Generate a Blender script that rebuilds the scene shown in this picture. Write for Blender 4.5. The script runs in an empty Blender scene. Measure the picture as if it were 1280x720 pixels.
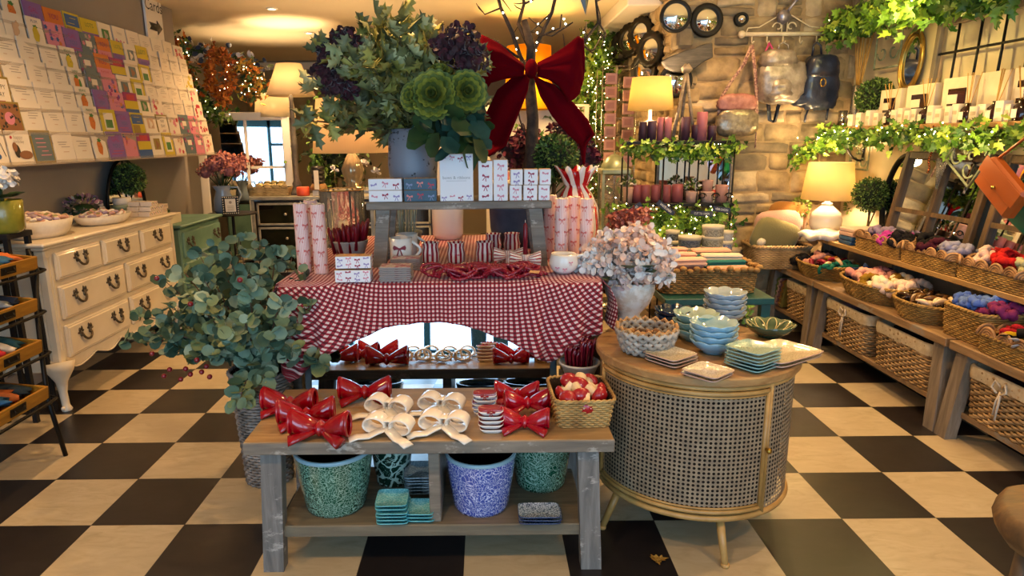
import bpy, math, random
from mathutils import Vector, Matrix, noise as mn
PI=math.pi; TAU=2*PI
R=random.Random(11)
SC=bpy.context.scene
COL=SC.collection
sin,cos=math.sin,math.cos
# ------------------------------------------------------------ camera numbers (also turn a photo point into a place)
F_,PIT,YAW,ROL,CX,CY,EYE=837.,.2192,.0023,-.0102,607.,360.,1.5
_fw=Vector((-sin(YAW)*cos(PIT),cos(YAW)*cos(PIT),-sin(PIT)))
_rt=Vector((cos(YAW),sin(YAW),0)); _up=_rt.cross(_fw)
_r2=cos(ROL)*_rt+sin(ROL)*_up; _u2=-sin(ROL)*_rt+cos(ROL)*_up
def _ray(x,y): return _fw+_r2*((x-CX)/F_)-_u2*((y-CY)/F_)
def az(x,y,z=0.):
    d=_ray(x,y); t=(z-EYE)/d.z; return Vector((d.x*t,d.y*t,z))
def ay(x,y,Y):
    d=_ray(x,y); t=Y/d.y; return Vector((d.x*t,Y,EYE+d.z*t))
def ax(x,y,X):
    d=_ray(x,y); t=X/d.x; return Vector((X,d.y*t,EYE+d.z*t))
# ------------------------------------------------------------ colours and materials
def hx(s):
    s=s.lstrip('#'); c=[int(s[i:i+2],16)/255 for i in (0,2,4)]
    return tuple((v/12.92 if v<=.04045 else ((v+.055)/1.055)**2.4) for v in c)
class NT:
    def __init__(s,name):
        m=bpy.data.materials.new(name); m.use_nodes=True; s.m=m; s.t=m.node_tree; s.n=s.t.nodes; s.l=s.t.links
        s.b=s.n['Principled BSDF']; s.tc=None
    def N(s,typ,**k):
        n=s.n.new(typ)
        for a,v in k.items():
            if a.startswith('i_'):
                key=a[2:]; key=int(key) if key.isdigit() else key.replace('_',' ')
                n.inputs[key].default_value=v
            else: setattr(n,a,v)
        return n
    def L(s,a,b): s.l.new(a,b)
    def co(s,kind='Object'):
        if not s.tc: s.tc=s.N('ShaderNodeTexCoord')
        return s.tc.outputs[kind]
    def mapping(s,scale=(1,1,1),kind='Object',rot=(0,0,0),loc=(0,0,0)):
        mp=s.N('ShaderNodeMapping'); mp.inputs['Scale'].default_value=scale; mp.inputs['Rotation'].default_value=rot; mp.inputs['Location'].default_value=loc
        s.L(s.co(kind),mp.inputs[0]); return mp.outputs[0]
    def noise(s,vec,scale=5,detail=3,rough=.55,out='Fac',dist=0):
        n=s.N('ShaderNodeTexNoise'); n.inputs['Scale'].default_value=scale; n.inputs['Detail'].default_value=detail; n.inputs['Roughness'].default_value=rough; n.inputs['Distortion'].default_value=dist
        s.L(vec,n.inputs['Vector']); return n.outputs[out]
    def ramp(s,fac,stops,interp='LINEAR'):
        r=s.N('ShaderNodeValToRGB'); r.color_ramp.interpolation=interp; e=r.color_ramp.elements
        while len(e)<len(stops): e.new(.5)
        for i,(p,c) in enumerate(stops):
            e[i].position=p; e[i].color=(*(hx(c) if isinstance(c,str) else c),1)
        s.L(fac,r.inputs[0]); return r.outputs[0]
    def mix(s,fac,a,b):
        m=s.N('ShaderNodeMix',data_type='RGBA')
        for k,v in ((0,fac),(6,a),(7,b)):
            if isinstance(v,(int,float)): m.inputs[k].default_value=v
            elif isinstance(v,str): m.inputs[k].default_value=(*hx(v),1)
            elif isinstance(v,tuple): m.inputs[k].default_value=(*v,1)
            else: s.L(v,m.inputs[k])
        return m.outputs[2]
    def math(s,op,a,b=None,c=None):
        m=s.N('ShaderNodeMath',operation=op)
        for k,v in enumerate((a,b,c)):
            if v is None: continue
            if isinstance(v,(int,float)): m.inputs[k].default_value=v
            else: s.L(v,m.inputs[k])
        return m.outputs[0]
    def bump(s,h,strength=.3,dist=.01):
        b=s.N('ShaderNodeBump'); b.inputs['Strength'].default_value=strength; b.inputs['Distance'].default_value=dist
        s.L(h,b.inputs['Height']); s.L(b.outputs[0],s.b.inputs['Normal'])
    def col(s,o): 
        if isinstance(o,(str,tuple)): s.b.inputs['Base Color'].default_value=(*(hx(o) if isinstance(o,str) else o),1)
        else: s.L(o,s.b.inputs['Base Color'])
    def setp(s,rough=.5,metal=0,coat=0,spec=.5,sheen=0):
        s.b.inputs['Roughness'].default_value=rough; s.b.inputs['Metallic'].default_value=metal
        s.b.inputs['Coat Weight'].default_value=coat; s.b.inputs['Specular IOR Level'].default_value=spec
        s.b.inputs['Coat Roughness'].default_value=.05
        if sheen: s.b.inputs['Sheen Weight'].default_value=sheen; s.b.inputs['Sheen Roughness'].default_value=.4
_mc={}
def mat(name,c='#808080',c2=None,sc=12,rough=.5,metal=0,coat=0,bump=0,bsc=60,spec=.5,sheen=0,emit=None,es=1,trans=0,sss=0,alpha=1,lo=.35,hi=.65):
    if name in _mc: return _mc[name]
    k=NT(name); k.setp(rough,metal,coat,spec,sheen)
    if c2: k.col(k.ramp(k.noise(k.co(),sc,4),[(lo,c),(hi,c2)]))
    else: k.col(c)
    if bump: k.bump(k.noise(k.co(),bsc,3),bump,.004)
    if emit: k.b.inputs['Emission Color'].default_value=(*hx(emit),1); k.b.inputs['Emission Strength'].default_value=es
    if trans: k.b.inputs['Transmission Weight'].default_value=trans; k.b.inputs['IOR'].default_value=1.45
    if alpha<1: k.b.inputs['Alpha'].default_value=alpha
    _mc[name]=k.m; return k.m
def wood(name,a,b,c=None,scale=(1.2,18,18),rough=.5,coat=0,bump=.15,worn=None,wsc=3.,wlo=.58):
    if name in _mc: return _mc[name]
    k=NT(name); k.setp(rough,0,coat)
    v=k.mapping(scale); n=k.noise(v,2.2,6,.6,dist=.6)
    col=k.ramp(n,[(.3,a),(.5,c or b),(.7,b)])
    if worn:
        w=k.noise(k.mapping((wsc,wsc*2,wsc*2)),3,8,.7); col=k.mix(k.ramp(w,[(wlo,'#000000'),(wlo+.06,'#ffffff')]),col,worn)
    k.col(col); k.bump(n,bump,.004); _mc[name]=k.m; return k.m
def glass(name,tint=(1,1,1),alpha=.25,rough=.02):
    if name in _mc: return _mc[name]
    k=NT(name); k.setp(rough,0); k.col(tint); k.b.inputs['Transmission Weight'].default_value=1-alpha*.3; k.b.inputs['IOR'].default_value=1.2
    _mc[name]=k.m; return k.m
def shade_mat(name,c,es,trans='#ffe0a8'):
    # lamp shade: pleated cloth that lets the bulb shine through
    k=NT(name); k.setp(.9); k.col(c)
    n=k.N('ShaderNodeTexWave',wave_type='BANDS',bands_direction='X'); n.inputs['Scale'].default_value=30
    k.L(k.co('UV'),n.inputs[0])
    k.bump(n.outputs['Fac'],.2,.004)
    tr=k.N('ShaderNodeBsdfTranslucent'); tr.inputs[0].default_value=(*hx(trans),1)
    mx=k.N('ShaderNodeMixShader'); mx.inputs[0].default_value=es
    o=k.n['Material Output']; k.L(k.b.outputs[0],mx.inputs[1]); k.L(tr.outputs[0],mx.inputs[2]); k.L(mx.outputs[0],o.inputs[0])
    return k.m
# ------------------------------------------------------------ mesh builder
def T(x=0,y=0,z=0,rx=0,ry=0,rz=0,s=1):
    m=Matrix.Translation((x,y,z))
    if rz: m=m@Matrix.Rotation(rz,4,'Z')
    if ry: m=m@Matrix.Rotation(ry,4,'Y')
    if rx: m=m@Matrix.Rotation(rx,4,'X')
    if s!=1: m=m@(Matrix.Scale(s,4) if isinstance(s,(int,float)) else Matrix.Diagonal((*s,1)))
    return m
class MB:
    def __init__(s): s.v=[];s.f=[];s.mi=[];s.sm=[];s.uv=[];s.M=None
    def add(s,vs,fs,mi=0,smooth=True,uv=None):
        o=len(s.v)
        if s.M is not None: M=s.M; s.v.extend([tuple(M@Vector(p)) for p in vs])
        else: s.v.extend([tuple(p) for p in vs])
        s.uv.extend(uv if uv else [(p[0],p[1]) for p in vs])
        for i,f in enumerate(fs):
            s.f.append([o+a for a in f]); s.mi.append(mi[i] if isinstance(mi,list) else mi); s.sm.append(smooth)
        return s
    def box(s,cx,cy,cz,sx,sy,sz,mi=0,rz=0,bev=0,M=None):
        a,b,c=sx/2,sy/2,sz/2
        q=(T(cx,cy,cz,rz=rz) if rz else Matrix.Translation((cx,cy,cz)))
        if M is not None: q=M@q
        if bev<=0:
            vs=[(x,y,z) for x in(-a,a) for y in(-b,b) for z in(-c,c)]
            fs=[(0,1,3,2),(4,6,7,5),(0,4,5,1),(2,3,7,6),(0,2,6,4),(1,5,7,3)]
        else:
            e=min(bev,a*.9,b*.9,c*.9); vs=[];ix={}
            for x in(-1,1):
                for y in(-1,1):
                    for z in(-1,1):
                        for k in range(3):
                            p=[x*(a-e),y*(b-e),z*(c-e)]; p[k]=(x*a,y*b,z*c)[k]
                            ix[x,y,z,k]=len(vs); vs.append(tuple(p))
            fs=[]
            def face(l):
                p=[Vector(vs[i]) for i in l]; n=(p[1]-p[0]).cross(p[2]-p[0]); ce=sum(p,Vector())/len(p)
                fs.append(tuple(l) if n.dot(ce)>0 else tuple(reversed(l)))
            for k in range(3):
                u,w=[i for i in range(3) if i!=k]
                for sg in(-1,1):
                    l=[]
                    for (p_,q_) in((-1,-1),(1,-1),(1,1),(-1,1)):
                        t=[0,0,0];t[k]=sg;t[u]=p_;t[w]=q_; l.append(ix[t[0],t[1],t[2],k])
                    face(l)
                for p_ in(-1,1):
                    for q_ in(-1,1):
                        t0=[0,0,0];t0[u]=p_;t0[w]=q_;t1=list(t0);t0[k]=-1;t1[k]=1
                        face([ix[(*t0,u)],ix[(*t1,u)],ix[(*t1,w)],ix[(*t0,w)]])
            for x in(-1,1):
                for y in(-1,1):
                    for z in(-1,1): face([ix[x,y,z,0],ix[x,y,z,1],ix[x,y,z,2]])
        s.add([tuple(q@Vector(p)) for p in vs],fs,mi,False); return s
    def lathe(s,prof,n=24,cx=0,cy=0,cz=0,mi=0,fn=None,smooth=True,sx=1,sy=1,a0=0,a1=TAU,ub=1):
        full=abs(a1-a0-TAU)<1e-6; vs=[];uv=[];m=len(prof)
        for i in range(n+1):
            a=a0+(a1-a0)*i/n
            for j,(r,z) in enumerate(prof):
                k=fn(a,j/(m-1) if m>1 else 0,z) if fn else 1
                if isinstance(k,tuple): k,dz=k
                else: dz=0
                vs.append((cx+r*k*cos(a)*sx,cy+r*k*sin(a)*sy,cz+z+dz)); uv.append((ub*i/n,j/(m-1)))
        fs=[(i*m+j,(i+1)*m+j,(i+1)*m+j+1,i*m+j+1) for i in range(n) for j in range(m-1)]
        mm=[mi[j] for i in range(n) for j in range(m-1)] if isinstance(mi,(list,tuple)) else mi
        s.add(vs,fs,mm if not isinstance(mm,tuple) else list(mm),smooth,uv); return s
    def tube(s,pts,r=.01,n=6,mi=0,closed=False,flat=1,caps=True):
        P=[Vector(p) for p in pts]; N=len(P)
        if N<2: return s
        vs=[];up=Vector((0,0,1)); prev=None
        for i,p in enumerate(P):
            if closed: t=P[(i+1)%N]-P[i-1]
            else: t=P[min(i+1,N-1)]-P[max(i-1,0)]
            if t.length<1e-9: t=Vector((0,0,1))
            t.normalize()
            if prev is None:
                b=up if abs(t.z)<.9 else Vector((1,0,0)); x=b.cross(t).normalized()
            else:
                x=prev-t*prev.dot(t)
                x=x.normalized() if x.length>1e-6 else Vector((1,0,0)).cross(t).normalized()
            prev=x; y=t.cross(x); rr=r[i] if isinstance(r,(list,tuple)) else r
            for k in range(n):
                a=TAU*k/n; vs.append(tuple(p+x*(rr*cos(a))+y*(rr*flat*sin(a))))
        fs=[]
        for i in range(N if closed else N-1):
            j=(i+1)%N
            for k in range(n):
                l=(k+1)%n; fs.append((i*n+k,i*n+l,j*n+l,j*n+k))
        if not closed and caps: fs.append(tuple(range(n-1,-1,-1))); fs.append(tuple((N-1)*n+k for k in range(n)))
        uv=[(k/n,i/max(1,N-1)) for i in range(N) for k in range(n)]
        s.add(vs,fs,mi,True,uv); return s
    def ball(s,c,r,nu=12,nv=8,mi=0,fn=None):
        rx,ry,rz=(r,r,r) if isinstance(r,(int,float)) else r; vs=[]
        for j in range(nv+1):
            ph=PI*j/nv
            for i in range(nu):
                a=TAU*i/nu; d=Vector((sin(ph)*cos(a),sin(ph)*sin(a),-cos(ph))); k=fn(d) if fn else 1
                vs.append((c[0]+rx*d.x*k,c[1]+ry*d.y*k,c[2]+rz*d.z*k))
        fs=[(j*nu+i,j*nu+(i+1)%nu,(j+1)*nu+(i+1)%nu,(j+1)*nu+i) for j in range(nv) for i in range(nu)]
        s.add(vs,fs,mi,True); return s
    def prism(s,poly,z0,z1,mi=0,M=None,smooth=False):
        n=len(poly); q=M or Matrix.Identity(4)
        vs=[tuple(q@Vector((x,y,z0))) for x,y in poly]+[tuple(q@Vector((x,y,z1))) for x,y in poly]
        fs=[tuple(range(n-1,-1,-1)),tuple(range(n,2*n))]+[(i,(i+1)%n,n+(i+1)%n,n+i) for i in range(n)]
        s.add(vs,fs,mi,smooth); return s
    def grid(s,fn,nu,nv,mi=0,uvs=(1,1),smooth=True,cu=False):
        vs=[tuple(fn(i/nu,j/nv)) for i in range(nu+1) for j in range(nv+1)]
        uv=[(uvs[0]*i/nu,uvs[1]*j/nv) for i in range(nu+1) for j in range(nv+1)]
        fs=[(i*(nv+1)+j,(i+1)*(nv+1)+j,(i+1)*(nv+1)+j+1,i*(nv+1)+j+1) for i in range(nu) for j in range(nv)]
        s.add(vs,fs,mi,smooth,uv); return s
    def build(s,name,mats,parent=None,loc=None,rot=None,solid=0,sub=0):
        me=bpy.data.meshes.new(name); me.from_pydata(s.v,[],s.f)
        if not isinstance(mats,(list,tuple)): mats=[mats]
        for m in mats: me.materials.append(m)
        me.polygons.foreach_set('material_index',s.mi); me.polygons.foreach_set('use_smooth',s.sm)
        ul=me.uv_layers.new(name='UVMap'); li=[0]*len(me.loops); me.loops.foreach_get('vertex_index',li)
        fl=[]; 
        for i in li: fl.extend(s.uv[i])
        ul.data.foreach_set('uv',fl); me.update()
        o=bpy.data.objects.new(name,me); COL.objects.link(o)
        if parent is not None: o.parent=parent
        if loc is not None: o.location=loc
        if rot is not None: o.rotation_euler=rot if not isinstance(rot,(int,float)) else (0,0,rot)
        if sub: md=o.modifiers.new('sub','SUBSURF'); md.levels=sub; md.render_levels=sub
        if solid: md=o.modifiers.new('sol','SOLIDIFY'); md.thickness=solid; md.offset=0
        return o
def tag(o,label,cat,group=None,kind=None):
    if label: o['label']=label
    if cat: o['category']=cat
    if group: o['group']=group
    if kind: o['kind']=kind
    return o
def thing(name,label,cat,loc=(0,0,0),rz=0,group=None,rot=None):
    o=bpy.data.objects.new(name,None); o.empty_display_size=.05; COL.objects.link(o); o.location=loc
    o.rotation_euler=rot if rot else (0,0,rz)
    return tag(o,label,cat,group)
def struct(name,mb,m): o=mb.build(name,m); o['kind']='structure'; return o
_kids={}
def dup(root,loc,rz=0,label=None,group=None,scale=None,rot=None):
    def cp(o,par):
        c=o.copy(); COL.objects.link(c)
        if par is not None: c.parent=par
        return c
    ch={}
    for o in COL.objects:
        if o.parent: ch.setdefault(o.parent.name,[]).append(o)
    r=cp(root,None); r.location=loc; r.rotation_euler=rot if rot else (0,0,rz)
    if label: r['label']=label
    if group: r['group']=group
    if scale: r.scale=(scale,)*3 if isinstance(scale,(int,float)) else scale
    for a in ch.get(root.name,[]):
        b=cp(a,r)
        for d in ch.get(a.name,[]): cp(d,b)
    return r
_tm={}
def text_geo(txt):
    # outline of a word, 1 unit high, centred
    if txt in _tm: return _tm[txt]
    cu=bpy.data.curves.new('lettering','FONT'); cu.body=txt; cu.size=1; cu.align_x='CENTER'; cu.align_y='CENTER'; cu.extrude=.0; cu.resolution_u=2
    ob=bpy.data.objects.new('lettering',cu); COL.objects.link(ob); dg=bpy.context.evaluated_depsgraph_get()
    me=ob.evaluated_get(dg).to_mesh(); vs=[tuple(v.co) for v in me.vertices]; fs=[tuple(p.vertices) for p in me.polygons]
    ob.evaluated_get(dg).to_mesh_clear(); bpy.data.objects.remove(ob); bpy.data.curves.remove(cu)
    _tm[txt]=(vs,fs); return _tm[txt]
def text(mb,txt,M,size,mi=0,bold=1.0,sx=1):
    vs,fs=text_geo(txt)
    mb.add([tuple(M@Vector((x*size*sx,y*size,0))) for x,y,z in vs],fs,mi,False)
def frameM(o,xdir,up):
    # matrix whose x runs along xdir and y along up
    x=Vector(xdir).normalized(); y=Vector(up); y=(y-x*y.dot(x)).normalized(); z=x.cross(y)
    m=Matrix((( x.x,y.x,z.x,o[0]),(x.y,y.y,z.y,o[1]),(x.z,y.z,z.z,o[2]),(0,0,0,1))); return m
EXPOSURE=0.3; SKY=4.5; SPOT_W=80; MIRROR_TILT=6; LAMP_W=46; GLOW_W=14
# ------------------------------------------------------------ camera
cam_d=bpy.data.cameras.new('camera'); cam=bpy.data.objects.new('camera',cam_d); COL.objects.link(cam)
cam_d.sensor_width=36; cam_d.sensor_fit='HORIZONTAL'; cam_d.lens=F_/1280*36; cam_d.shift_x=(640-CX)/1280; cam_d.clip_start=.05; cam_d.clip_end=200
cm=Matrix((( _r2.x,_u2.x,-_fw.x,0),(_r2.y,_u2.y,-_fw.y,0),(_r2.z,_u2.z,-_fw.z,EYE),(0,0,0,1))); cam.matrix_world=cm
SC.camera=cam
SC.view_settings.view_transform='Standard'; SC.view_settings.look='None'; SC.view_settings.exposure=EXPOSURE; SC.view_settings.gamma=1
SC.cycles.max_bounces=7; SC.cycles.diffuse_bounces=4; SC.cycles.glossy_bounces=4; SC.cycles.transmission_bounces=6; SC.cycles.transparent_max_bounces=8
SC.cycles.sample_clamp_indirect=4; SC.cycles.sample_clamp_direct=0; SC.cycles.caustics_reflective=False; SC.cycles.caustics_refractive=False
SC.cycles.use_denoising=True
# ------------------------------------------------------------ room shell
CEIL=2.7
k=NT('checker_floor'); k.setp(.33,0,.0,.5)
TS=.3765
mp=k.mapping((1/TS,1/TS,1),loc=(1.6/TS+100,-2.418/TS+100,.5)) 
ch=k.N('ShaderNodeTexChecker'); ch.inputs['Scale'].default_value=1; ch.inputs[1].default_value=(1,1,1,1); ch.inputs[2].default_value=(0,0,0,1)
k.L(mp,ch.inputs['Vector'])
n1=k.noise(k.mapping((3,9,1),rot=(0,0,.7)),2.2,7,.65,dist=1.2); n2=k.noise(k.co(),3.1,5)
lt=k.mix(k.ramp(n2,[(.35,'#000000'),(.7,'#ffffff')]),k.ramp(n1,[(.3,'#a39374'),(.5,'#b9aa8c'),(.7,'#c5b79b')]),'#b3a283')
dk=k.ramp(n1,[(.3,'#1c191a'),(.7,'#262122')])
# thin joints between the tiles
sx=k.N('ShaderNodeSeparateXYZ'); k.L(mp,sx.inputs[0])
def edge(o):
    f=k.math('FRACT',o); f=k.math('ABSOLUTE',k.math('SUBTRACT',f,.5)); return k.math('GREATER_THAN',f,.4965)
jt=k.math('MAXIMUM',edge(sx.outputs[0]),edge(sx.outputs[1]))
c0=k.mix(ch.outputs['Fac'],dk,lt); k.col(k.mix(jt,c0,'#2a221c'))
k.L(k.ramp(n2,[(.3,(.28,)*3),(.7,(.42,)*3)]),k.b.inputs['Roughness']); k.bump(n1,.05,.003)
M_floor=k.m
M_wall=mat('grey_plaster','#8d867f','#948d85',2.,.9,bump=.1,bsc=30)
M_ceil=mat('ceiling_paint','#ddd0b2','#e2d6ba',1.5,.9)
M_cream=mat('cream_plaster','#cdbd9c','#d6c8aa',3,.9,bump=.15,bsc=25)
M_white=mat('white_trim_paint','#e6e0d4',rough=.5)
Y0,Y1=-2.6,10.8
WL=-2.9; YL=ax(233,190,WL).y
struct('floor',MB().box(0,(Y0+Y1)/2,-.05,8.4,Y1-Y0+.4,.1),M_floor)
struct('ceiling',MB().box(0,(Y0+Y1)/2,CEIL+.05,8.4,Y1-Y0+.4,.1),M_ceil)
struct('wall_left',MB().box(WL-.4,(Y0+YL)/2,CEIL/2,.8,YL-Y0,CEIL),M_wall)
struct('wall_left_far',MB().box(-3.8,(YL+Y1)/2,CEIL/2,.2,Y1-YL,CEIL),M_wall)
struct('wall_back',MB().box(-1,Y1+.1,CEIL/2,5.8,.2,CEIL),mat('back_paint','#8f8572',rough=.9))
struct('trim_back',MB().box(-1,Y1-.03,CEIL-.08,5.5,.06,.1),M_white)
WRX=2.86; YS=5.42; XS=1.5
struct('wall_right',MB().box(WRX+.1,(Y0+YS)/2,CEIL/2,.2,YS-Y0,CEIL),M_cream)
# stone walls: each stone a domed patch bedded in mortar
def stone_wall(name,M,W,Hh,seed):
    r=random.Random(seed); mb=MB(); mb.M=M
    mb.box(W/2,-.05,Hh/2,W,.1,Hh,0)
    z=0
    while z<Hh-.03:
        h=r.uniform(.08,.2); h=min(h,Hh-z); x=-r.uniform(0,.2)
        while x<W:
            w=r.uniform(.13,.46); x0,x1=max(0,x)+.007,min(W,x+w)-.007; x+=w
            if x1-x0<.05: continue
            subs=[(z+.006,z+h-.006)] if h<.12 or r.random()<.75 else [(z+.006,z+h*.5-.005),(z+h*.5+.005,z+h-.006)]
            for a,b in subs:
                d=r.uniform(.012,.034); sd=r.random()*50; tilt=r.uniform(-.012,.012)
                def fn(u,v,x0=x0,x1=x1,a=a,b=b,d=d,sd=sd,tilt=tilt):
                    X=x0+(x1-x0)*u; Z=a+(b-a)*v
                    e=(1-abs(2*u-1)**10)*(1-abs(2*v-1)**8)
                    nn=mn.noise(Vector((X*9+sd,Z*13,sd)))
                    jx=.012*mn.noise(Vector((Z*20,sd,0))); jz=.014*mn.noise(Vector((X*9,sd,5)))
                    return (X+jx,d*e+nn*.02*e+tilt*(u-.5),Z+jz)
                mb.grid(fn,9,6,r.choice([1,1,2,3]))
        z+=h
    ms=[mat('lime_mortar','#9c8462','#ad9570',20,.95,bump=.6,bsc=80)]
    for i,(a,b) in enumerate((('#7d6a4e','#b39c76'),('#94826a','#cbb795'),('#6b5f4f','#94846a'))):
        ms.append(mat('stone_%s'%'abc'[i],a,b,7,.9,bump=1,bsc=38))
    return struct(name,mb,ms)
stone_wall('wall_stone_end',T(WRX,YS,0,rz=PI),WRX-XS+.0,CEIL,3)
stone_wall('wall_stone_side',T(XS,YS,0,rz=PI/2),Y1-YS,CEIL,4)
mb=MB(); r=random.Random(9); z=0
while z<CEIL-.02:
    h=min(r.uniform(.1,.17),CEIL-z); a,b=r.uniform(.12,.26),r.uniform(.12,.26); mb.box(XS+a/2-.035,YS+b/2-.035,z+h/2,a,b,h-.012,r.randrange(3),bev=.02); z+=h
struct('wall_stone_quoins',mb,[_mc['stone_a'],_mc['stone_b'],_mc['stone_c']])
# the stone return is solid
struct('wall_stone_core',MB().box((XS+WRX)/2+.1,(YS+Y1)/2+.001,CEIL/2,WRX-XS+.198,Y1-YS-.0,CEIL),M_wall)
struct('beam',MB().box(XS-.15,(6.0+Y1)/2,CEIL-.06,.3,Y1-6.0,.12,bev=.01),M_white)
struct('baseboard_left',MB().box(WL+.01,(Y0+YL)/2,.06,.02,YL-Y0,.12),M_white)
struct('baseboard_right',MB().box(WRX-.01,(Y0+YS)/2,.06,.02,YS-Y0,.12),M_white)
# shop front behind the camera: three tall windows and a glazed door in a painted frame
fr=mat('shopfront_paint','#2f6f8a',rough=.4)
mb=MB(); WX0,WX1=-3.2,3.2
mb.box(0,Y0-.05,.03,6.4,.12,.06); mb.box(0,Y0-.05,CEIL-.1,6.4,.12,.2)
for x in (-3.1,-1.7,-.75,.95,2.95): mb.box(x,Y0-.05,CEIL/2,.08,.12,CEIL)
mb.box(.1,Y0-.05,2.05,1.7,.1,.07)
struct('wall_front',mb,fr)
# ------------------------------------------------------------ daylight and lamps
w=bpy.data.worlds.new('sky'); SC.world=w; w.use_nodes=True
bg=w.node_tree.nodes['Background']; bg.inputs[0].default_value=(*hx('#b4dcff'),1); bg.inputs[1].default_value=SKY
ld=bpy.data.lights.new('window_portal','AREA'); ld.shape='RECTANGLE'; ld.size=6.1; ld.size_y=2.2; ld.cycles.is_portal=True
lo=bpy.data.objects.new('window_portal',ld); COL.objects.link(lo); lo.location=(0,Y0-.12,1.4); lo.rotation_euler=(PI/2,0,0)
def lamp(kind,loc,power,color='#ffd29a',size=.05,rot=None,angle=None,blend=.5,name='lamp_light'):
    l=bpy.data.lights.new(name,kind); l.energy=power; l.color=hx(color)
    if kind in('POINT','SPOT'): l.shadow_soft_size=size
    if kind=='SPOT': l.spot_size=angle or 2.2; l.spot_blend=blend
    o=bpy.data.objects.new(name,l); COL.objects.link(o); o.location=loc
    if rot: o.rotation_euler=rot
    return o
# recessed ceiling spots
m_em=mat('spot_glow','#ffffff',emit='#ffe2b0',es=25)
m_rim=mat('white_metal_rim','#e8e4da',rough=.3)
p1=az(340,12,CEIL-.01); p2=az(386,42,CEIL-.01)
spots=[(p1.x,p1.y,1,'over the greeting cards'),(p2.x,p2.y,1,'farther along, above the wreaths')]
spots+=[(-2.0,3.3,0,''),(-2.0,1.0,0,''),(-.4,3.4,0,''),(-.5,.9,0,''),(1.0,3.9,0,''),(1.9,2.6,0,''),(2.0,.8,0,''),(1.8,4.6,0,''),(-.3,6.4,0,''),(.8,7.5,0,''),(-1.0,9.2,0,'')]
proto=None
for i,(x,y,vis,w_) in enumerate(spots):
    if vis:
        lb='small round recessed ceiling spotlight '+w_
        if proto is None:
            proto=thing('ceiling_spotlight',lb,'spotlight',(x,y,CEIL),group='recessed ceiling spotlights')
            MB().lathe([(.055,0),(.055,-.006),(.04,-.012),(.038,0)],24).build('rim',m_rim,proto)
            MB().lathe([(0,-.004),(.037,-.004)],20).build('bulb',m_em,proto)
        else: dup(proto,(x,y,CEIL),0,lb)
    lamp('SPOT',(x,y,CEIL-.03),SPOT_W*(1.0 if y>2 else .8),'#ffc888',.04,(0,0,0),2.4,.9,'spot_light')
# ------------------------------------------------------------ shared shapes
def sq(p=6): return lambda a,t,z: 1/((abs(cos(a))**p+abs(sin(a))**p)**(1/p))
def ring_between(mb,st,n=10,mi=0,caps=True,uv=1):
    # st: list of (pointA, pointB, thickness vector); an oval ring through A and B at each station
    vs=[];uvs=[]
    for j,(a,b,t) in enumerate(st):
        a=Vector(a);b=Vector(b);t=Vector(t);c=(a+b)/2;h=(a-b)/2
        for k in range(n):
            an=TAU*k/n; vs.append(c+h*cos(an)+t*sin(an)); uvs.append((k/n,j))
    fs=[]
    for j in range(len(st)-1):
        for k in range(n): l=(k+1)%n; fs.append((j*n+k,j*n+l,(j+1)*n+l,(j+1)*n+k))
    if caps: fs.append(tuple(range(n-1,-1,-1))); fs.append(tuple((len(st)-1)*n+k for k in range(n)))
    mb.add(vs,fs,mi,True,uvs)
def ribbon(mb,pts,wd,w,th,mi=0,closed=False):
    # flat ribbon following pts, wide along wd
    P=[Vector(p) for p in pts]; wd=Vector(wd).normalized(); vs=[];N=len(P)
    ws=w if isinstance(w,(list,tuple)) else [w]*N
    for i,p in enumerate(P):
        t=(P[(i+1)%N]-P[i-1]) if closed else (P[min(i+1,N-1)]-P[max(i-1,0)])
        n=t.cross(wd); n=n.normalized() if n.length>1e-7 else Vector((0,0,1)); a=wd*(ws[i]/2); b=n*(th/2)
        vs+= [p-a-b*.4,p-a*.8-b,p+a*.8-b,p+a-b*.4,p+a+b*.4,p+a*.8+b,p-a*.8+b,p-a+b*.4]
    fs=[]
    for i in range(N if closed else N-1):
        j=(i+1)%N
        for k in range(8): l=(k+1)%8; fs.append((i*8+k,i*8+l,j*8+l,j*8+k))
    if not closed: fs.append(tuple(range(7,-1,-1))); fs.append(tuple((N-1)*8+k for k in range(8)))
    mb.add(vs,fs,mi,True)
def bow2d(mb,M,s,mi=0,tails=True):
    # a little printed bow
    for sg in(-1,1):
        loop=[(0,.06),(.2,.2),(.42,.3),(.5,.1),(.42,-.08),(.2,-.02),(0,-.06)]
        pts=[(x*sg*s,y*s) for x,y in loop]; mb.add([tuple(M@Vector((x,y,0))) for x,y in pts],[tuple(range(len(pts)))],mi,False)
        if tails:
            pts=[(x*sg*s,y*s) for x,y in [(0,0),(.1,-.05),(.2,-.35),(.3,-.6),(.16,-.55),(.08,-.3)]]
            mb.add([tuple(M@Vector((x,y,0))) for x,y in pts],[tuple(range(len(pts)))],mi,False)
    pts=[(-.08*s,-.08*s),(.08*s,-.08*s),(.08*s,.1*s),(-.08*s,.1*s)]; mb.add([tuple(M@Vector((x,y,.0004))) for x,y in pts],[(0,1,2,3)],mi,False)
def disc2d(mb,M,rx,ry,mi=0,n=12,z=0,fn=None):
    pts=[(rx*cos(TAU*i/n)*(fn(TAU*i/n) if fn else 1),ry*sin(TAU*i/n)*(fn(TAU*i/n) if fn else 1)) for i in range(n)]
    mb.add([tuple(M@Vector((x,y,z))) for x,y in pts],[tuple(range(n))],mi,False)
def rect2d(mb,M,x0,y0,x1,y1,mi=0,z=0):
    mb.add([tuple(M@Vector(p)) for p in((x0,y0,z),(x1,y0,z),(x1,y1,z),(x0,y1,z))],[(0,1,2,3)],mi,False)
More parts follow.
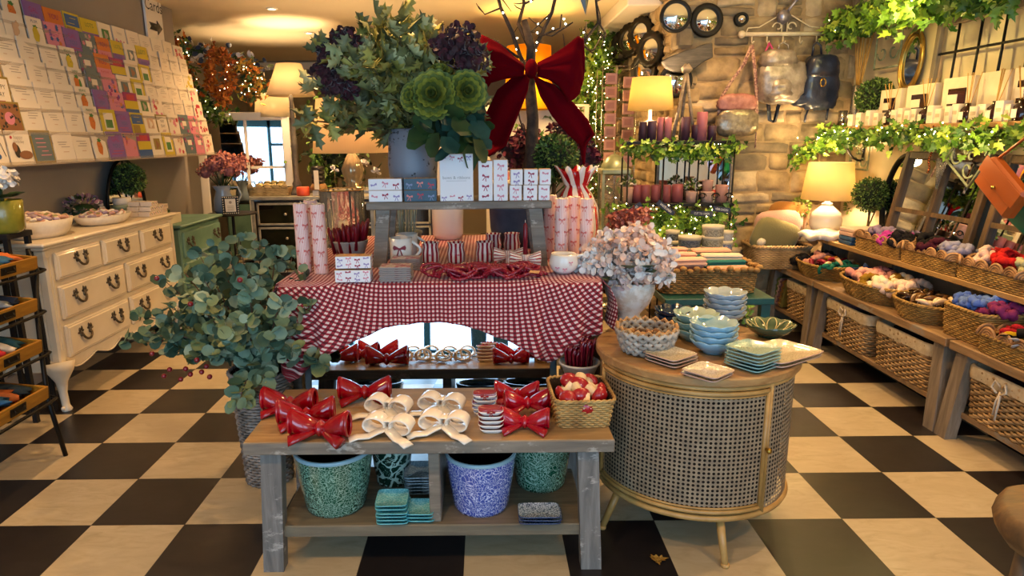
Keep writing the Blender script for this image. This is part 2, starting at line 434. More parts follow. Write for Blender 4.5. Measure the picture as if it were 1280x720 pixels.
def sell(w,d,p,n):
    # points round a rounded rectangle, evenly spaced
    raw=[]
    for i in range(720):
        a=TAU*i/720; c,s_=cos(a),sin(a); k=1/((abs(c)**p+abs(s_)**p)**(1/p)); raw.append((w/2*c*k,d/2*s_*k))
    L=[0]
    for i in range(720): a,b=raw[i],raw[(i+1)%720]; L.append(L[-1]+math.hypot(a[0]-b[0],a[1]-b[1]))
    out=[];j=0
    for i in range(n):
        t=L[-1]*i/n
        while L[j+1]<t: j+=1
        f=(t-L[j])/(L[j+1]-L[j]); a,b=raw[j%720],raw[(j+1)%720]; out.append((a[0]+(b[0]-a[0])*f,a[1]+(b[1]-a[1])*f))
    return out,L[-1]
def woven(mb,w,d,h,p=8,taper=.88,pitch=.012,stake=.024,amp=.004,mi=0,rim=True,rimr=.009,wallmi=1,top=None,bulge=0,z0=0):
    # woven basket wall: every strand runs in front of one stake and behind the next
    _,per=sell(w,d,p,8); ns=max(12,int(per/stake/2)*2); n=ns*2
    if n>260: n=260
    ns=n//2
    base,_=sell(1,1*d/w,p,n); rows=max(3,int(h/pitch))
    def at(i,z,off):
        t=(z-z0)/h; k=(taper+(1-taper)*t+bulge*sin(PI*t))*w; x,y=base[i][0]*k,base[i][1]*k
        l=math.hypot(x,y)+1e-9; return (x+x/l*off,y+y/l*off,z)
    for r in range(rows):
        z=z0+h*(r+.5)/rows; hh=h/rows*.56; vs=[];tp=[top(i/n) if top else h for i in range(n)]
        for i in range(n):
            o=amp*(1 if ((i//2)+r)%2 else -1)*(1 if i%2 else .3)
            for dz,dr in((-hh,0),(0,.0035),(hh,0),(0,-.0035)):
                x,y,zz=at(i,z,o+dr); vs.append((x,y,zz+dz))
        fs=[]
        for i in range(n):
            if z-z0>tp[i]: continue
            j=(i+1)%n
            for k in range(4): l=(k+1)%4; fs.append((i*4+k,j*4+k,j*4+l,i*4+l))
        mb.add(vs,fs,mi,True)
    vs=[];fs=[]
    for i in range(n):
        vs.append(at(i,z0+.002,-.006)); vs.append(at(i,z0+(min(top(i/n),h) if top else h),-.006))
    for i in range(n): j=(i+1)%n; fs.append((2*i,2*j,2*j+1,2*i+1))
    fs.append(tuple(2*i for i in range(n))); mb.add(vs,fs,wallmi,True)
    if rim:
        for ph in (0,PI):
            pts=[]
            for i in range(n):
                a=i*TAU/5+ph; x,y,z=at(i,z0+(top(i/n) if top else h),rimr*.6*cos(a)); pts.append((x,y,z+rimr*.6*sin(a)))
            mb.tube(pts,rimr*.75,5,mi,closed=True)
def crumple(mb,c,s,mi,seed=0,nu=14,nv=9,amp=.35,fr=3):
    o=Vector((seed*3.1,seed*1.7,seed))
    mb.ball(c,s,nu,nv,mi,fn=lambda d:1+amp*mn.noise(d*fr+o)+amp*.4*mn.noise(d*fr*2.3+o))
def leaf(mb,p,d,n,L,W,mi=0,kind='round',cup=.15):
    d=Vector(d).normalized(); n=Vector(n); s_=d.cross(n)
    if s_.length<1e-4: s_=d.cross(Vector((.3,.5,.8)))
    s_.normalize(); n=s_.cross(d).normalized(); p=Vector(p)
    if kind=='round': o=[(0,0),(.18,.36),(.5,.5),(.82,.36),(1,0),(.82,-.36),(.5,-.5),(.18,-.36)]
    elif kind=='holly': o=[(0,0),(.12,.14),(.22,.5),(.34,.2),(.5,.55),(.6,.2),(.78,.36),(.82,.12),(1,0),(.82,-.12),(.78,-.36),(.6,-.2),(.5,-.55),(.34,-.2),(.22,-.5),(.12,-.14)]
    elif kind=='ivy': o=[(0,0),(-.1,.3),(.2,.5),(.32,.25),(.62,.4),(.6,.16),(1,0),(.6,-.16),(.62,-.4),(.32,-.25),(.2,-.5),(-.1,-.3)]
    elif kind=='long': o=[(0,0),(.3,.4),(.6,.45),(1,0),(.6,-.45),(.3,-.4)]
    else: o=[(0,0),(.3,.5),(.8,.45),(1,.1),(1,-.1),(.8,-.45),(.3,-.5)]
    vs=[p+d*(L*.45)+n*(cup*L*-.25)]+[p+d*(L*a)+s_*(W*b)+n*(cup*L*(abs(b)*.8+(a-.5)**2*.4)) for a,b in o]
    m=len(o); mb.add(vs,[(0,1+i,1+(i+1)%m) for i in range(m)],mi,True)
def rdir(r,up=0):
    v=Vector((r.gauss(0,1),r.gauss(0,1),r.gauss(0,1)+up)); return v.normalized()
def topiary(mb,c,rad,seed,n=900,mi=0,lf=.02):
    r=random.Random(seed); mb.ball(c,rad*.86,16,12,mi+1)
    for i in range(n):
        d=rdir(r); p=Vector(c)+d*rad*r.uniform(.8,1.0); e=(d+rdir(r)*.8).normalized(); leaf(mb,p,e,d+rdir(r)*.5,lf*r.uniform(.7,1.3),lf*.6,mi if r.random()<.7 else mi+2,'long')
def bloom(mb,c,rad,seed,mi=0,n=60,lf=.03,up=(0,0,1),kind='petal',alt=None,inner=.3):
    # a head of many small petals
    r=random.Random(seed)
    for i in range(n):
        d=rdir(r); 
        if d.dot(Vector(up))<-.4: d=-d
        p=Vector(c)+d*rad*r.uniform(.62,1.); e=(d*.5+rdir(r)).normalized()
        leaf(mb,p,e,d,lf*r.uniform(.7,1.2),lf*.85,mi if (alt is None or r.random()<.65) else alt,kind,.3)
def rosette(mb,c,axis,rad,mi,mo=None,rings=6,seed=0):
    # open flower: rings of cupped petals opening outwards
    ax_=Vector(axis).normalized(); t=ax_.orthogonal().normalized(); b=ax_.cross(t); r=random.Random(seed)
    for k in range(rings):
        f=(k+1)/rings; m=5+k*2
        for i in range(m):
            a=TAU*(i+.5*(k%2))/m+r.uniform(-.1,.1); o=t*cos(a)+b*sin(a)
            d=(o*f*1.2+ax_*(1.15-f)).normalized(); leaf(mb,Vector(c)+o*rad*f*.25-ax_*rad*.3*f,d,ax_-o*.3,rad*(.55+.45*f),rad*(.35+.45*f),mi if k%2 or mo is None else mo,'petal',.45)
# ------------------------------------------------------------ shared materials
W_grey=wood('weathered_grey_oak','#5f564c','#8d8171','#766b5d',scale=(1.5,16,16),rough=.55,worn='#a69d90',wsc=2.5)
W_benchtop=wood('worn_honey_oak','#8a6c48','#b3966c','#9c7f59',scale=(1.5,14,14),rough=.3,bump=.1,worn='#8f7e64',wsc=1.5)
W_top=wood('round_top_oak','#936a3c','#c09a62','#a98150',scale=(2,12,12),rough=.38,bump=.08)
W_cons=wood('console_driftwood','#6f573c','#a38560','#8a6e4e',scale=(14,1.3,14),rough=.6,worn='#8b8378',wsc=1.5)
W_legc=wood('driftwood_upright','#665b50','#98897a','#80725f',scale=(14,14,1.5),rough=.65)
W_dark=mat('dark_void','#16110d',rough=.9)
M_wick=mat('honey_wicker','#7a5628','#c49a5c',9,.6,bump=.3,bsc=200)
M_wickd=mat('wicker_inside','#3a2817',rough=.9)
M_wickb=mat('brown_wicker','#86683f','#c4a274',9,.6,bump=.3,bsc=200)
M_sea=mat('seagrass','#80602c','#b8924e',16,.65,bump=.4,bsc=220)
M_gwick=mat('grey_washed_wicker','#5a5550','#a39a92',12,.6,bump=.3,bsc=200)
M_lin=mat('linen','#c9b896','#d8caa9',30,.9,bump=.3,bsc=300)
M_redgl=mat('red_glaze','#a30012','#7d000c',6,.07,coat=.6)
M_whgl=mat('white_glaze','#ece6da','#dfd8ca',5,.12,coat=.5)
M_cer=mat('white_ceramic','#e9e6df',rough=.2,coat=.3)
M_gold=mat('brass','#b08a3e',rough=.3,metal=1)
M_iron=mat('black_iron','#1b1917',rough=.45,metal=.6)
M_leafd=mat('dark_green_leaf','#1f3a1c','#35552a',8,.5)
M_leafl=mat('bright_green_leaf','#4c6b1e','#7b9130',8,.5)
M_stem=mat('plant_stem','#4a3a24','#6b5734',20,.8)
M_wax=mat('maroon_wax','#6d0a1c','#7f1024',10,.35)
M_card=mat('white_card','#efeade',rough=.6)
M_darkglass=mat('amber_glass','#2a120a',rough=.06,coat=.5)
M_mirror=mat('mirror_glass','#e8ecee',rough=.015,metal=1)
# ------------------------------------------------------------ display bench
BZ=.50; BF=2.105; BB=2.605; BX0,BX1=-.837,.428
be=thing('display_bench','long weathered wooden display bench with lower shelf and honey-worn top','bench',((BX0+BX1)/2,(BF+BB)/2,0))
bw=BX1-BX0; bd=BB-BF
MB().box(0,0,BZ-.0225,bw,bd,.045,bev=.004).build('bench_top',[W_benchtop],be)
mb=MB(); mb.box(0,-bd/2+.004,BZ-.0235,bw+.002,.012,.045,bev=.003); mb.box(0,bd/2-.004,BZ-.0235,bw+.002,.012,.045,bev=.003)
mb.build('edge_board',W_grey,be)
for sx in(-1,1):
    for sy in(-1,1):
        m=MB(); x=sx*(bw/2-.085); y=sy*(bd/2-.05)
        ring_between(m,[((x-.036,y,0),(x+.036,y,0),(0,.0,0)),],4) if 0 else None
        vs=[];
        for z,ox in((0,.018*sx),(BZ-.046,0)):
            for a,b in((-.036,-.026),(.036,-.026),(.036,.026),(-.036,.026)): vs.append((x+ox+a,y+b+(.02*sy if z==0 else 0),z))
        m.add(vs,[(3,2,1,0),(4,5,6,7),(0,1,5,4),(1,2,6,5),(2,3,7,6),(3,0,4,7)],0,False)
        m.build('leg',wood('weathered_leg','#575350','#8c8680','#716c66',scale=(16,16,1.5),rough=.6,worn='#a39c94',wsc=3),be)
m=MB().box(0,0,.1425,bw-.17,bd-.06,.045,bev=.004); m.build('lower_shelf',wood('grey_shelf_board','#5d5344','#84765f','#6f634f',scale=(1.5,14,14),rough=.6),be)
MB().box((-.192)-(BX0+BX1)/2,0,(.165+BZ-.045)/2,.04,bd-.1,BZ-.045-.165,bev=.003).build('divider',W_grey,be)
# patterned planters on the lower shelf
def pattern_mat(name,a,b,scale,edge=.06,kind='leaf',rough=.15):
    k=NT(name); k.setp(rough,0,.5)
    v=k.mapping((1,1,1)); d=k.noise(v,18,2,out='Color')
    mx=k.N('ShaderNodeMix',data_type='RGBA'); mx.inputs[0].default_value=.07; k.L(v,mx.inputs[6]); k.L(d,mx.inputs[7])
    vo=k.N('ShaderNodeTexVoronoi',feature='DISTANCE_TO_EDGE'); vo.inputs['Scale'].default_value=scale; k.L(mx.outputs[2],vo.inputs['Vector'])
    n=k.noise(mx.outputs[2],scale*1.6,3,.6,dist=2.5)
    f=k.math('MAXIMUM',k.ramp(vo.outputs['Distance'],[(edge,'#ffffff'),(edge+.02,'#000000')]),k.ramp(n,[(.57,'#000000'),(.61,'#ffffff')]))
    if kind=='fine': f=k.ramp(vo.outputs['Distance'],[(edge,'#ffffff'),(edge+.02,'#000000')])
    k.col(k.mix(f,a,b)); return k.m
M_pg=pattern_mat('green_leaf_transfer','#0b4a33','#8fb39f',95)
M_pb=pattern_mat('blue_mosaic_transfer','#4456a8','#c6cdec',85,.05,'fine')
M_rimg=mat('planter_rim','#8fb4c4',rough=.15,coat=.4)
def planter(loc,r,h,m,label,dark='#0b0d12'):
    t=thing('planter',label,'planter',loc,group='patterned planters on the bench shelf')
    pr=[(0,0),(r*.74,0),(r*.78,.012),(r*.93,h*.62),(r,h-.012)]
    MB().lathe(pr,40).build('body',m,t)
    MB().lathe([(r,h-.014),(r*1.015,h-.006),(r*1.0,h),(r*.94,h),(r*.93,h-.02)],40).build('rim',M_rimg,t)
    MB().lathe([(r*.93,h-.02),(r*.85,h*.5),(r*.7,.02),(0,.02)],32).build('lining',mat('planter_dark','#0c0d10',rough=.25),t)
    return t
S=.165
planter((-.575,2.29,S),.145,.235,M_pg,'large green leaf-patterned planter at the left end of the bench shelf')
planter((-.385,2.46,S),.085,.2,pattern_mat('green_vine_transfer','#0c2f24','#a7bdb0',20),'smaller dark green vine-patterned planter behind the turquoise dishes')
planter((-.03,2.275,S),.131,.222,M_pb,'blue and white mosaic-patterned planter right of the shelf divider')
planter((.205,2.44,S),.128,.25,M_pg,'large green leaf-patterned planter at the right end of the bench shelf')
# stacked square dishes
def dish_mat(name,c,line,sc=60,edge=.05):
    k=NT(name); k.setp(.15,0,.5); vo=k.N('ShaderNodeTexVoronoi',feature='DISTANCE_TO_EDGE'); vo.inputs['Scale'].default_value=sc; k.L(k.co(),vo.inputs['Vector'])
    f=k.ramp(vo.outputs['Distance'],[(edge,'#ffffff'),(edge+.03,'#000000')]); k.col(k.mix(f,c,line)); k.bump(vo.outputs['Distance'],.3,.003); return k.m
def dish_mb(sx,sy,h=.012,flat=.84,p=9):
    m=MB(); m.lathe([(0,0),(flat-.1,0),(flat-.06,.001),(1,h-.003),(1.0,h),(.98,h+.0005),(.95,h-.0025),(0,h-.0035)],40,fn=sq(p),mi=[0,0,0,0,0,1,1],sx=sx/2,sy=sy/2); return m
def dish_stack(x,y,z,n,sx,sy,mats,label,step=.0125,rz=0,h=.012,group=None,jit=.004):
    pr=None
    pos=('the lowest','the topmost')
    for i in range(n):
        lb='%s, %s of its stack'%(label,'topmost' if i==n-1 else 'lowest' if i==0 else ['second','third','fourth','fifth','sixth','seventh','eighth'][i-1]+' from the bottom')
        if n==1: lb=label
        l=(x+R.uniform(-jit,jit),y+R.uniform(-jit,jit),z+i*step); a=rz+R.uniform(-.03,.03)
        if pr is None: pr=dish_mb(sx,sy,h).build('square_dish',mats,loc=l,rot=a); tag(pr,lb,'dish',group)
        else: dup(pr,l,a,lb)
D_tq=dish_mat('turquoise_dish','#6fc3c8','#a9e4e2',90); D_tqp=mat('turquoise_glaze','#6fbfc6','#4aa7b4',14,.12,coat=.5)
D_gb=dish_mat('grey_blue_dish','#7f96a2','#a8bcc4',90); D_ws=dish_mat('white_basket_dish','#b9c0c8','#54606e',110,.08); D_nv=mat('navy_rim','#2c3c66',rough=.15,coat=.4)
dish_stack(-.345,2.185,S,6,.115,.12,[D_tqp,D_tq],'turquoise lattice-textured square dish on the bench shelf',.0135)
dish_stack(-.245,2.195,S,3,.1,.11,[D_tqp,D_tq],'small turquoise square dish at the shelf divider',.014)
dish_stack(-.262,2.40,S,6,.13,.14,[D_gb,D_gb],'grey-blue ridged square dish behind the turquoise ones',.0135)
dish_stack(.18,2.165,S,3,.15,.10,[D_nv,D_ws],'white basket-weave oblong dish on bench shelf',.012)
# glazed red bows
def bow_ceramic(mb,s=1.,mi=0,tails=True):
    for sg in(-1,1):
        st=[]
        for u in (0,.15,.35,.6,.82,1.0):
            x=sg*(.008+.085*u)*s; hh=(.014+.036*u**.7)*s; zc=(.035+.018*u)*s; dd=(.014+.026*sin(PI*min(u,.75)))*s
            y=-.01*u*s
            st.append(((x,y,zc+hh),(x,y,zc-hh*.8),(0,dd,0)))
        st.append(((sg*.085*s,-.01*s,.07*s),(sg*.085*s,-.01*s,.045*s),(0,.012*s,0)))
        ring_between(mb,st,14,mi)
        # pinched crease rims of the loop mouth
        mb.tube([(sg*.094*s,-.01*s+.03*s*cos(a),(.055+.04*sin(a))*s) for a in [TAU*i/12 for i in range(12)]],.006*s,5,mi,closed=True)
        if tails:
            st=[]
            for u in(0,.3,.6,1):
                x=sg*(.01+.075*u)*s; y=-(.015+.05*u)*s; z=(.03-.018*u)*s
                st.append(((x-.01*sg*s,y-(.008+.02*u)*s,z),(x+.012*sg*s,y+(.01+.014*u)*s,z+.004),(0,0,.009*s+.004*s*u)))
            ring_between(mb,st,8,mi)
    mb.ball((0,-.006*s,.036*s),(.02*s,.028*s,.026*s),12,8,mi,fn=lambda d:1+.08*cos(6*d.x))
bp=MB(); bow_ceramic(bp,1.15)
def bz(x,y): p=az(x,y,BZ); return p.x,p.y
spots=[(*bz(402,545),-.12,.93,.0,'glazed red ceramic bow nearest the front left corner of the bench'),(*bz(384,528),.15,.9,0.,'glazed red ceramic bow just behind the nearest one at the left end'),
 (*bz(364,514),-.1,.9,0,'glazed red ceramic bow at the back left edge of the bench by the eucalyptus'),(*bz(457,499),.05,.9,0,'glazed red ceramic bow standing behind, under the corner of the checked cloth'),]
g='glazed red ceramic bows'
b0=bp.build('ceramic_bow',M_redgl,loc=(spots[0][0],spots[0][1],BZ-.006)); tag(b0,spots[0][5],'bow ornament',g); b0.scale=(spots[0][3],)*3; b0.rotation_euler=(0,0,spots[0][2])
for x,y,a,sc,_,lb in spots[1:]: dup(b0,(x,y,BZ-.004),a,lb,scale=sc)
# smaller pinker bows by the basket, heaped on each other
k=0
for (x,y),z,a,lb in ((bz(656,535),0,-.1,'shiny crimson bow at the front of the heap by the wicker basket'),(bz(659,515),.012,.1,'shiny crimson bow in the middle of the heap by the wicker basket'),(bz(646,500),.0,-.05,'shiny crimson bow at the back of the heap beside the white dishes')):
    if k==0:
        m=MB(); bow_ceramic(m,.88); c0=m.build('ceramic_bow',mat('crimson_glaze','#b4001e','#8a0015',6,.08,coat=.6),loc=(x,y,BZ-.005+z),rot=a); tag(c0,lb,'bow ornament','crimson bows heaped by the basket'); k=1
    else: dup(c0,(x,y,BZ-.005+z),a,lb)
# white ribbon bows
def ribbon_bow(mb,s=1,mi=0):
    for sg in(-1,1):
        lp=[]
        for i in range(15):
            a=PI+ (TAU)*i/14; lp.append((sg*(.048+.04*cos(a))*s,-.004*s,(.036+.03*sin(a)*(1 if sin(a)>0 else .8))*s))
        ribbon(mb,lp,(0,1,.1),[(.05+.016*abs(sin(PI*i/14)))*s for i in range(15)],.008*s,mi)
        tl=[(0,-.02*s,.028*s),(sg*.03*s,-.045*s,.02*s),(sg*.055*s,-.06*s,.008*s),(sg*.085*s,-.085*s,.014*s),(sg*.11*s,-.1*s,.006*s)]
        ribbon(mb,tl,(sg*.5,.8,0),.042*s,.008*s,mi)
    ribbon(mb,[(-.014*s,0,.012*s),(-.012*s,0,.052*s),(.012*s,0,.052*s),(.014*s,0,.012*s)],(0,1,0),.05*s,.008*s,mi)
m=MB(); ribbon_bow(m,.98); w0=m.build('ribbon_bow',M_whgl,loc=(*bz(487,541),BZ),rot=-.25); tag(w0,'cream glazed ribbon bow at the front, next to the red bows','bow ornament','cream glazed ribbon bows')
for (x,y),a,lb in ((bz(487,516),-.3,'cream glazed ribbon bow behind the front left one'),(bz(556,537),-.2,'cream glazed ribbon bow at the front, next to the stacked white dishes'),(bz(553,513),-.28,'cream glazed ribbon bow at the back, behind the white dish stack side')):
    dup(w0,(x,y,BZ),a,lb)
# white dishes with a red printed bow, two stacks
D_in=mat('dish_rose_inside','#8d2f37',rough=.2,coat=.4)
def bow_dish(x,y,n,where):
    pr=None
    for i in range(n):
        lb='small white rectangular dish with red bow print, %s of the %s stack'%('top' if i==n-1 else 'lowest' if i==0 else ['second','third','fourth','fifth'][i-1],where)
        l=(x+R.uniform(-.004,.004),y,BZ+i*.0165)
        if pr is None:
            m=dish_mb(.088,.07,.0155,.8,4); pr=m.build('bow_dish',[M_cer,D_in],loc=l); tag(pr,lb,'dish','white bow-print dishes on the bench')
        else: pr2=dup(pr,l,R.uniform(-.04,.04),lb)
    m=MB(); bow2d(m,T(0,-.034,.013,rx=PI/2+.4),.03); o=m.build('bow_print',mat('red_print','#a3182b',rough=.4),parent=pr2); o.location=(0,-.005,0.001)
bow_dish(*bz(614,538),5,'front'); bow_dish(*bz(606,517),5,'rear')
# wicker basket with felt mushrooms
bk=thing('wicker_basket','small square honey wicker basket filled with red and white mushrooms','basket',(.335,2.31,BZ),rz=.03)
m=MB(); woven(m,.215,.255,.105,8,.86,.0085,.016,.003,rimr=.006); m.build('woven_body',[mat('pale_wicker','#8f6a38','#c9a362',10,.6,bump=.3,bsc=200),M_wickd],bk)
M_cap=mat('mushroom_cap','#a5121d',rough=.3,coat=.4)
sp=None
for i,(x,y,z,rx,rz,s) in enumerate(((.325,2.265,.105,2.0,.2,1.25),(.385,2.275,.10,1.9,.9,1.2),(.285,2.30,.10,2.3,-1.4,1.15),(.30,2.37,.1,.6,.6,1.2),(.37,2.37,.1,1.6,2.5,1.2),(.395,2.33,.095,1.9,1.2,1.1),(.335,2.33,.118,1.9,-.3,1.3),(.285,2.235,.09,1.0,-.4,1.1),(.345,2.22,.085,2.3,0,1.1))):
    lb='felt mushroom ornament with red cap and cream stem in the wicker basket'
    if sp is None:
        sp=thing('mushroom_ornament',lb,'ornament',(x,y,BZ+z),group='mushroom ornaments heaped in the wicker basket',rot=(rx,0,rz))
        MB().lathe([(0,-.032),(.017,-.03),(.013,-.005),(.024,.006),(0,.01)],16).build('stem',mat('cream_felt','#e6cfa6','#efe0c4',30,.85),sp)
        MB().lathe([(0,.038),(.018,.034),(.029,.021),(.031,.009),(.026,.004),(0,.006)],18).build('cap',M_cap,sp)
        q=MB(); 
        for a in range(6): q.ball((.021*cos(a*1.05),.021*sin(a*1.05),.027),.003,6,4)
        q.build('spot',M_cer,sp); sp.scale=(s,)*3
    else: dup(sp,(x,y,BZ+z),rot=(rx,0,rz),label=lb,scale=s)
# mirror standing behind the bench, leaning back against the checked table
MT=math.radians(MIRROR_TILT)
mr=thing('leaning_mirror','large frameless-looking mirror leaning behind the display bench under the checked cloth','mirror',(-.25,2.725,0),rot=(-MT,0,0))
MB().box(0,0,.41,1.04,.012,.78).build('mirror_glass',M_mirror,mr)
fm=MB(); 
for x in(-.535,.535): fm.box(x,.006,.41,.03,.028,.84,bev=.004)
for z in(.005,.815): fm.box(0,.006,z+.0,1.10,.028,.03,bev=.004)
fm.build('mirror_frame',mat('slate_painted_wood','#4a5a62',rough=.5),mr)

# small stool behind the bench with a whitewashed bowl of maroon sprigs
so=thing('small_stool','small dark stool behind the bench carrying the bowl of maroon sprigs','stool',(.385,2.715,0)); MB().box(0,-.0,.5,.15,.15,.03,bev=.004).build('seat',W_grey,so)
for sx in(-1,1):
    for sy in(-1,1): MB().box(sx*.055,sy*.055,.2425,.022,.022,.485).build('leg',W_grey,so)
sb_=thing('sprig_bowl','whitewashed bowl crammed with glossy maroon sprigs beside the checked cloth','bowl',(.385,2.675,.516)); MB().lathe([(0,0),(.055,0),(.08,.06),(.088,.065),(.084,.072),(.075,.06),(.05,.02),(0,.02)],32).build('body',mat('chalk_white_zinc','#e2ded4','#c4c2bc',9,.5,bump=.3,bsc=60),sb_)
r=random.Random(2); m=MB()
for i in range(46):
    q=.068*math.sqrt((i+.5)/46);a=i*2.4; x,y=q*cos(a),q*sin(a); hh=.12+.035*(x>0)+r.uniform(0,.02); m.tube([(x*.8,y*.8,.03),(x,y,hh-.02),(x+.006,y,hh),(x+.012,y,hh-.008)],.0062,6)
m.build('sprigs',mat('maroon_sprig','#5c0a1c','#7c1226',30,.15,coat=.4),sb_)
# ------------------------------------------------------------ trestle table under the checked cloth
TZ=.92; _a=az(352,345,TZ); TF=az(550,352,TZ).y; TX0,TX1=_a.x+.03,ay(752,350,TF).x; TB=4.1
tb=thing('display_table','plain wooden table hidden under the red checked cloth','table',((TX0+TX1)/2,(TF+TB)/2,0))
m=MB().box(0,0,TZ-.02,TX1-TX0-.03,TB-TF-.03,.03); m.build('table_top',W_grey,tb)
for sx in(-1,1):
    for sy in(-1,1): MB().box(sx*.68,sy*(.55) if sy>0 else -.5,(TZ-.035)/2,.06,.06,TZ-.035,bev=.004).build('leg',W_grey,tb)
k=NT('red_gingham'); k.setp(.85,sheen=.15); 
uv=k.N('ShaderNodeSeparateXYZ'); k.L(k.co('UV'),uv.inputs[0])
PG=.0178
def stripe(o): return k.math('GREATER_THAN',k.math('FRACT',k.math('DIVIDE',o,PG)),.5)
f=k.math('MULTIPLY',k.math('ADD',stripe(uv.outputs[0]),stripe(uv.outputs[1])),.5)
k.col(k.ramp(f,[(0,'#e6cfc8'),(.25,'#e6cfc8'),(.3,'#a02c3a'),(.7,'#a02c3a'),(.75,'#5c0816')],'CONSTANT'))
wv=k.N('ShaderNodeTexWave'); wv.inputs['Scale'].default_value=900; k.L(k.co('UV'),wv.inputs[0]); k.bump(wv.outputs['Fac'],.15,.001)
M_ging=k.m
# hem line of the front drape: (photo x, photo y) turned into x and height on the drape plane
hem=[(352,462),(366,478),(380,470),(396,455),(414,443),(440,430),(480,411),(520,405),(560,404),(600,414),(640,430),(668,446),(683,457),(700,440),(716,430),(733,425),(750,416)]
hp=[ay(x,y,TF-.025) for x,y in hem]
def hem_z(X):
    if X<=hp[0].x: return hp[0].z
    for a,b in zip(hp,hp[1:]):
        if X<=b.x: t=(X-a.x)/(b.x-a.x); return a.z+(b.z-a.z)*t
    return hp[-1].z
SL=.40   # how far the cloth falls at the two sides
def cloth(u,v):
    # u across 0..1, v from back edge of the top (0) over the front edge (.5) to the hem (1)
    W=TX1-TX0; X=TX0+W*u
    if v<=.55: Y=TB-(TB-TF)*(v/.55); return Vector((X,Y,TZ+.002))
    t=(v-.55)/.45; zt=hem_z(X); 
    corner=max(0,1-abs(u-.1)/.17)+max(0,1-abs(u-.86)/.2)
    fold=(.014*sin(X*38+1.2)+.012*sin(X*71))*t*(.4+corner*1.1)
    e=min(1,t*9); drop=(TZ-zt)*t
    Y=TF-.006-.014*sin(e*PI/2)-fold-.02*t*corner
    dx=(.015*t*corner)*(-1 if u<.5 else 1)
    return Vector((X+dx,Y,TZ+.002-drop if t>0 else TZ+.002))
mb=MB(); NU,NV=110,44; vs=[];uvv=[]
for i in range(NU+1):
    for j in range(NV+1):
        u,v=i/NU,j/NV; p=cloth(u,v); vs.append(tuple(p))
        if v<=.55: uvv.append((p.x,-p.y))
        else:
            d=TZ-p.z; cl=max(0,1-(u)/.34); cr=max(0,(u-.70)/.30)
            an=.75*cl-.6*cr; px_,py_=p.x,-TF+d
            x0=TX0+.34*(TX1-TX0) if cl>0 else TX0+.70*(TX1-TX0)
            rx_=(p.x-x0)*cos(an)+d*sin(an); ry_=-(p.x-x0)*sin(an)*.6+d*cos(an)
            uvv.append((x0+rx_,-TF+ry_))
fs=[(i*(NV+1)+j,(i+1)*(NV+1)+j,(i+1)*(NV+1)+j+1,i*(NV+1)+j+1) for i in range(NU) for j in range(NV)]
mb.add(vs,fs,0,True,uvv)
# side falls
for sg,X0 in ((-1,TX0),(1,TX1)):
    def side(u,v,sg=sg,X0=X0):
        Y=TF-.02+(TB-TF+.02)*u; hz=hem_z(X0)+(.12*sin(u*3.0)); t=v
        out=.012+.055*sin(min(t,.6)*PI/1.2)+.035*sin(Y*17+1)*t
        return Vector((X0+sg*out*min(1,t*8),Y,TZ+.002-(TZ-hz)*t))
    vs=[];uvv=[]
    for i in range(41):
        for j in range(15):
            p=side(i/40,j/14); vs.append(tuple(p)); uvv.append((X0+sg*(TZ-p.z),-p.y+.3*(TZ-p.z)))
    fs=[(i*15+j,(i+1)*15+j,(i+1)*15+j+1,i*15+j+1) for i in range(40) for j in range(14)]
    mb.add(vs,fs,0,True,uvv)
cl=mb.build('tablecloth',M_ging,solid=.0025); tag(cl,'red and white checked cloth draped over the centre display table','tablecloth')
# ------------------------------------------------------------ riser on the table
RF=az(470,337,TZ).y-.01; RZ=ay(570,252,RF).z; RB=RF+.36; RX0,RX1=ay(457,252,RF).x,ay(690,252,RF).x; MARK=set(COL.objects)
ri=thing('riser_stand','grey wooden riser stand with splayed legs on the checked cloth','stand',((RX0+RX1)/2,(RF+RB)/2,TZ+.004))
H_=RZ-TZ-.004
MB().box(0,0,H_-.0175,RX1-RX0,RB-RF,.035,bev=.004).build('board',W_grey,ri)
for sx in(-1,1):
    for sy in(-1,1):
        m=MB(); vs=[]
        for z,ox,oy in((0,.05,.0),(H_-.035,0,0)):
            for a,b in((-.03,-.02),(.03,-.02),(.03,.02),(-.03,.02)): vs.append((sx*(.345+ox*.6)+a,sy*(.12+oy)+b,z))
        m.add(vs,[(3,2,1,0),(4,5,6,7),(0,1,5,4),(1,2,6,5),(2,3,7,6),(3,0,4,7)],0,False); m.build('leg',W_grey,ri)
TT=TZ+.005
def onz(x,y,z): p=az(x,y,z); return p.x,p.y
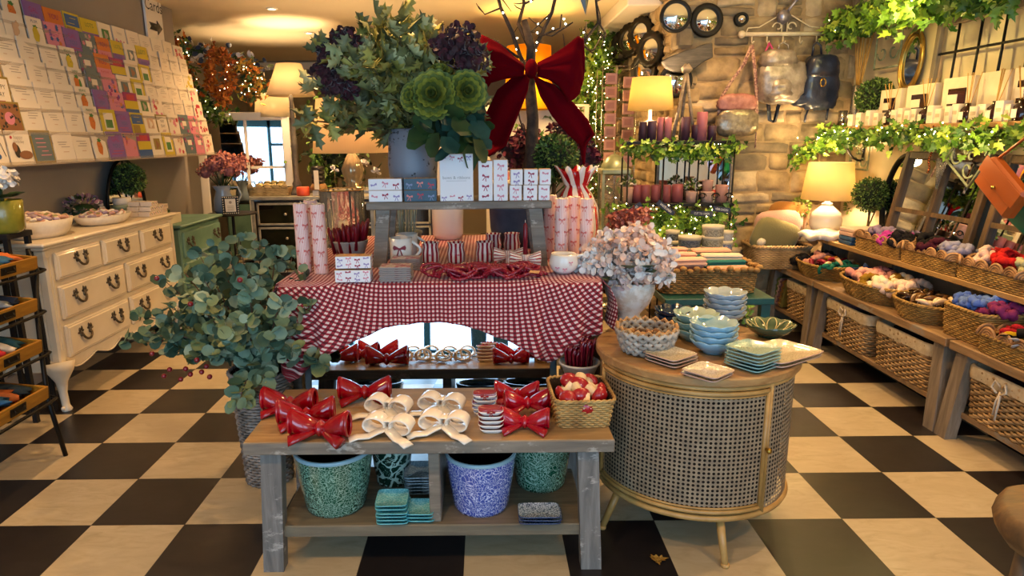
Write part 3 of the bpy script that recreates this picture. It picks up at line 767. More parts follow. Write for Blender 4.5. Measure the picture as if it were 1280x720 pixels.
# --- tall pink bow candles
k=NT('bow_candle_wax'); k.setp(.5); k.b.inputs['Subsurface Weight'].default_value=.0
mp=k.mapping((1,1,1),'UV'); s_=k.N('ShaderNodeSeparateXYZ'); k.L(mp,s_.inputs[0])
st=k.math('GREATER_THAN',k.math('FRACT',k.math('MULTIPLY',s_.outputs[0],36)),.55)
k.col(k.mix(k.math('MULTIPLY',st,.85),'#f2ded8','#d98c84'))
M_pil=k.m; M_pilp=mat('candle_bow_print','#d5726a',rough=.5); M_waxw=mat('pale_wax','#f1e2d0',rough=.4)
def pillar(x,y,r,h,label,g,base=None):
    if base is not None: return dup(base,(x,y,TT),R.uniform(0,6),label,g)
    t=thing('pillar_candle',label,'candle',(x,y,TT),group=g)
    MB().lathe([(r,0),(r,h),(r*.96,h+.003)],28,cz=0).build('wax_body',M_pil,t)
    m=MB(); m.lathe([(r*.96,h+.003),(r*.75,h+.004),(r*.5,h-.002),(0,h-.004)],28,fn=lambda a,t,z:(1,.003*sin(a*5))); m.lathe([(0,0),(r,0)],28); m.build('wax_top',M_waxw,t)
    MB().tube([(0,0,h-.004),(.001,0,h+.008),(.003,0,h+.014)],.0015,5).build('wick',mat('wick','#d8cbb4'),t)
    m=MB()
    for q in range(5):
        for a in range(4):
            an=a*TAU/4+q*.8; m2=MB(); bow2d(m2,T(),.034); m.add([((r+.0008)*cos(an+v[0]/r),(r+.0008)*sin(an+v[0]/r),h*(.12+q*.19)+v[1]) for v in m2.v],m2.f,0,False)
    m.build('bow_print',M_pilp,t); return t
g='tall pink bow candles at the left of the checked table'
x,y=onz(381,339,TT); p0=pillar(x,y,.034,.33,'tall pink striped bow candle, leftmost of the left group',g)
x,y=onz(402,341,TT); pillar(x,y,0,0,'tall pink striped bow candle, right front one of the left group',g,p0)
x,y=onz(393,331,TT); pillar(x,y,0,0,'tall pink striped bow candle standing behind the left pair',g,p0)
g='tall pink bow candles at the right of the checked table'
for (a,b,l) in ((687,322,'tall pink bow candle, leftmost of the right group'),(701,330,'tall pink bow candle, second from the left in the right group'),(716,326,'tall pink bow candle in the right group, behind the white sauce boat'),(732,331,'tall pink bow candle, rightmost of the right group, against the striped sack')):
    x,y=onz(a,b,TT); pillar(x,y,0,0,l,g,p0)
# --- zinc bowl of maroon tapers
x,y=onz(438,322,TT)
bo=thing('candle_bowl','whitewashed zinc bowl holding a bundle of maroon candles','bowl',(x,y,TT))
k=mat('whitewashed_zinc','#b9b4a8','#8d8d8a',9,.5,bump=.3,bsc=60)
MB().lathe([(0,0),(.068,0),(.072,.004),(.1,.09),(.103,.096),(.1,.1),(.095,.094),(.068,.01),(0,.01)],40).build('body',k,bo)
def taper(h=.14,r=.0105):
    return MB().lathe([(0,0),(r,0),(r*.92,h*.9),(r*.5,h),(0,h+.002)],9)
tp=None; r=random.Random(5)
for i in range(34):
    a=i*2.4; q=.083*math.sqrt((i+.5)/34); px_,py_=q*cos(a),q*sin(a)
    rot=(-py_*3.2+r.uniform(-.08,.08),px_*3.2+r.uniform(-.08,.08),0); hz=.012+r.uniform(0,.03)+(.03 if px_>.02 else 0)
    if tp is None: tp=taper(.135).build('taper_candle',M_wax,loc=(x+px_,y+py_,TT+hz),rot=rot); tag(tp,'short maroon candle standing in the whitewashed zinc bowl','candle','maroon candles in the zinc bowl')
    else: dup(tp,(x+px_,y+py_,TT+hz),rot=rot)
# --- patterned gift boxes
M_wbox=mat('white_gift_box','#e9e7ea',rough=.4); M_bprint=mat('bow_print_red','#a02846',rough=.5); M_bprint2=mat('bow_print_pink','#d58a9a',rough=.5); M_nbox=mat('teal_gift_box','#1f4358',rough=.4); M_gedge=mat('gold_edge','#c89a54',rough=.4)
M_lil=mat('bow_print_lilac','#9a88b8',rough=.5)
def gift(name,label,loc,w,d,h,box,group=None,rz=0,bs=.03,seed=0,plain=None,cols=None):
    t=thing(name,label,'box',loc,rz,group); r=random.Random(seed)
    MB().box(0,0,h/2,w,d,h,bev=.0015).build('carton',box,t)
    MB().box(0,0,h+.0006,w*.99,d*.99,.001).build('lid_edge',M_gedge,t)
    m=MB(); nx=max(1,int(w/bs)); nz=max(1,int(h/(bs*1.15)))
    for face in('f','r','t','l'):
        if face=='f': M=frameM((0,-d/2-.0006,h/2),(1,0,0),(0,0,1)); fw_,fh_=w,h
        elif face=='r': M=frameM((w/2+.0006,0,h/2),(0,1,0),(0,0,1)); fw_,fh_=d,h
        elif face=='l': M=frameM((-w/2-.0006,0,h/2),(0,-1,0),(0,0,1)); fw_,fh_=d,h
        else: M=frameM((0,0,h+.0016),(1,0,0),(0,1,0)); fw_,fh_=w,d
        a=max(1,round(fw_/bs)); b=max(1,round(fh_/(bs*.9)))
        for i in range(a):
            for j in range(b):
                xx=(-.5+(i+.5)/a)*fw_; yy=(-.5+(j+.5)/b)*fh_+bs*.08*(1 if i%2 else -1)
                if plain and face=='f' and abs(yy)<fh_*plain: continue
                bow2d(m,M@T(xx,yy,0,rz=r.uniform(-.3,.3)),min(bs,fw_/a)*.66,(i*2+j*3+seed)%3,r.random()<.75)
    m.build('bow_print',cols or [M_bprint,M_bprint2,M_lil],t)
    if plain:
        m=MB(); M=frameM((0,-d/2-.0007,h/2),(1,0,0),(0,0,1)); text(m,'bows & ribbons',M,w*.13); rect2d(m,M,-w*.3,-h*.07,w*.3,-h*.064); m.build('lettering',mat('grey_print','#9a9a9a'),t)
    return t
g='white bow-print boxes by the zinc bowl'
x,y=onz(441,353,TT)
gift('gift_box','white bow-print gift box, lower one of the pair before the zinc bowl',(x,y+.035,TT),.16,.07,.055,M_wbox,g,.0,.04,1)
gift('gift_box','white bow-print gift box, upper one of the pair before the zinc bowl',(x+.003,y+.037,TT+.0575),.158,.07,.055,M_wbox,g,.03,.04,2)
# --- coaster stacks
M_cst=mat('coaster_edge','#8a7f7a',rough=.5); M_cstt=mat('coaster_top','#cdbcb0','#a9606a',40,.4,lo=.5,hi=.55)
def coaster_stack(px_,py_,n,label):
    x,y=onz(px_,py_,TT); pr=None
    for i in range(n):
        lb='%s, %s'%(label,'top one' if i==n-1 else 'bottom one' if i==0 else 'layer %s up'%['two','three','four','five','six','seven'][i-1])
        if pr is None:
            m=MB(); m.box(0,0,.0035,.145,.11,.007,bev=.001); m.box(0,0,.0075,.135,.10,.001,1); pr=m.build('coaster',[M_cst,M_cstt],loc=(x,y+.05,TT)); tag(pr,lb,'coaster','stacked coasters on the checked cloth')
        else: dup(pr,(x+R.uniform(-.002,.002),y+.05,TT+.0088*i),R.uniform(-.02,.02),lb)
coaster_stack(494,352,7,'grey rectangular coaster in the front stack'); coaster_stack(507,338,6,'grey rectangular coaster in the rear stack')
# --- mugs
def mug(loc,rz,label,g):
    t=thing('mug',label,'mug',loc,rz,g); r=.043;h=.1
    MB().lathe([(0,0),(r*.9,0),(r,.006),(r*.96,h*.5),(r,h),(r*.95,h),(r*.9,h*.5),(r*.88,.01),(0,.008)],32).build('body',M_cer,t)
    pts=[(r*.95+.032*sin(PI*i/10),0,h*(.85-.65*i/10)) for i in range(11)]; MB().tube(pts,.0055,7).build('handle',M_cer,t)
    m=MB(); bow2d(m,frameM((0,-r-.0012,h*.62),(1,0,0),(0,0,1)),.05); m.build('bow_print',mat('dark_red_print','#7c1226'),t); return t
x,y=onz(501,331,TT)
mg=mug((x,y+.03,TT),0,'white mug with dark red bow print, front of the pair','white bow mugs'); dup(mg,(x+.012,y+.17,TT),.1,'white mug standing behind the other bow mug')
MUGS=[o for o in COL.objects if o.name.split('.')[0]=='mug']
# --- striped tumblers
k=NT('red_stripe_glaze'); k.setp(.15,0,.5); s_=k.N('ShaderNodeSeparateXYZ'); k.L(k.co('UV'),s_.inputs[0]); k.col(k.mix(k.math('GREATER_THAN',k.math('FRACT',k.math('MULTIPLY',s_.outputs[0],11)),.5),'#e6d8d2','#8e1428')); M_strp=k.m
pr=None
for i,(a,b,lb) in enumerate(((538,329,'nearest the mugs'),(570,329,'second from the mugs'),(606,328,'behind the middle of the red beads'),(617,316,'back row, left one'),(640,315,'back row, right one behind the bow candlestick'))):
    x,y=onz(a,b,TT); lb='red and white striped ceramic beaker, '+lb
    if pr is None:
        h=.105; pr=thing('striped_beaker',lb,'beaker',(x,y+.03,TT),0,'striped beakers')
        MB().lathe([(0,0),(.042,0),(.046,.01),(.047,.05),(.04,.082),(.043,.1),(.047,h),(.044,h),(.037,.08),(.042,.01),(0,.01)],33).build('body',M_strp,pr)
        MB().ball((0,-.048,.045),.006,8,6).build('bead',mat('pink_bead','#d88b94'),pr)
    else: dup(pr,(x,y+.03,TT),.3*i,lb)
# --- heap of red beaded garlands
r=random.Random(21); x0,y0=onz(548,350,TT); x1,y1=onz(668,345,TT)
M_bead=mat('crimson_bead','#8a0a24',rough=.15,coat=.5)
for gi in range(14):
    cx=x0+(x1-x0)*(gi+.4)/14+r.uniform(-.02,.02); cy=y0+.05+r.uniform(-.03,.05); m=MB(); a0=r.uniform(0,6); pts=[]
    for i in range(60):
        t=i/60*TAU*1.6+a0; rr=.055+.02*sin(t*2.3+gi); pts.append((rr*cos(t)*1.25,rr*sin(t)*.7,.010+.024*(1+sin(t*1.7+gi))))
    m.tube(pts,.0068,6,closed=False); 
    for p in pts[::3]: m.ball(p,.0098,6,5)
    o=m.build('bead_garland',M_bead,loc=(cx,cy,TT-.002)); tag(o,'crimson beaded garland coiled in the heap in front of the striped beakers','garland','crimson garlands heaped on the checked cloth')
for (a,b,rz) in ((573,334,.1),(668,341,-.4)):
    x,y=onz(a,b,TT+.04); m=MB().box(0,0,0,.045,.016,.003); o=m.build('price_tag',mat('kraft_tag','#d69a62'),loc=(x,y,TT+.044),rot=(.5,0,rz)); tag(o,'orange paper tag on the crimson garlands, '+('left one' if a<600 else 'right one by the bow candlestick'),'tag')
# --- bow candlestick with taper, and a second bow behind
k=NT('bow_stripe_glaze'); k.setp(.15,0,.5); s_=k.N('ShaderNodeSeparateXYZ'); k.L(k.co('UV'),s_.inputs[0]); k.col(k.mix(k.math('GREATER_THAN',k.math('FRACT',k.math('MULTIPLY',s_.outputs[0],14)),.62),'#ece0d4','#a1202e')); M_bst=k.m
def bowstick(loc,label,s=1):
    t=thing('bow_candlestick',label,'candle holder',loc,0,'striped bow candle holders')
    m=MB()
    for sg in(-1,1):
        st=[((sg*(.01+.065*u)*s,0,(.05+.012+.03*u**.7)*s),(sg*(.01+.065*u)*s,0,(.05-.012-.032*u**.7)*s),(0,(.012+.018*sin(PI*min(u,.9)))*s,0)) for u in(0,.2,.45,.7,.9,1)]
        st.append(((sg*.079*s,0,.06*s),(sg*.079*s,0,.042*s),(0,.01*s,0))); ring_between(m,st,28)
    m.lathe([(0,0),(.03*s,0),(.02*s,.02*s),(.018*s,.05*s),(.022*s,.075*s),(.012*s,.075*s),(0,.06*s)],20); m.build('bow_body',M_bst,t); return t
x,y=onz(657,338,TT)
b1=bowstick((x,y+.03,TT),'striped ceramic bow candle holder carrying the single red taper'); dup(b1,(x-.07,y+.14,TT),0,'striped ceramic bow candle holder without a candle, behind the other')
o=MB().lathe([(0,0),(.0115,0),(.0105,.15),(.004,.16),(0,.162)],14).build('taper_candle',M_wax,loc=(x,y+.03,TT+.062)); tag(o,'single upright maroon taper in the striped bow candle holder','candle')
MB().tube([(0,0,.16),(0,0,.175)],.0015,5).build('wick',M_waxw,o)
# --- white sauce boat
x,y=onz(706,344,TT)
t=thing('bow_pitcher','small round white pitcher with pink bow prints and ribbon handle','pitcher',(x,y+.05,TT),.0)
m=MB().lathe([(0,0),(.035,0),(.06,.02),(.07,.05),(.062,.085),(.058,.095),(.054,.085),(.062,.05),(.05,.02),(0,.01)],36,fn=lambda a,t,z:1+.12*max(0,cos(a-2.2))**6*(t>.5)); m.build('body',M_cer,t)
MB().tube([(.062,0,.078),(.09,0,.088),(.1,0,.07),(.09,0,.045),(.066,0,.03)],.007,7).build('handle',M_cer,t)
MB().tube([(.09,-.0,.04),(.105,-.01,.02),(.12,-.01,.004)],.006,6).build('ribbon_tail',M_cer,t)
m=MB(); 
for an,zz in ((-1.2,.06),(-2.1,.035),(-1.6,.03)): bow2d(m,frameM((cos(an)*.072,sin(an)*.072,zz),(-sin(an),cos(an),0),(0,0,1)),.022)
m.build('bow_print',M_bprint2,t)
# --- striped sack vase
k=NT('swirl_stripe_glaze'); k.setp(.12,0,.5); s_=k.N('ShaderNodeSeparateXYZ'); k.L(k.co('UV'),s_.inputs[0])
sw=k.math('ADD',k.math('MULTIPLY',s_.outputs[0],9),k.math('MULTIPLY',s_.outputs[1],1.6)); k.col(k.mix(k.math('GREATER_THAN',k.math('FRACT',sw),.5),'#e9e2da','#b30d1c'))
x,y=onz(724,318,TT)
sv=thing('sack_vase','tall red and white swirl-striped ceramic vase shaped like a tied sack','vase',(x,y+.17,TT))
pr=[(0,0),(.1,0),(.13,.04),(.148,.13),(.14,.24),(.1,.32),(.068,.36),(.072,.375),(.1,.42),(.128,.46),(.12,.46),(.06,.37)]
MB().lathe(pr,54,fn=lambda a,t,z:(1+(.13*cos(9*a) if z>.36 else .03*cos(9*a)*(z/.36)),(.018*cos(9*a) if z>.4 else 0)),sx=.9,sy=.9).build('body',k.m,sv)
for o in COL.objects:
    if o not in MARK and o.parent is None and o is not ri: o.scale=(.915,)*3
for o in MUGS: o.scale=(1.25,)*3
# --- boxes on the riser
RT=RZ+.001
def onr(px0,px1,yb): a=az(px0,yb,RT);b=az(px1,yb,RT); return (a.x+b.x)/2,(a.y+b.y)/2,abs(b.x-a.x)
g='boxes on the riser'
cx,cy,w_=onr(461,503,249); cy=max(cy,RF+.01)
sc_=(RF+.02)/cy
def rb(name,lab,p0,p1,yt,yb,d,box,bs=.04,seed=0,z=0,cols=None,plain=None):
    Y=RF+.012; a=ay(p0,yb,Y);b=ay(p1,yb,Y);h=ay((p0+p1)/2,yt,Y).z-ay((p0+p1)/2,yb,Y).z
    gift(name,lab,((a.x+b.x)/2,Y+d/2,RT+z),b.x-a.x-.002,d,h,box,g,R.uniform(-.02,.02),bs,seed,plain,cols); return h
cn=[mat('coral_print','#d97d78'),mat('lilac_on_teal','#7c86a8'),mat('crimson_print','#b12a40')]
h=rb('soap_box','white bow-print soap box, lower one at the left end of the riser',461,503,236,250,.07,M_wbox,.045,1); rb('soap_box','white bow-print soap box, upper one at the left end of the riser',461,503,236,250,.07,M_wbox,.045,2,h+.002)
h=rb('soap_box','dark teal bow-print soap box, lower one of the pair',505,546,236,250,.07,M_nbox,.045,3,0,cn); rb('soap_box','dark teal bow-print soap box, upper one of the pair',505,546,236,250,.07,M_nbox,.045,4,h+.002,cn)
rb('gift_box','largest white bow-print gift box with a plain lettered middle',550,592,190,249,.09,M_wbox,.038,5,0,None,.28)
rb('gift_box','tall narrow white bow-print box, left of the two',598,616,200,250,.06,M_wbox,.05,6); rb('gift_box','tall narrow white bow-print box, right of the two',617,635,199,250,.06,M_wbox,.05,7)
for (p0,p1,l) in ((637,653,'left'),(654,672,'middle'),(673,688,'right')):
    h=rb('soap_box','small square white bow box in the lower row of the right stack, %s one'%l,p0,p1-.5,231,250,.06,M_wbox,.045,p0); rb('soap_box','small square white bow box in the upper row of the right stack, %s one'%l,p0+1,p1+.5,231,250,.06,M_wbox,.045,p1,h+.002)
# ------------------------------------------------------------ round cane cabinet
CXX,CYY,CR,CH=.817,2.525,.385,.70
ca=thing('cane_cabinet','round oak-topped cabinet with woven cane sides on slim brass-yellow legs','cabinet',(CXX,CYY,0))
MB().lathe([(0,CH-.034),(CR-.006,CH-.034),(CR,CH-.028),(CR,CH-.006),(CR-.006,CH),(0,CH)],96,smooth=False).build('round_top',W_top,ca)
RB_=CR-.02; zb,zt=.165,CH-.036
M_ratt=mat('rattan_pole','#a87e42','#c79c5c',10,.4)
M_cane=mat('grey_cane','#85735c','#a08c70',30,.6)
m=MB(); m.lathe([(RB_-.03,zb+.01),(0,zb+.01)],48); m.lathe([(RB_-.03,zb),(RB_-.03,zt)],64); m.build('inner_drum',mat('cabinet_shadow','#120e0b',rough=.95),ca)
# cane web: a lattice with round holes, wrapped on the drum
def cane(mb,a0,a1,z0,z1,rad,cell=.0168):
    nx=max(1,round((a1-a0)*rad/cell)); nz=max(1,round((z1-z0)/cell)); 
    for i in range(nx):
        for j in range(nz):
            vs=[]
            for t in range(8):
                q=TAU*t/8; c_,s_=cos(q),sin(q); k_=1/max(abs(c_),abs(s_))
                for kk in(.5*k_,.33):
                    a=a0+(a1-a0)*(i+.5+kk*c_)/nx; z=z0+(z1-z0)*(j+.5+kk*s_)/nz; vs.append((rad*cos(a),rad*sin(a),z))
            mb.add(vs,[(2*t,2*((t+1)%8),2*((t+1)%8)+1,2*t+1) for t in range(8)],0,False)
        # uncovered corners are shared, nothing else to fill
def pole_arc(mb,a0,a1,z,rad,r): 
    n=max(4,int((a1-a0)/.06)); mb.tube([(rad*cos(a0+(a1-a0)*i/n),rad*sin(a0+(a1-a0)*i/n),z) for i in range(n+1)],r,8)
full=TAU
aD0,aD1=math.radians(-171),math.radians(-64.5)      # the door, seen from the front left to the knob
m=MB(); cane(m,aD1+.05,aD0+TAU-.02,zb+.012,zt-.012,RB_); m.build('cane_panel',M_cane,ca)
m=MB()
m.tube([(RB_*cos(a),RB_*sin(a),zb) for a in [TAU*i/80 for i in range(80)]],.012,8,closed=True)
m.tube([(RB_*cos(a),RB_*sin(a),zt-.008) for a in [TAU*i/80 for i in range(80)]],.009,8,closed=True)
m.tube([((RB_+.003)*cos(aD1+.035),(RB_+.003)*sin(aD1+.035),z) for z in(zb,zt)],.008,8); m.tube([((RB_+.003)*cos(aD0-.02),(RB_+.003)*sin(aD0-.02),z) for z in(zb,zt)],.008,8)
m.build('rattan_frame',M_ratt,ca)
dr=MB(); cane(dr,aD0+.03,aD1-.03,zb+.035,zt-.035,RB_+.002); do=dr.build('door',M_cane,ca)
m=MB()
for z in (zb+.026,zt-.026): pole_arc(m,aD0,aD1,z,RB_+.004,.0085)
for a in(aD0,aD1-.005): m.tube([((RB_+.004)*cos(a),(RB_+.004)*sin(a),z) for z in(zb+.026,zt-.026)],.0085,8)
for z in(zb+.040,zt-.040): pole_arc(m,aD0+.03,aD1-.03,z,RB_+.004,.004)
m.build('door_frame',M_ratt,do)
a=aD1-.005; m=MB(); m.M=T((RB_+.012)*cos(a),(RB_+.012)*sin(a),.42,rz=a,ry=PI/2); m.lathe([(0,.024),(.009,.022),(.011,.014),(.005,.006),(.005,0),(0,0)],16); m.build('knob',M_gold,do)
for i,(lx,ly) in enumerate(((.02,-.36),(-.33,-.14),(-.2,.3),(.24,.26))):
    l=math.hypot(lx,ly); k_=(RB_-.04)/l; m=MB(); m.tube([(lx*k_*1.0,ly*k_*1.0,zb+.005),(lx*1.13,ly*1.13,.006)],[.017,.012],10); m.tube([(lx*1.13,ly*1.13,.012),(lx*1.133,ly*1.133,0)],[.016,.015],10); m.build('leg',M_ratt,ca)
KT=CH+.001
def onc(x,y): p=az(x,y,KT); return p.x,p.y
# --- square plates
D_sp=dish_mat('speckled_cream_dish','#d8cfb4','#b9a98a',120,.06); D_pk=mat('pink_clay_edge','#c0a090',rough=.3,coat=.3)
D_tl=dish_mat('speckled_aqua_dish','#a9c4b8','#7fa79e',120,.06); D_ta=mat('aqua_edge','#86b3b4',rough=.2,coat=.4)
def plate_stack(px_,py_,n,s,mats,label,rz,step=.012,h=.0118,sx=None):
    x,y=onc(px_,py_); dish_stack(x,y,KT,n,sx or s,s,mats,label,step,rz,h,'square plates on the cane cabinet',.003)
plate_stack(838,452,3,.145,[D_pk,D_sp],'cream speckled square plate in the left stack',.62)
plate_stack(884,470,2,.135,[D_pk,D_sp],'cream speckled square plate in the front low stack',.72)
plate_stack(940,458,6,.145,[D_ta,D_tl],'aqua speckled square plate in the tall stack',.62,.0125,.012)
plate_stack(974,447,2,.2,[D_pk,D_sp],'large cream speckled plate at the right edge',.55,.014,.0135,.27)
# --- scalloped bowls
def bowl_mb(r,h,lob=9,amp=.06,foot=.45):
    f=lambda a,t,z:(1+amp*abs(sin(a*lob/2))*(z/h),.006*abs(sin(a*lob/2))*(z/h))
    return MB().lathe([(0,0),(r*foot,0),(r*foot,.005),(r*.8,h*.45),(r,h),(r*.96,h+.002),(r*.76,h*.5),(r*foot*.9,.012),(0,.01)],54,mi=[0,0,0,0,1,1,1,1],fn=f)
B_bl=[mat('sky_blue_glaze','#6e9dbb','#86b4cb',10,.1,coat=.6),mat('pale_blue_inside','#9dc0ca','#8fb3c4',8,.1,coat=.6)]
B_pb=[mat('pale_grey_blue_glaze','#8fa3b5','#a5b8c8',10,.1,coat=.6),mat('pale_grey_inside','#a9bac6','#90a6b6',8,.1,coat=.6)]
B_nv=[mat('navy_glaze','#14273f','#1d3450',8,.1,coat=.6),mat('navy_inside','#203b5c','#16293f',8,.1,coat=.6)]
B_gr=[mat('olive_glaze','#2f4330','#405540',10,.1,coat=.6),mat('olive_inside','#3c523c','#4d6348',8,.1,coat=.6)]
B_tq=[mat('teal_bowl_glaze','#5d8f97','#7cadb2',10,.1,coat=.6),mat('cream_blue_inside','#a8b9a8','#8fb0ae',8,.1,coat=.6)]
def bowl_stack(px_,py_,n,r,h,step,ms,label,tilt=0,dz=0):
    x,y=onc(px_,py_); pr=None
    for i in range(n):
        lb='%s, %s'%(label,('topmost' if i==n-1 else 'lowest' if i==0 else ['second','third','fourth','fifth'][i-1]+' from the bottom') if n>1 else 'on its own')
        if pr is None: pr=bowl_mb(r,h).build('scalloped_bowl',ms,loc=(x,y,KT+dz)); tag(pr,lb,'bowl','scalloped bowls on the cane cabinet')
        else: dup(pr,(x+R.uniform(-.003,.003),y+R.uniform(-.003,.003),KT+dz+i*step),i*.4,lb)
    return x,y
bowl_stack(905,402,5,.088,.045,.022,B_pb,'pale grey-blue scalloped bowl in the back right stack')
bowl_stack(891,440,4,.086,.05,.022,B_bl,'sky blue scalloped bowl in the front stack')
bowl_stack(868,425,3,.086,.05,.03,B_tq,'teal scalloped bowl half hidden behind the sky blue stack')
bowl_stack(842,413,3,.078,.045,.023,B_nv,'navy scalloped bowl beside the white planter')
x,y=bowl_stack(961,420,1,.095,.05,.02,B_gr,'olive green flower-shaped bowl with cream petal outlines')
m=MB()
for i in range(9):
    a=TAU*i/9; pts=[]
    for t in range(11): an=a+(t/10)*TAU/9; rr=.04+.056*sin(PI*t/10)**.6; pts.append((rr*cos(an),rr*sin(an),.012+.042*((rr-.04)/.056)))
    m.tube(pts,.0022,5)
o=m.build('petal_outline',mat('cream_slip','#d9c88e',rough=.3)); 
bowls=[o2 for o2 in COL.objects if o2.get('label','').startswith('olive green flower')]; o.parent=bowls[0]
# --- zig-zag woven pot
x,y=onc(808,440)
zp=thing('seagrass_bowl','round seagrass bowl with grey zigzag scallops filled with potpourri','bowl',(x,y+.01,KT))
m=MB(); h=.085
for r_ in range(6):
    z=.008+h*(r_+.3)/6; rad=.08+.032*(z/h)**.7; pts=[]
    for i in range(96):
        a=TAU*i/96; zz=z+.0075*abs(((i/96*18+.5*(r_%2))%1)*2-1)*2-.004; pts.append((rad*cos(a),rad*sin(a),zz))
    m.tube(pts,.0085,6,r_%2,closed=True)
m.build('woven_body',[mat('grey_raffia','#7c7870','#a8a296',20,.8),mat('pale_raffia','#98928a','#c4bcae',20,.8)],zp)
m=MB(); m.lathe([(0,.0),(.078,0),(.1,h*.6),(.108,h)],40); m.build('lining',mat('brown_lining','#5a4026','#7a5836',20,.9),zp)
m=MB(); pts=[]
for i in range(108):
    a=TAU*i/108; pts.append((.112*cos(a),.112*sin(a),h+.004+.009*abs(((i/108*18)%1)*2-1)*2))
m.tube(pts,.006,6,closed=True); m.build('zigzag_rim',mat('tan_raffia','#a0764a','#c09764',20,.8),zp)
m=MB(); r=random.Random(3)
for i in range(60):
    q=.085*math.sqrt(r.random());a=r.random()*TAU; crumple(m,(q*cos(a),q*sin(a),.05+r.uniform(0,.02)),(r.uniform(.008,.016),)*3,r.randrange(3),i,7,5,.5)
pp=m.build('potpourri',[mat('dry_brown','#7a4f2a'),mat('dry_tan','#b58a58'),mat('dry_dark','#4b2f1c')],loc=(x,y+.01,KT)); tag(pp,'dried brown potpourri filling the seagrass zigzag bowl','potpourri',kind='stuff')
# --- white planter with hydrangeas
x,y=az(787,402,KT).x,az(787,402,KT).y
k=NT('limewashed_pot'); k.setp(.7); n=k.noise(k.co(),9,8,.7); k.col(k.ramp(n,[(.42,'#d4c6b4'),(.5,'#e8e4dc'),(.6,'#efeeea')])); k.bump(n,.3,.004); M_lime=k.m
hp_=thing('hydrangea_planter','limewashed white urn of pale pink and white hydrangeas on the cane cabinet','flowers',(x,y+.03,KT))
MB().lathe([(0,0),(.06,0),(.063,.01),(.05,.022),(.052,.035),(.09,.08),(.11,.14),(.112,.18),(.108,.185),(.1,.17),(.05,.05),(0,.04)],36).build('urn',M_lime,hp_)
M_pf=mat('pale_pink_petal','#e6bca4','#f0d4c0',20,.7); M_wf=mat('white_petal','#e8e2dc',rough=.7); M_lf=mat('lilac_petal','#d8c4c0',rough=.7)
r=random.Random(8)
def head(pos,rad,mi,seed,parent,n=130,lf=.03):
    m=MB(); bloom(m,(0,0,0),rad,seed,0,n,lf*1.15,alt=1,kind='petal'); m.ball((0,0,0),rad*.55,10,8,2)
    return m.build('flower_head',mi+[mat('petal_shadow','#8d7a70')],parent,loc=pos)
for i,(a,b,c,rad,ms) in enumerate(((-.06,-.05,.30,.075,0),(.05,-.06,.30,.08,0),(-.13,-.04,.235,.07,1),(.0,-.09,.235,.07,1),(.11,-.03,.235,.07,2),(-.09,.03,.33,.06,1),(.03,.03,.35,.075,0),(.13,.02,.29,.06,0),(-.15,.0,.29,.06,0),(-.05,-.1,.2,.055,2),(.085,-.09,.21,.055,0),(-.19,-.01,.25,.045,1))):
    head((a,b,c),rad,[[M_pf,M_wf],[M_wf,M_lf],[M_lf,M_wf]][ms],i,hp_)
m=MB()
for i in range(26):
    a=r.uniform(0,TAU); e=Vector((cos(a),sin(a)-.2,r.uniform(-.2,.4))); leaf(m,(.08*cos(a),.08*sin(a)-.02,.2+r.uniform(0,.06)),e,(0,0,1),.11,.07,r.randrange(2),'petal')
m.build('leaves',[mat('sage_leaf','#5d6a4e','#75805c',12,.6),mat('deep_sage_leaf','#33503e','#46624a',12,.6)],hp_)
# --- fallen leaf on the floor
p=az(820,702,0); m=MB(); leaf(m,(0,0,0),(1,.2,0),(0,0,1),.05,.045,0,'ivy',.3); leaf(m,(0,0,0),(-.3,.8,0),(0,0,1),.035,.035,0,'ivy',.3); leaf(m,(0,0,.001),(.2,-1,0),(0,0,1),.035,.03,0,'ivy',.3)
o=m.build('fallen_leaf',mat('ochre_leaf','#8a6526','#b08a3a',30,.7),loc=(p.x,p.y,.007)); tag(o,'small dry ochre leaf lying on a black floor tile','leaf')
# ------------------------------------------------------------ behind the riser
TT=TZ+.005
def toX(px_,Y,py_=168): return ay(px_,py_,Y).x
# grey speckled vase of holly on the riser
VY=RF+.25; vx=ay(516,200,VY).x; zt_=ay(515,161,VY).z; vh=zt_-RZ-.002
hv=thing('holly_vase','large grey speckled stoneware vase of frosted holly and burgundy blooms on the riser','flowers',(vx,VY,RZ+.002))
k=NT('speckled_stoneware'); k.setp(.45); n=k.noise(k.co(),7,3); vo=k.N('ShaderNodeTexNoise'); vo.inputs['Scale'].default_value=55; vo.inputs['Detail'].default_value=4; k.L(k.co(),vo.inputs[0])
k.col(k.mix(k.ramp(k.math('MULTIPLY',vo.outputs['Fac'],n),[(.33,'#000000'),(.36,'#ffffff')]),'#7d8390','#2c2f36')); k.bump(vo.outputs['Fac'],.2,.003)
r_=.112
MB().lathe([(0,0),(r_*.93,0),(r_*.97,.01),(r_*1.05,vh*.5),(r_*1.0,vh*.86),(r_*.9,vh*.95),(r_*.87,vh),(r_*.8,vh),(r_*.82,vh*.85),(0,vh*.5)],44).build('body',k.m,hv)
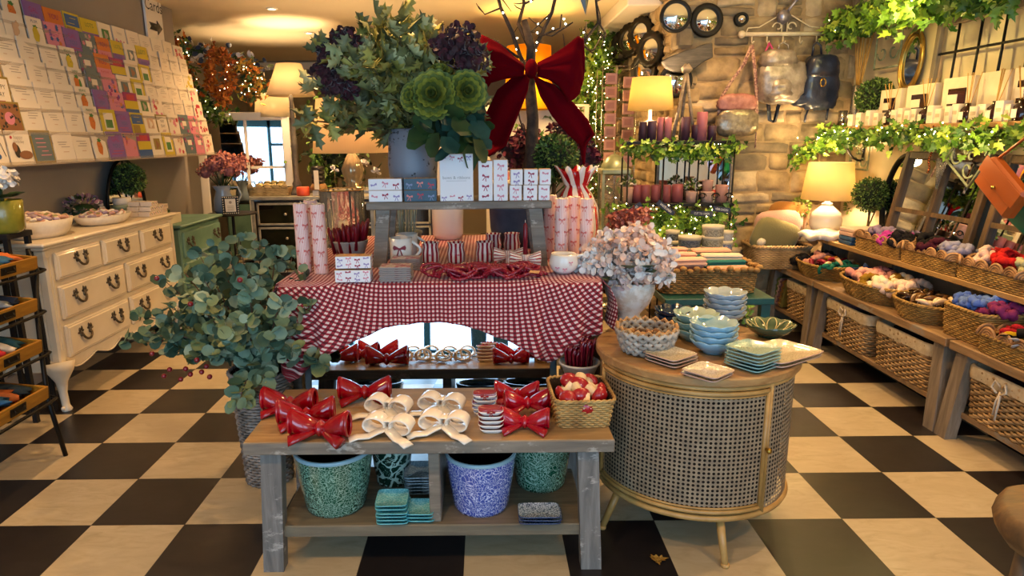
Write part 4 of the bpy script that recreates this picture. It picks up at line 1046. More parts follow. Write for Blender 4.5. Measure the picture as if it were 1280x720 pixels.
# top matter
M_h1=mat('frosted_holly','#7c7a38','#b3ac58',14,.55,lo=.4,hi=.6); M_h2=mat('dark_frosted_holly','#525838','#808450',14,.55); M_h3=mat('pale_holly','#9a9e68','#c2c08a',14,.55)
r=random.Random(31); m=MB(); st=MB()
cen=ay(500,95,VY)-Vector((vx,VY,RZ+.002))
for i in range(58):
    a=r.uniform(0,TAU); el=r.uniform(-.1,1.45); d=Vector((cos(a)*cos(el)*1.2-.06,sin(a)*cos(el)*.8,sin(el)*1.05+.15)); L=r.uniform(.26,.42)*(1 if d.x<.1 or d.z>.5 else .8)
    p0=Vector((0,0,vh-.03)); pts=[]
    for t in range(7):
        f=t/6; pts.append(p0+Vector((d.x*L*f**1.15,d.y*L*f**1.15,d.z*L*f*(1.25-.25*f)+.05*f)))
    st.tube(pts,[.005-.0005*t for t in range(7)],5)
    for t in range(1,7):
        for q in range(4):
            e=rdir(r,.4); e=(e+d*.5).normalized(); leaf(m,pts[t]+rdir(r)*.012,e,rdir(r,1.2),r.uniform(.085,.135),r.uniform(.065,.09),r.choice((0,0,1,1,2)) if d.z>.4 else r.choice((1,1,0)),'holly',.35)
m.build('foliage',[M_h1,M_h2,M_h3],hv); st.build('stem',M_stem,hv)
M_bu=mat('burgundy_petal','#260810','#42101c',25,.7,sheen=.3); M_bu2=mat('dark_plum_petal','#3a0e1a','#561a28',25,.7,sheen=.3)
def loc_(px_,py_,Y,o): return ay(px_,py_,Y)-Vector(o)
for i,(a,b,rr,dy) in enumerate(((432,52,.055,-.12),(410,68,.045,-.1),(405,92,.045,-.12),(418,112,.045,-.14),(435,116,.035,-.12),(573,57,.085,-.24),(587,80,.075,-.24),(558,66,.06,-.24))):
    m=MB(); bloom(m,(0,0,0),rr,i,0,110,.032,alt=1,kind='petal'); m.ball((0,0,0),rr*.6,8,6,0); m.build('burgundy_bloom',[M_bu,M_bu2],hv,loc=loc_(a,b,VY+dy,hv.location))
# white jug with green dahlias
JY=az(560,298,TT).y; jo=Vector((toX(560,JY,290),JY,TT))
jg=thing('dahlia_jug','tall white ceramic jug of lime green dahlias standing behind the riser','flowers',jo)
jh=ay(560,176,JY).z-TT; r_=.095
MB().lathe([(0,0),(r_*.8,0),(r_*.95,.03),(r_,jh*.4),(r_*.85,jh*.7),(r_*.62,jh*.88),(r_*.75,jh),(r_*.7,jh),(r_*.55,jh*.88),(0,jh*.7)],40).build('body',M_cer,jg)
MB().tube([(r_*.7,-.02,jh*.95),(r_*1.5,-.03,jh*.97),(r_*1.7,-.03,jh*.8),(r_*1.4,-.02,jh*.62),(r_*.85,-.01,jh*.55)],.011,7).build('handle',M_cer,jg)
M_d1=mat('lime_petal','#7d8128','#a3a13e',25,.6); M_d2=mat('green_petal','#4f5f28','#72803c',25,.6)
for i,(a,b,rr,dy,ax_) in enumerate(((541,118,.088,-.62,(-.1,-1,.15)),(584,114,.075,-.6,(.25,-1,.1)),(515,120,.055,-.6,(-.6,-1,.2)),(549,88,.045,-.56,(0,-.6,1)),(564,104,.045,-.55,(.1,-.8,.7)))):
    p=loc_(a,b,VY-.36+(dy+.62),jo); m=MB(); rosette(m,(0,0,0),ax_,rr,0,1,7,i); m.build('dahlia_bloom',[M_d1,M_d2],jg,loc=p)
    MB().tube([Vector((0,0,jh*.9)),Vector((p.x*.4,p.y*.4,jh+.03)),p-Vector(ax_).normalized()*rr*.3],.006,5).build('stem',M_leafd,jg)
m=MB(); r=random.Random(4)
for i in range(60):
    p=loc_(r.uniform(530,606),r.uniform(140,182),VY-r.uniform(.12,.36),jo); leaf(m,p,rdir(r),Vector((0,-1,.6))+rdir(r)*.5,r.uniform(.09,.14),r.uniform(.07,.1),r.randrange(2),'petal',.2)
m.build('leaves',[mat('deep_teal_leaf','#1f3f35','#2f5547',10,.55),M_leafd],jg)
# pot of pale stems below the riser
py_=az(506,312,TT).y; po=Vector((toX(506,py_,300),py_,TT))
t=thing('stem_pot','round grey-rimmed pot of pale upright stems under the riser','plant',po)
MB().lathe([(0,0),(.06,0),(.085,.05),(.09,.085),(.096,.09),(.094,.1),(.085,.098),(.08,.08),(0,.07)],32).build('pot',mat('grey_green_pot','#6c7062','#8a8d7c',14,.6),t)
m=MB(); r=random.Random(6)
for i in range(40): a=r.uniform(0,TAU);q=r.uniform(.01,.06); m.tube([(q*cos(a),q*sin(a),.07),(q*cos(a)*1.25,q*sin(a)*1.1,.24)],.0025,5,r.randrange(2))
m.build('stems',[mat('pale_stem','#9db0a0'),mat('straw_stem','#b3a98a')],t)
# dark slate planter carrying the twiggy tree
KY=az(650,306,TT).y; ko=Vector((toX(648,KY,300),KY,TT))
tr=thing('twig_tree','bare twiggy tree with tiny white lights in a slate planter behind the riser','tree',ko)
MB().lathe([(0,0),(.13,0),(.155,.1),(.16,.2),(.17,.21),(.165,.225),(.15,.22),(.14,.19),(0,.18)],36).build('planter',mat('slate_planter','#2f3a4a','#454f60',8,.6),tr)
def lp(px_,py_,dy=0): return ay(px_,py_,KY+dy)-ko
M_bark=mat('dark_bark','#2a2019','#4a3a2c',30,.85,bump=.5,bsc=60)
m=MB(); m.tube([Vector((.02,0,.18)),lp(664,195),lp(666,150),lp(662,105),lp(664,60),lp(655,25)],[.04,.036,.032,.03,.024,.016],9); m.build('trunk',M_bark,tr)
br=MB(); tips=[]; r=random.Random(15)
for (pts,r0) in (([(663,95),(650,70),(640,40),(626,10),(618,-20)],.014),([(664,70),(676,45),(690,15),(697,-15)],.013),([(662,60),(648,30),(655,5),(652,-25)],.012),([(664,100),(700,75),(728,55),(748,28),(744,-10)],.012),([(648,72),(620,52),(606,50)],.007),([(664,105),(640,100),(617,48)],.006),([(700,75),(722,70),(731,50),(733,28)],.007),([(748,28),(757,42),(752,60)],.006),([(690,15),(664,40),(690,45),(716,28)],.006),([(676,45),(700,35),(702,18)],.006),([(728,55),(740,66),(756,38)],.005),([(664,190),(650,150),(644,120),(655,98)],.006),([(626,10),(606,18),(598,8)],.005),([(655,5),(672,-3),(690,-18)],.006)):
    P=[lp(a,b,r.uniform(-.12,.12) if i else 0) for i,(a,b) in enumerate(pts)]; br.tube(P,[r0*(1-.6*i/len(P)) for i in range(len(P))],6)
    for a,b in zip(P,P[1:]):
        for q in (.3,.7): tips.append(a.lerp(b,q))
for i in range(34):
    a=r.choice(tips); d=rdir(r,.4)*r.uniform(.05,.13); br.tube([a,a+d*.5+rdir(r)*.01,a+d],[.004,.003,.0015],5)
br.build('branches',M_bark,tr)
m=MB()
for p in r.sample(tips,26): m.ball(p+rdir(r)*.015,.0045,6,5)
fl=m.build('fairy_lights',mat('fairy_bulb','#fff2d0',emit='#ffe9c0',es=30)); fl.location=ko; tag(fl,'tiny white lights wound through the bare twiggy tree','string lights')
# hanging dark star above
p=ay(729,6,KY-.1); m=MB()
pts=[( (.13 if i%2==0 else .05)*cos(PI/2+i*PI/5),(.13 if i%2==0 else .05)*sin(PI/2+i*PI/5)) for i in range(10)]
m.add([(0,0,.02),(0,0,-.02)]+[(a,b,0) for a,b in pts],[(0,2+i,2+(i+1)%10) for i in range(10)]+[(1,2+(i+1)%10,2+i) for i in range(10)],0,False)
m.tube([(0,.13,0),(0,.3,0)],.001,4)
o=m.build('hanging_star',mat('zinc_star','#5a554e',rough=.4,metal=.6),loc=(p.x,p.y,p.z+.08),rot=(PI/2,.5,.4)); tag(o,'dark metal star hanging by a thread right of the bare tree','star ornament')
# the big velvet bow
BY=KY-.16; bp_=lambda a,b,dy=0: ay(a,b,BY+dy)
k=NT('red_velvet'); k.setp(1.0,spec=.08); k.col('#5c000c'); k.b.inputs['Sheen Tint'].default_value=(1,.2,.25,1); k.bump(k.noise(k.co(),240,3),.25,.003); M_vel=k.m
vb=thing('velvet_bow','huge red velvet bow tied to the bare tree above the riser','bow',bp_(664,85)); vo_=vb.location.copy()
def L(a,b,dy=0): return bp_(a,b,dy)-vo_
m=MB(); st=[(L(655,80),L(655,96),.03),(L(642,70),L(644,97),.05),(L(625,55),L(628,100),.07),(L(610,47),L(614,104),.08),(L(602,43),L(604,118),.07),(L(600,50),L(601,138),.05),(L(602,90),L(603,132),.02)]
def pillow(st,name,n=26,folds=3,amp=.012):
    mb=MB(); vs=[]
    st2=[]
    for q in range(len(st)-1):
        for e in range(4):
            f=e/4; st2.append(tuple(a*(1-f)+b*f for a,b in zip(st[q],st[q+1])))
    st2.append(st[-1]); st=st2
    for j,(a,b,t) in enumerate(st):
        c=(a+b)/2;h=(a-b)/2
        for k_ in range(n):
            an=TAU*k_/n; yy=t*sin(an); yy+=amp*sin(folds*PI*cos(an)+j*.12)*(1 if sin(an)<0 else .3)*min(1,t/.05)
            vs.append(c+h*cos(an)+Vector((0,yy,0)))
    N=len(st); fs=[(j*n+k_,j*n+(k_+1)%n,(j+1)*n+(k_+1)%n,(j+1)*n+k_) for j in range(N-1) for k_ in range(n)]+[tuple(range(n-1,-1,-1)),tuple((N-1)*n+k_ for k_ in range(n))]
    mb.add(vs,fs,0,True); return mb.build(name,M_vel,vb)
pillow([tuple(s) for s in st],'left_loop')
pillow([(L(672,78),L(672,96),.03),(L(688,70),L(686,100),.05),(L(706,58),L(698,108),.07),(L(722,45),L(704,118),.08),(L(729,48),L(710,128),.07),(L(731,75),L(718,124),.04),(L(730,98),L(724,118),.015)],'right_loop')
def tail(rows,name):
    mb=MB(); n=12; vs=[]; rows2=[]
    for q in range(len(rows)-1):
        for e in range(4): f=e/4; rows2.append((rows[q][0]*(1-f)+rows[q+1][0]*f,rows[q][1]*(1-f)+rows[q+1][1]*f))
    rows2.append(rows[-1])
    for j,(a,b) in enumerate(rows2):
        for i in range(n+1):
            f=i/n; p=a*(1-f)+b*f; p=p+Vector((0,.012*sin(f*PI*2.5+j*.15),0)); vs.append(p)
    fs=[(j*(n+1)+i,j*(n+1)+i+1,(j+1)*(n+1)+i+1,(j+1)*(n+1)+i) for j in range(len(rows2)-1) for i in range(n)]
    mb.add(vs,fs,0,True); return mb.build(name,M_vel,vb,solid=.012)
tail([(L(652,90,.02),L(662,98,.02)),(L(640,97,.03),L(660,112,.01)),(L(622,112,.04),L(652,132,0)),(L(608,142,.05),L(641,158,0)),(L(597,165,.04),L(632,182,0)),(L(590,190,.03),L(611,195,-.01))],'left_tail')
tail([(L(670,100,.02),L(666,95,.02)),(L(676,120,.02),L(694,106,.01)),(L(690,145,.02),L(716,128,.0)),(L(708,165,.03),L(734,150,0)),(L(725,180,.03),L(742,168,0)),(L(730,205,.03),L(731,178,0))],'right_tail')
mb=MB(); c=L(664,86,-.05); mb.ball(c,(.032,.05,.045),18,12,0,fn=lambda d:1+.06*cos(7*math.atan2(d.x,d.y))); mb.build('knot',M_vel,vb)
# topiary ball and plum hydrangeas
p=ay(693,198,KY+.02); t=thing('topiary_ball','small round clipped green topiary ball behind the striped sack vase','plant',(p.x,p.y,TT))
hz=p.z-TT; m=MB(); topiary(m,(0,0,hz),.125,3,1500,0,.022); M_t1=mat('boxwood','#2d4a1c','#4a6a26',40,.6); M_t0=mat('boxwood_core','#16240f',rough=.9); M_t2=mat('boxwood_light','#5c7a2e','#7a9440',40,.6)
m.build('foliage',[M_t1,M_t0,M_t2],t); MB().tube([(0,0,.1),(0,0,hz)],.012,7).build('stem',M_stem,t); MB().lathe([(0,0),(.06,0),(.08,.12),(.083,.12),(.075,.1),(0,.1)],28).build('pot',mat('dark_pot','#3a3b36',rough=.6),t)
p=ay(680,190,KY+.35); t=thing('plum_hydrangea','deep plum hydrangeas behind the topiary ball and the tree trunk','flowers',(p.x,p.y,TT))
MB().lathe([(0,0),(.09,0),(.11,.2),(.1,.21),(0,.18)],28).build('pot',mat('dark_pot','#3a3b36'),t)
M_pl=mat('plum_petal','#4a1424','#76283c',25,.7)
for i,(a,b,rr) in enumerate(((640,190,.09),(660,178,.085),(700,172,.08),(725,190,.08),(738,200,.06),(622,178,.06),(648,205,.09),(705,190,.09))):
    m=MB(); bloom(m,(0,0,0),rr,i+20,0,120,.035,alt=1,kind='round'); m.ball((0,0,0),rr*.6,8,6,1); q=ay(a,b,KY+.3)-Vector((p.x,p.y,TT)); m.build('flower_head',[M_pl,M_bu],t,loc=q)
    MB().tube([(0,0,.18),(q.x*.5,q.y*.5,(q.z+.18)/2),tuple(q)],.005,5).build('stem',M_leafd,t)
# pink hydrangea right of the sack, at table edge
t0=ay(785,275,3.9); 
# cut-glass hurricane with drop finial
hy=3.72; hx_=toX(428,hy,260); ht=ay(428,237,hy).z-TT
t=thing('glass_hurricane','large cut-glass hurricane cylinder behind the maroon candles','vase',(hx_,hy,TT))
M_gl=glass('cut_glass',(.93,.95,.93))
MB().lathe([(0,0),(.11,0),(.118,.01),(.12,ht),(.115,ht),(.112,.012),(0,.012)],48,fn=lambda a,t_,z:1+.012*cos(24*a)*(1 if z>.03 and z<ht*.8 else 2)).build('cylinder',M_gl,t)
MB().tube([(.12*cos(TAU*i/48),.12*sin(TAU*i/48),ht) for i in range(48)],.003,5,closed=True).build('gilt_rim',M_gold,t)
MB().lathe([(0,0),(.03,0),(.03,.08),(.0,.085)],20,cz=.014).build('tea_candle',M_waxw,t)
# ------------------------------------------------------------ mirrored sideboard in the back left
SZ=.92; sa=az(312,246,SZ); SBY=sa.y; sbx0=sa.x; sbx1=toX(545,SBY,245)
sb=thing('mirrored_sideboard','silver-framed mirrored sideboard standing at the back left','sideboard',((sbx0+sbx1)/2,SBY+.22,0))
W_=sbx1-sbx0; M_silv=mat('antique_silver_paint','#8f8b7c','#b0aa98',10,.4,metal=.3)
MB().box(0,0,SZ-.02,W_,.46,.04,bev=.006).build('top_board',M_silv,sb)
MB().box(0,.01,SZ/2-.02,W_-.04,.42,SZ-.06).build('carcass',mat('dark_mirror_body','#2a2018',rough=.3),sb)
m=MB()
for x in (-W_/2+.02,W_/2-.02): m.box(x,-.2,SZ/2-.02,.035,.035,SZ-.04,bev=.004)
m.build('corner_post',M_silv,sb)
for i in range(3):
    for j in range(3):
        cx=-W_/2+.06+(W_-.12)*(i+.5)/3; w2=(W_-.14)/3; cz=SZ-.06-.26*(j+.5); f_=MB()
        for sx in(-1,1): f_.box(sx*(w2/2-.012),0,0,.022,.02,.24,bev=.003)
        for s2 in(-1,1): f_.box(0,0,s2*.109,w2-.004,.02,.022,bev=.003)
        d=f_.build('drawer',M_silv,sb,loc=(cx,-.212,cz)); MB().box(0,.004,0,w2-.04,.006,.2).build('mirror_panel',mat('smoked_mirror','#4a4036',rough=.08,metal=.9),d)
        q=MB(); q.M=T(0,-.01,0,rx=PI/2); q.lathe([(0,.024),(.014,.02),(.016,.012),(.006,.004),(.006,0)],14); q.build('knob',M_silv,d)
def onsb(px_,dy=.2): return Vector((toX(px_,SBY+dy,240),SBY+dy,SZ+.001))
def empire(t,z0,r0,r1,h,m,n=48): 
    return MB().lathe([(r0,z0),(r1,z0+h)],n,ub=1).build('lamp_shade',m,t,solid=.002)
SH1=shade_mat('pleated_shade_cream','#fff0d4',.78,'#fff2d8'); 
def bulb(t,z,r=.028):
    o=MB().ball((0,0,z),r,10,8).build('bulb',mat('warm_bulb','#fff0d0',emit='#ffd590',es=22),t); return o
# grey turned column lamp
o=onsb(372,.22); zt1=ay(368,80,o.y).z-SZ; zb1=ay(368,120,o.y).z-SZ
t=thing('column_lamp','tall grey turned column table lamp with a pale cone shade','lamp',o)
MB().lathe([(0,0),(.085,0),(.085,.03),(.06,.05),(.045,.09),(.05,.12),(.03,.16),(.026,.3),(.032,.5),(.04,.52),(.03,.55),(.02,zb1-.06),(.025,zb1-.02),(.01,zb1+.02),(.008,zb1+.1)],24).build('column',mat('grey_wood_column','#57524c','#6d675f',14,.6),t)
w1=(toX(398,o.y,120)-toX(338,o.y,120))/2; empire(t,zb1,w1,w1*.5,zt1-zb1,SH1); bulb(t,zb1+.1)
lamp('POINT',(o.x,o.y,SZ+zb1+.16),LAMP_W,size=.05)
# brighter drum lamp half hidden behind the mirror
o=Vector((toX(343,SBY+.9,130),SBY+.9,0)); zb1=ay(343,147,o.y).z; zt1=ay(343,112,o.y).z
t=thing('drum_lamp','lit drum-shaded floor lamp behind the column lamp','lamp',o)
w1=(toX(368,o.y,120)-toX(318,o.y,120))/2
MB().lathe([(0,0),(.15,0),(.15,.02),(.015,.04),(.012,zb1+.05)],20).build('pole',M_iron,t); empire(t,zb1,w1,w1*.85,zt1-zb1,shade_mat('drum_shade_white','#fff6e0',.85,'#fff4dc')); bulb(t,zb1+.12); lamp('POINT',(o.x,o.y,zb1+.15),LAMP_W,size=.05)
# big pleated lamp
LY=SBY-.95; o=Vector((toX(438,LY,160),LY,0)); zb1=ay(438,191,LY).z; zt1=ay(438,124,LY).z; lz=ay(438,236,LY).z
ps=thing('mirror_pedestal','small mirrored pedestal table under the big pleated lamp','table',(o.x,o.y,0))
MB().box(0,0,lz-.015,.45,.36,.03,bev=.004).build('top_board',M_silv,ps); 
for sx in(-1,1):
    for sy in(-1,1): MB().box(sx*.19,sy*.15,(lz-.03)/2,.03,.03,lz-.03).build('leg',M_silv,ps)
t=thing('pleated_lamp','large lamp with a wide pleated cream shade and cut-glass base','lamp',(o.x,o.y,lz))
w1=(toX(486,LY,190)-toX(391,LY,190))/2; hh=zb1-lz
MB().lathe([(0,0),(.08,0),(.09,.015),(.05,.03),(.085,hh*.35),(.1,hh*.55),(.06,hh*.85),(.03,hh),(.012,hh+.1)],36,fn=lambda a,t_,z:1+.05*cos(12*a)).build('glass_base',mat('cut_glass_base','#b9a888',rough=.08,metal=.55),t)
empire(t,hh,w1,w1*.84,zt1-zb1,shade_mat('pleated_shade_peach','#f6e2c8',.75,'#ffeccc'),64); bulb(t,hh+.16,.035); lamp('POINT',(o.x,o.y,lz+hh+.2),LAMP_W*.6,size=.06)
# things on the sideboard
x0,x1=toX(310,SBY+.1,240),toX(363,SBY+.1,240)
t=thing('scalloped_tray','pale seagrass tray with scalloped rim on the sideboard','basket',((x0+x1)/2,SBY+.16,SZ+.001))
m=MB(); woven(m,(x1-x0),.22,.09,8,.94,.012,.03,.003,0,wallmi=1,rim=False,top=lambda f:.09); 
for i in range(5):
    cx=-(x1-x0)/2+(x1-x0)*(i+.5)/5
    for rr in (.03,.02,.01): m.tube([(cx+rr*cos(PI*j/8),-.112,.085+rr*1.4*sin(PI*j/8)) for j in range(9)],.006,5,0)
m.build('woven_body',[mat('pale_seagrass','#a08a5c','#c9b384',16,.7),M_wickd],t)
for i in range(4):
    b=MB(); crumple(b,(0,0,0),(.045,.045,.03),0,i); o2=b.build('woven_ball',mat('straw_ball','#a6935c','#c5b47e',40,.8),loc=((x0+x1)/2-.12+.08*i,SBY+.16,SZ+.1)); tag(o2,'olive straw ball resting in the scalloped tray on the sideboard','ornament','straw balls in the scalloped tray')
o=onsb(379,.06); b=MB().lathe([(0,0),(.065,0),(.07,.01),(.068,.09),(.06,.095),(0,.09)],24); o2=b.build('red_candle',mat('coral_wax','#e05a3c',rough=.4),loc=o); tag(o2,'short coral red candle at the foot of the column lamp','candle')
o=onsb(399,.08); t=thing('boxed_candle','stack of dark round tins tied with a pale paper band','tins',o)
MB().box(0,0,.03,.12,.1,.06,bev=.004).build('paper_box',M_card,t)
for i in range(4): MB().lathe([(0,0),(.068,0),(.07,.01),(.07,.04),(.0,.045)],24,cz=.13+.046*i).build('tin',mat('black_tin','#26221f',rough=.4),t)
MB().lathe([(0,0),(.085,0),(.09,.03),(.07,.065),(0,.07)],24,cz=.061).build('wooden_tin',W_top,t); MB().box(0,-.088,.17,.05,.004,.2).build('paper_band',M_card,t)
m=MB(); r=random.Random(9)
for i in range(420):
    p=Vector((r.gauss(0,.2),r.gauss(0,.08),r.gauss(0,.28))); leaf(m,p,rdir(r,-.2),rdir(r),.09,.05,r.randrange(3),'long',.2)
p=ay(420,190,SBY+.85); m.ball((0,0,-.1),(.12,.05,.2),8,6,2); o=m.build('leafy_plant',[M_leafd,M_leafl,M_t0],loc=p); 
t=thing('vine_stand','loose leafy green vine behind the tins and lamps on the left','plant',(p.x,p.y,0)); o.parent=t; o.location=(0,0,p.z); o.name='foliage'; MB().tube([(0,0,0),(0,0,p.z)],.015,6).build('stem',M_stem,t)
for (a,b) in ((455,205),(438,215),(470,215),(418,212),(448,228),(492,212)):
    p=ay(a,b,LY+.12); m=MB(); 
    for q in range(9): leaf(m,(0,0,0),rdir(r,.6),rdir(r),.05,.03,q%2,'petal',.3)
    m.tube([(0,0,0),(0,0,-(p.z-lz)+.0)],.003,4,2); o=m.build('white_bloom',[M_wf,mat('soft_grey_petal','#b9b0a8'),M_stem],loc=p); tag(o,'pale artificial bloom standing by the glass base of the pleated lamp','flower','pale blooms by the glass lamp base')
# ------------------------------------------------------------ greeting card rack on the left wall
yb=[207,167,136,108,79,50,27]; NR=7
CXk=lambda k_: -2.60-.032*k_
cz=[ax(0,yb[k_],CXk(k_)).z for k_ in range(NR)]
CYn,CYf=3.52,YL-.06
rk=thing('card_rack','long tiered wall rack filled with greeting cards','rack',(WL+.003,(CYn+CYf)/2,0))
m=MB()
for k_ in range(NR):
    x=CXk(k_)-WL; m.box((x+.012)/2,0,cz[k_]-.006,x+.012,CYf-CYn,.008)
    m.build('tier',mat('rack_board','#a89a88'),rk); m=MB()
    MB().box(x+.014,0,cz[k_]+.006,.004,CYf-CYn,.018).build('front_lip',mat('clear_lip','#b9ad9c',rough=.2,alpha=.25),rk)
    if k_<NR-1: MB().box(x-.024,0,(cz[k_]+cz[k_+1])/2-.006,.004,CYf-CYn,cz[k_+1]-cz[k_]-.012).build('riser_board',mat('rack_board','#a89a88'),rk)
# designs: one letter each, from the near (left) end to the far end
rows=["DAGTTVPSMQLRUuR","FKTTTVLPBQNRUuR","GNTTTVPSMQRTTTR","GGTTTVUSQLTTTTR","GTTTTVUOMQLTTTY","GTTEVSPUOLQLTTTT","NEEVPOBLQFTTTTR"]
W_={'T':'white','A':'donkey','G':'gold'}
cm={}
def c_(n,c): 
    if n not in cm: cm[n]=mat('card_'+n,c,rough=.55)
    return cm[n]
CARDM=[c_('cream','#e6dccb'),c_('grey_ink','#a89c8e'),c_('gold','#8f7a34'),c_('brown','#8a5a3a'),c_('orange','#c9702a'),c_('blue','#2f5a96'),c_('purple','#7b56a0'),c_('pink','#cf7f95'),c_('magenta','#93206c'),c_('yellow','#c7b22a'),c_('teal','#2f8fa0'),c_('red','#b52a3a'),c_('green','#3f7a3a'),c_('black','#26221f'),c_('greyteal','#5c7078'),c_('white','#f0ece4'),c_('tan','#c9a98a')]
CN=dict(cream=0,ink=1,gold=2,brown=3,orange=4,blue=5,purple=6,pink=7,magenta=8,yellow=9,teal=10,red=11,green=12,black=13,gteal=14,white=15,tan=16)
desc={'T':'cream card with small grey lettering','D':'cream card with a wavy black line and daisy','A':'card with a brown donkey drawing','G':'gold-edged card with grey pattern','F':'card with pink scribbled flowers','K':'leopard-print card with pink centre','V':'white card with orange and green cartoon vegetable','P':'purple card with dark lettering','S':'pink patterned card with bright centre','M':'magenta, yellow and blue striped card','Q':'white card with a small framed picture','L':'lime yellow card','R':'card with red and pink flowers','U':'grey-teal framed card','u':'grey-pink framed card','N':'gold-edged card with dark lettering','B':'blue and yellow panelled card','O':'orange and pink lettered card','E':'cream card with a tan animal sketch','Y':'card with yellow sunflowers'}
rown=['bottom','second lowest','third lowest','middle','third highest','second highest','top']
ordn=['first','second','third','fourth','fifth','sixth','seventh','eighth','ninth','tenth','eleventh','twelfth','thirteenth','fourteenth','fifteenth','sixteenth']
def card(code,w,h,rr,words):
    m=MB(); n=CN; C_=lambda *a,**k2: None
    base={'G':'gold','K':'gold','N':'gold','P':'purple','S':'pink','M':'magenta','L':'yellow','U':'gteal','u':'pink','B':'yellow','O':'orange'}.get(code,'cream')
    m.box(0,.0015,h/2,w,.002,h,n[base]); m.box(.002,.008,h/2,w,.0015,h*.995,n['white'])
    M=frameM((0,-.0004,h/2),(1,0,0),(0,0,1)); M2=M@T(0,0,.0003); M3=M@T(0,0,.0006)
    def lines(y0,y1,k_,col,ww=.5):
        for i in range(k_):
            y=y0+(y1-y0)*i/max(1,k_-1); a=w*ww*rr.uniform(.5,1)/2; o=rr.uniform(-.1,.1)*w; rect2d(m,M3,-a+o,y-h*.012,a+o,y+h*.012,n[col])
    def blob(x,y,rx,ry,col,l=0,am=0): disc2d(m,M3@T(x,y,rr.uniform(0,.0003)),rx,ry,n[col],14,0,(lambda a:1+am*cos(l*a)) if l else None)
    def word(t,y,s,col,bold=1): text(m,t,M3@T(0,y,.0002),s,n[col])
    if code=='T': lines(.18*h,.02*h,3,'ink',.55); lines(-.15*h,-.15*h,1,'tan',.3)
    elif code=='D':
        m.tube([tuple(M3@Vector((-w*.4+w*.8*i/8,h*.3*sin(i*1.3),.001))) for i in range(9)],.0015,4,n['black']); blob(-.1*w,.1*h,.13*w,.13*w,'white',6,.3); blob(-.1*w,.1*h,.04*w,.04*w,'yellow'); blob(.1*w,-.25*h,.12*w,.08*h,'blue')
    elif code=='A': blob(.2*w,-.22*h,.3*w,.13*h,'brown'); blob(-.15*w,-.1*h,.13*w,.2*h,'black'); blob(-.22*w,.02*h,.1*w,.14*h,'brown'); word('happy',.3*h,.16*h,'ink'); word('birthday',.17*h,.13*h,'ink'); blob(-.3*w,.3*h,.05*w,.05*w,'red')
    elif code in'G': rect2d(m,M2,-w*.43,-h*.43,w*.43,h*.43,n['tan' if rr.random()<.5 else 'gteal']); lines(.25*h,-.25*h,5,rr.choice(['pink','ink','cream']),.6)
    elif code=='N': rect2d(m,M2,-w*.43,-h*.43,w*.43,h*.43,n['cream']); word(rr.choice(['HAPPY','YAY']),.18*h,.2*h,'black'); word('DAY',-.05*h,.2*h,'black'); lines(-.25*h,-.3*h,2,'magenta',.5)
    elif code=='F':
        for i in range(9): blob(rr.uniform(-.35,.35)*w,rr.uniform(-.35,.05)*h,.07*w,.07*w,rr.choice(['purple','pink']),6,.35)
        word('happy',.25*h,.17*h,'ink')
    elif code=='K':
        rect2d(m,M2,-w*.44,-h*.44,w*.44,h*.44,n['brown']); 
        for i in range(26): blob(rr.uniform(-.4,.4)*w,rr.uniform(-.4,.4)*h,.045*w,.04*w,'black',3,.2)
        blob(0,-.02*h,.2*w,.2*h,'pink')
    elif code=='V':
        c1=rr.choice(['orange','orange','yellow']); blob(-.03*w,-.06*h,.2*w,.26*h,c1,5,.1); blob(0,.18*h,.14*w,.07*h,'green',5,.3); word(rr.choice(words),.36*h,.14*h,'blue' if rr.random()<.6 else 'green')
        blob(-.09*w,-.03*h,.02*w,.02*w,'black'); blob(.05*w,-.03*h,.02*w,.02*w,'black')
        if rr.random()<.5: blob(.18*w,-.1*h,.09*w,.22*h,'green')
    elif code=='P': rect2d(m,M2,-w*.42,-h*.42,w*.42,h*.42,n['purple']); word(rr.choice(['GAL','FAB']),.22*h,.26*h,'magenta'); word('YOU',-.02*h,.22*h,'blue'); lines(-.2*h,-.3*h,2,'red',.8)
    elif code=='S':
        for i in range(10): blob(rr.uniform(-.42,.42)*w,rr.uniform(-.42,.42)*h,.08*w,.08*w,rr.choice(['orange','blue','purple','magenta']),5,.3)
        blob(0,0,.28*w,.25*h,'pink',8,.06); word(rr.choice(['LOVE','PARTY']),.06*h,.14*h,'magenta'); word('SISTER',-.08*h,.12*h,'purple')
    elif code=='M': rect2d(m,M2,-w/2,-.17*h,w/2,.17*h,n['yellow']); rect2d(m,M2,-w/2,-h/2,w/2,-.17*h,n['blue']); rect2d(m,M3,-.3*w,.2*h,.3*w,.42*h,n['red'])
    elif code=='Q': c2=rr.choice(['tan','gteal','green','gold']); rect2d(m,M2,-.27*w,-.2*h,.27*w,.25*h,n[c2]); blob(0,0,.13*w,.16*h,rr.choice(['cream','brown','ink']),3,.3)
    elif code=='L':
        if rr.random()<.5: word('LOTS',.25*h,.24*h,'green'); rect2d(m,M2,-w/2,-h/2,w/2,-.05*h,n['purple']); word('OF LOVE',-.2*h,.14*h,'blue')
        else: rect2d(m,M2,-.3*w,-.3*h,.3*w,.36*h,n['cream']); rect2d(m,M3,-.22*w,-.22*h,.22*w,.1*h,n['green'])
    elif code=='R':
        for i in range(8): blob(rr.uniform(-.3,.35)*w,rr.uniform(-.35,.3)*h,.1*w,.09*w,rr.choice(['red','pink','pink','tan']),5,.3)
        lines(.35*h,.3*h,2,'ink',.3)
    elif code in'Uu':
        for i in range(9): blob(rr.uniform(-.42,.42)*w,rr.uniform(-.42,.42)*h,.09*w,.08*w,rr.choice(['magenta','ink','pink','gteal']),5,.3)
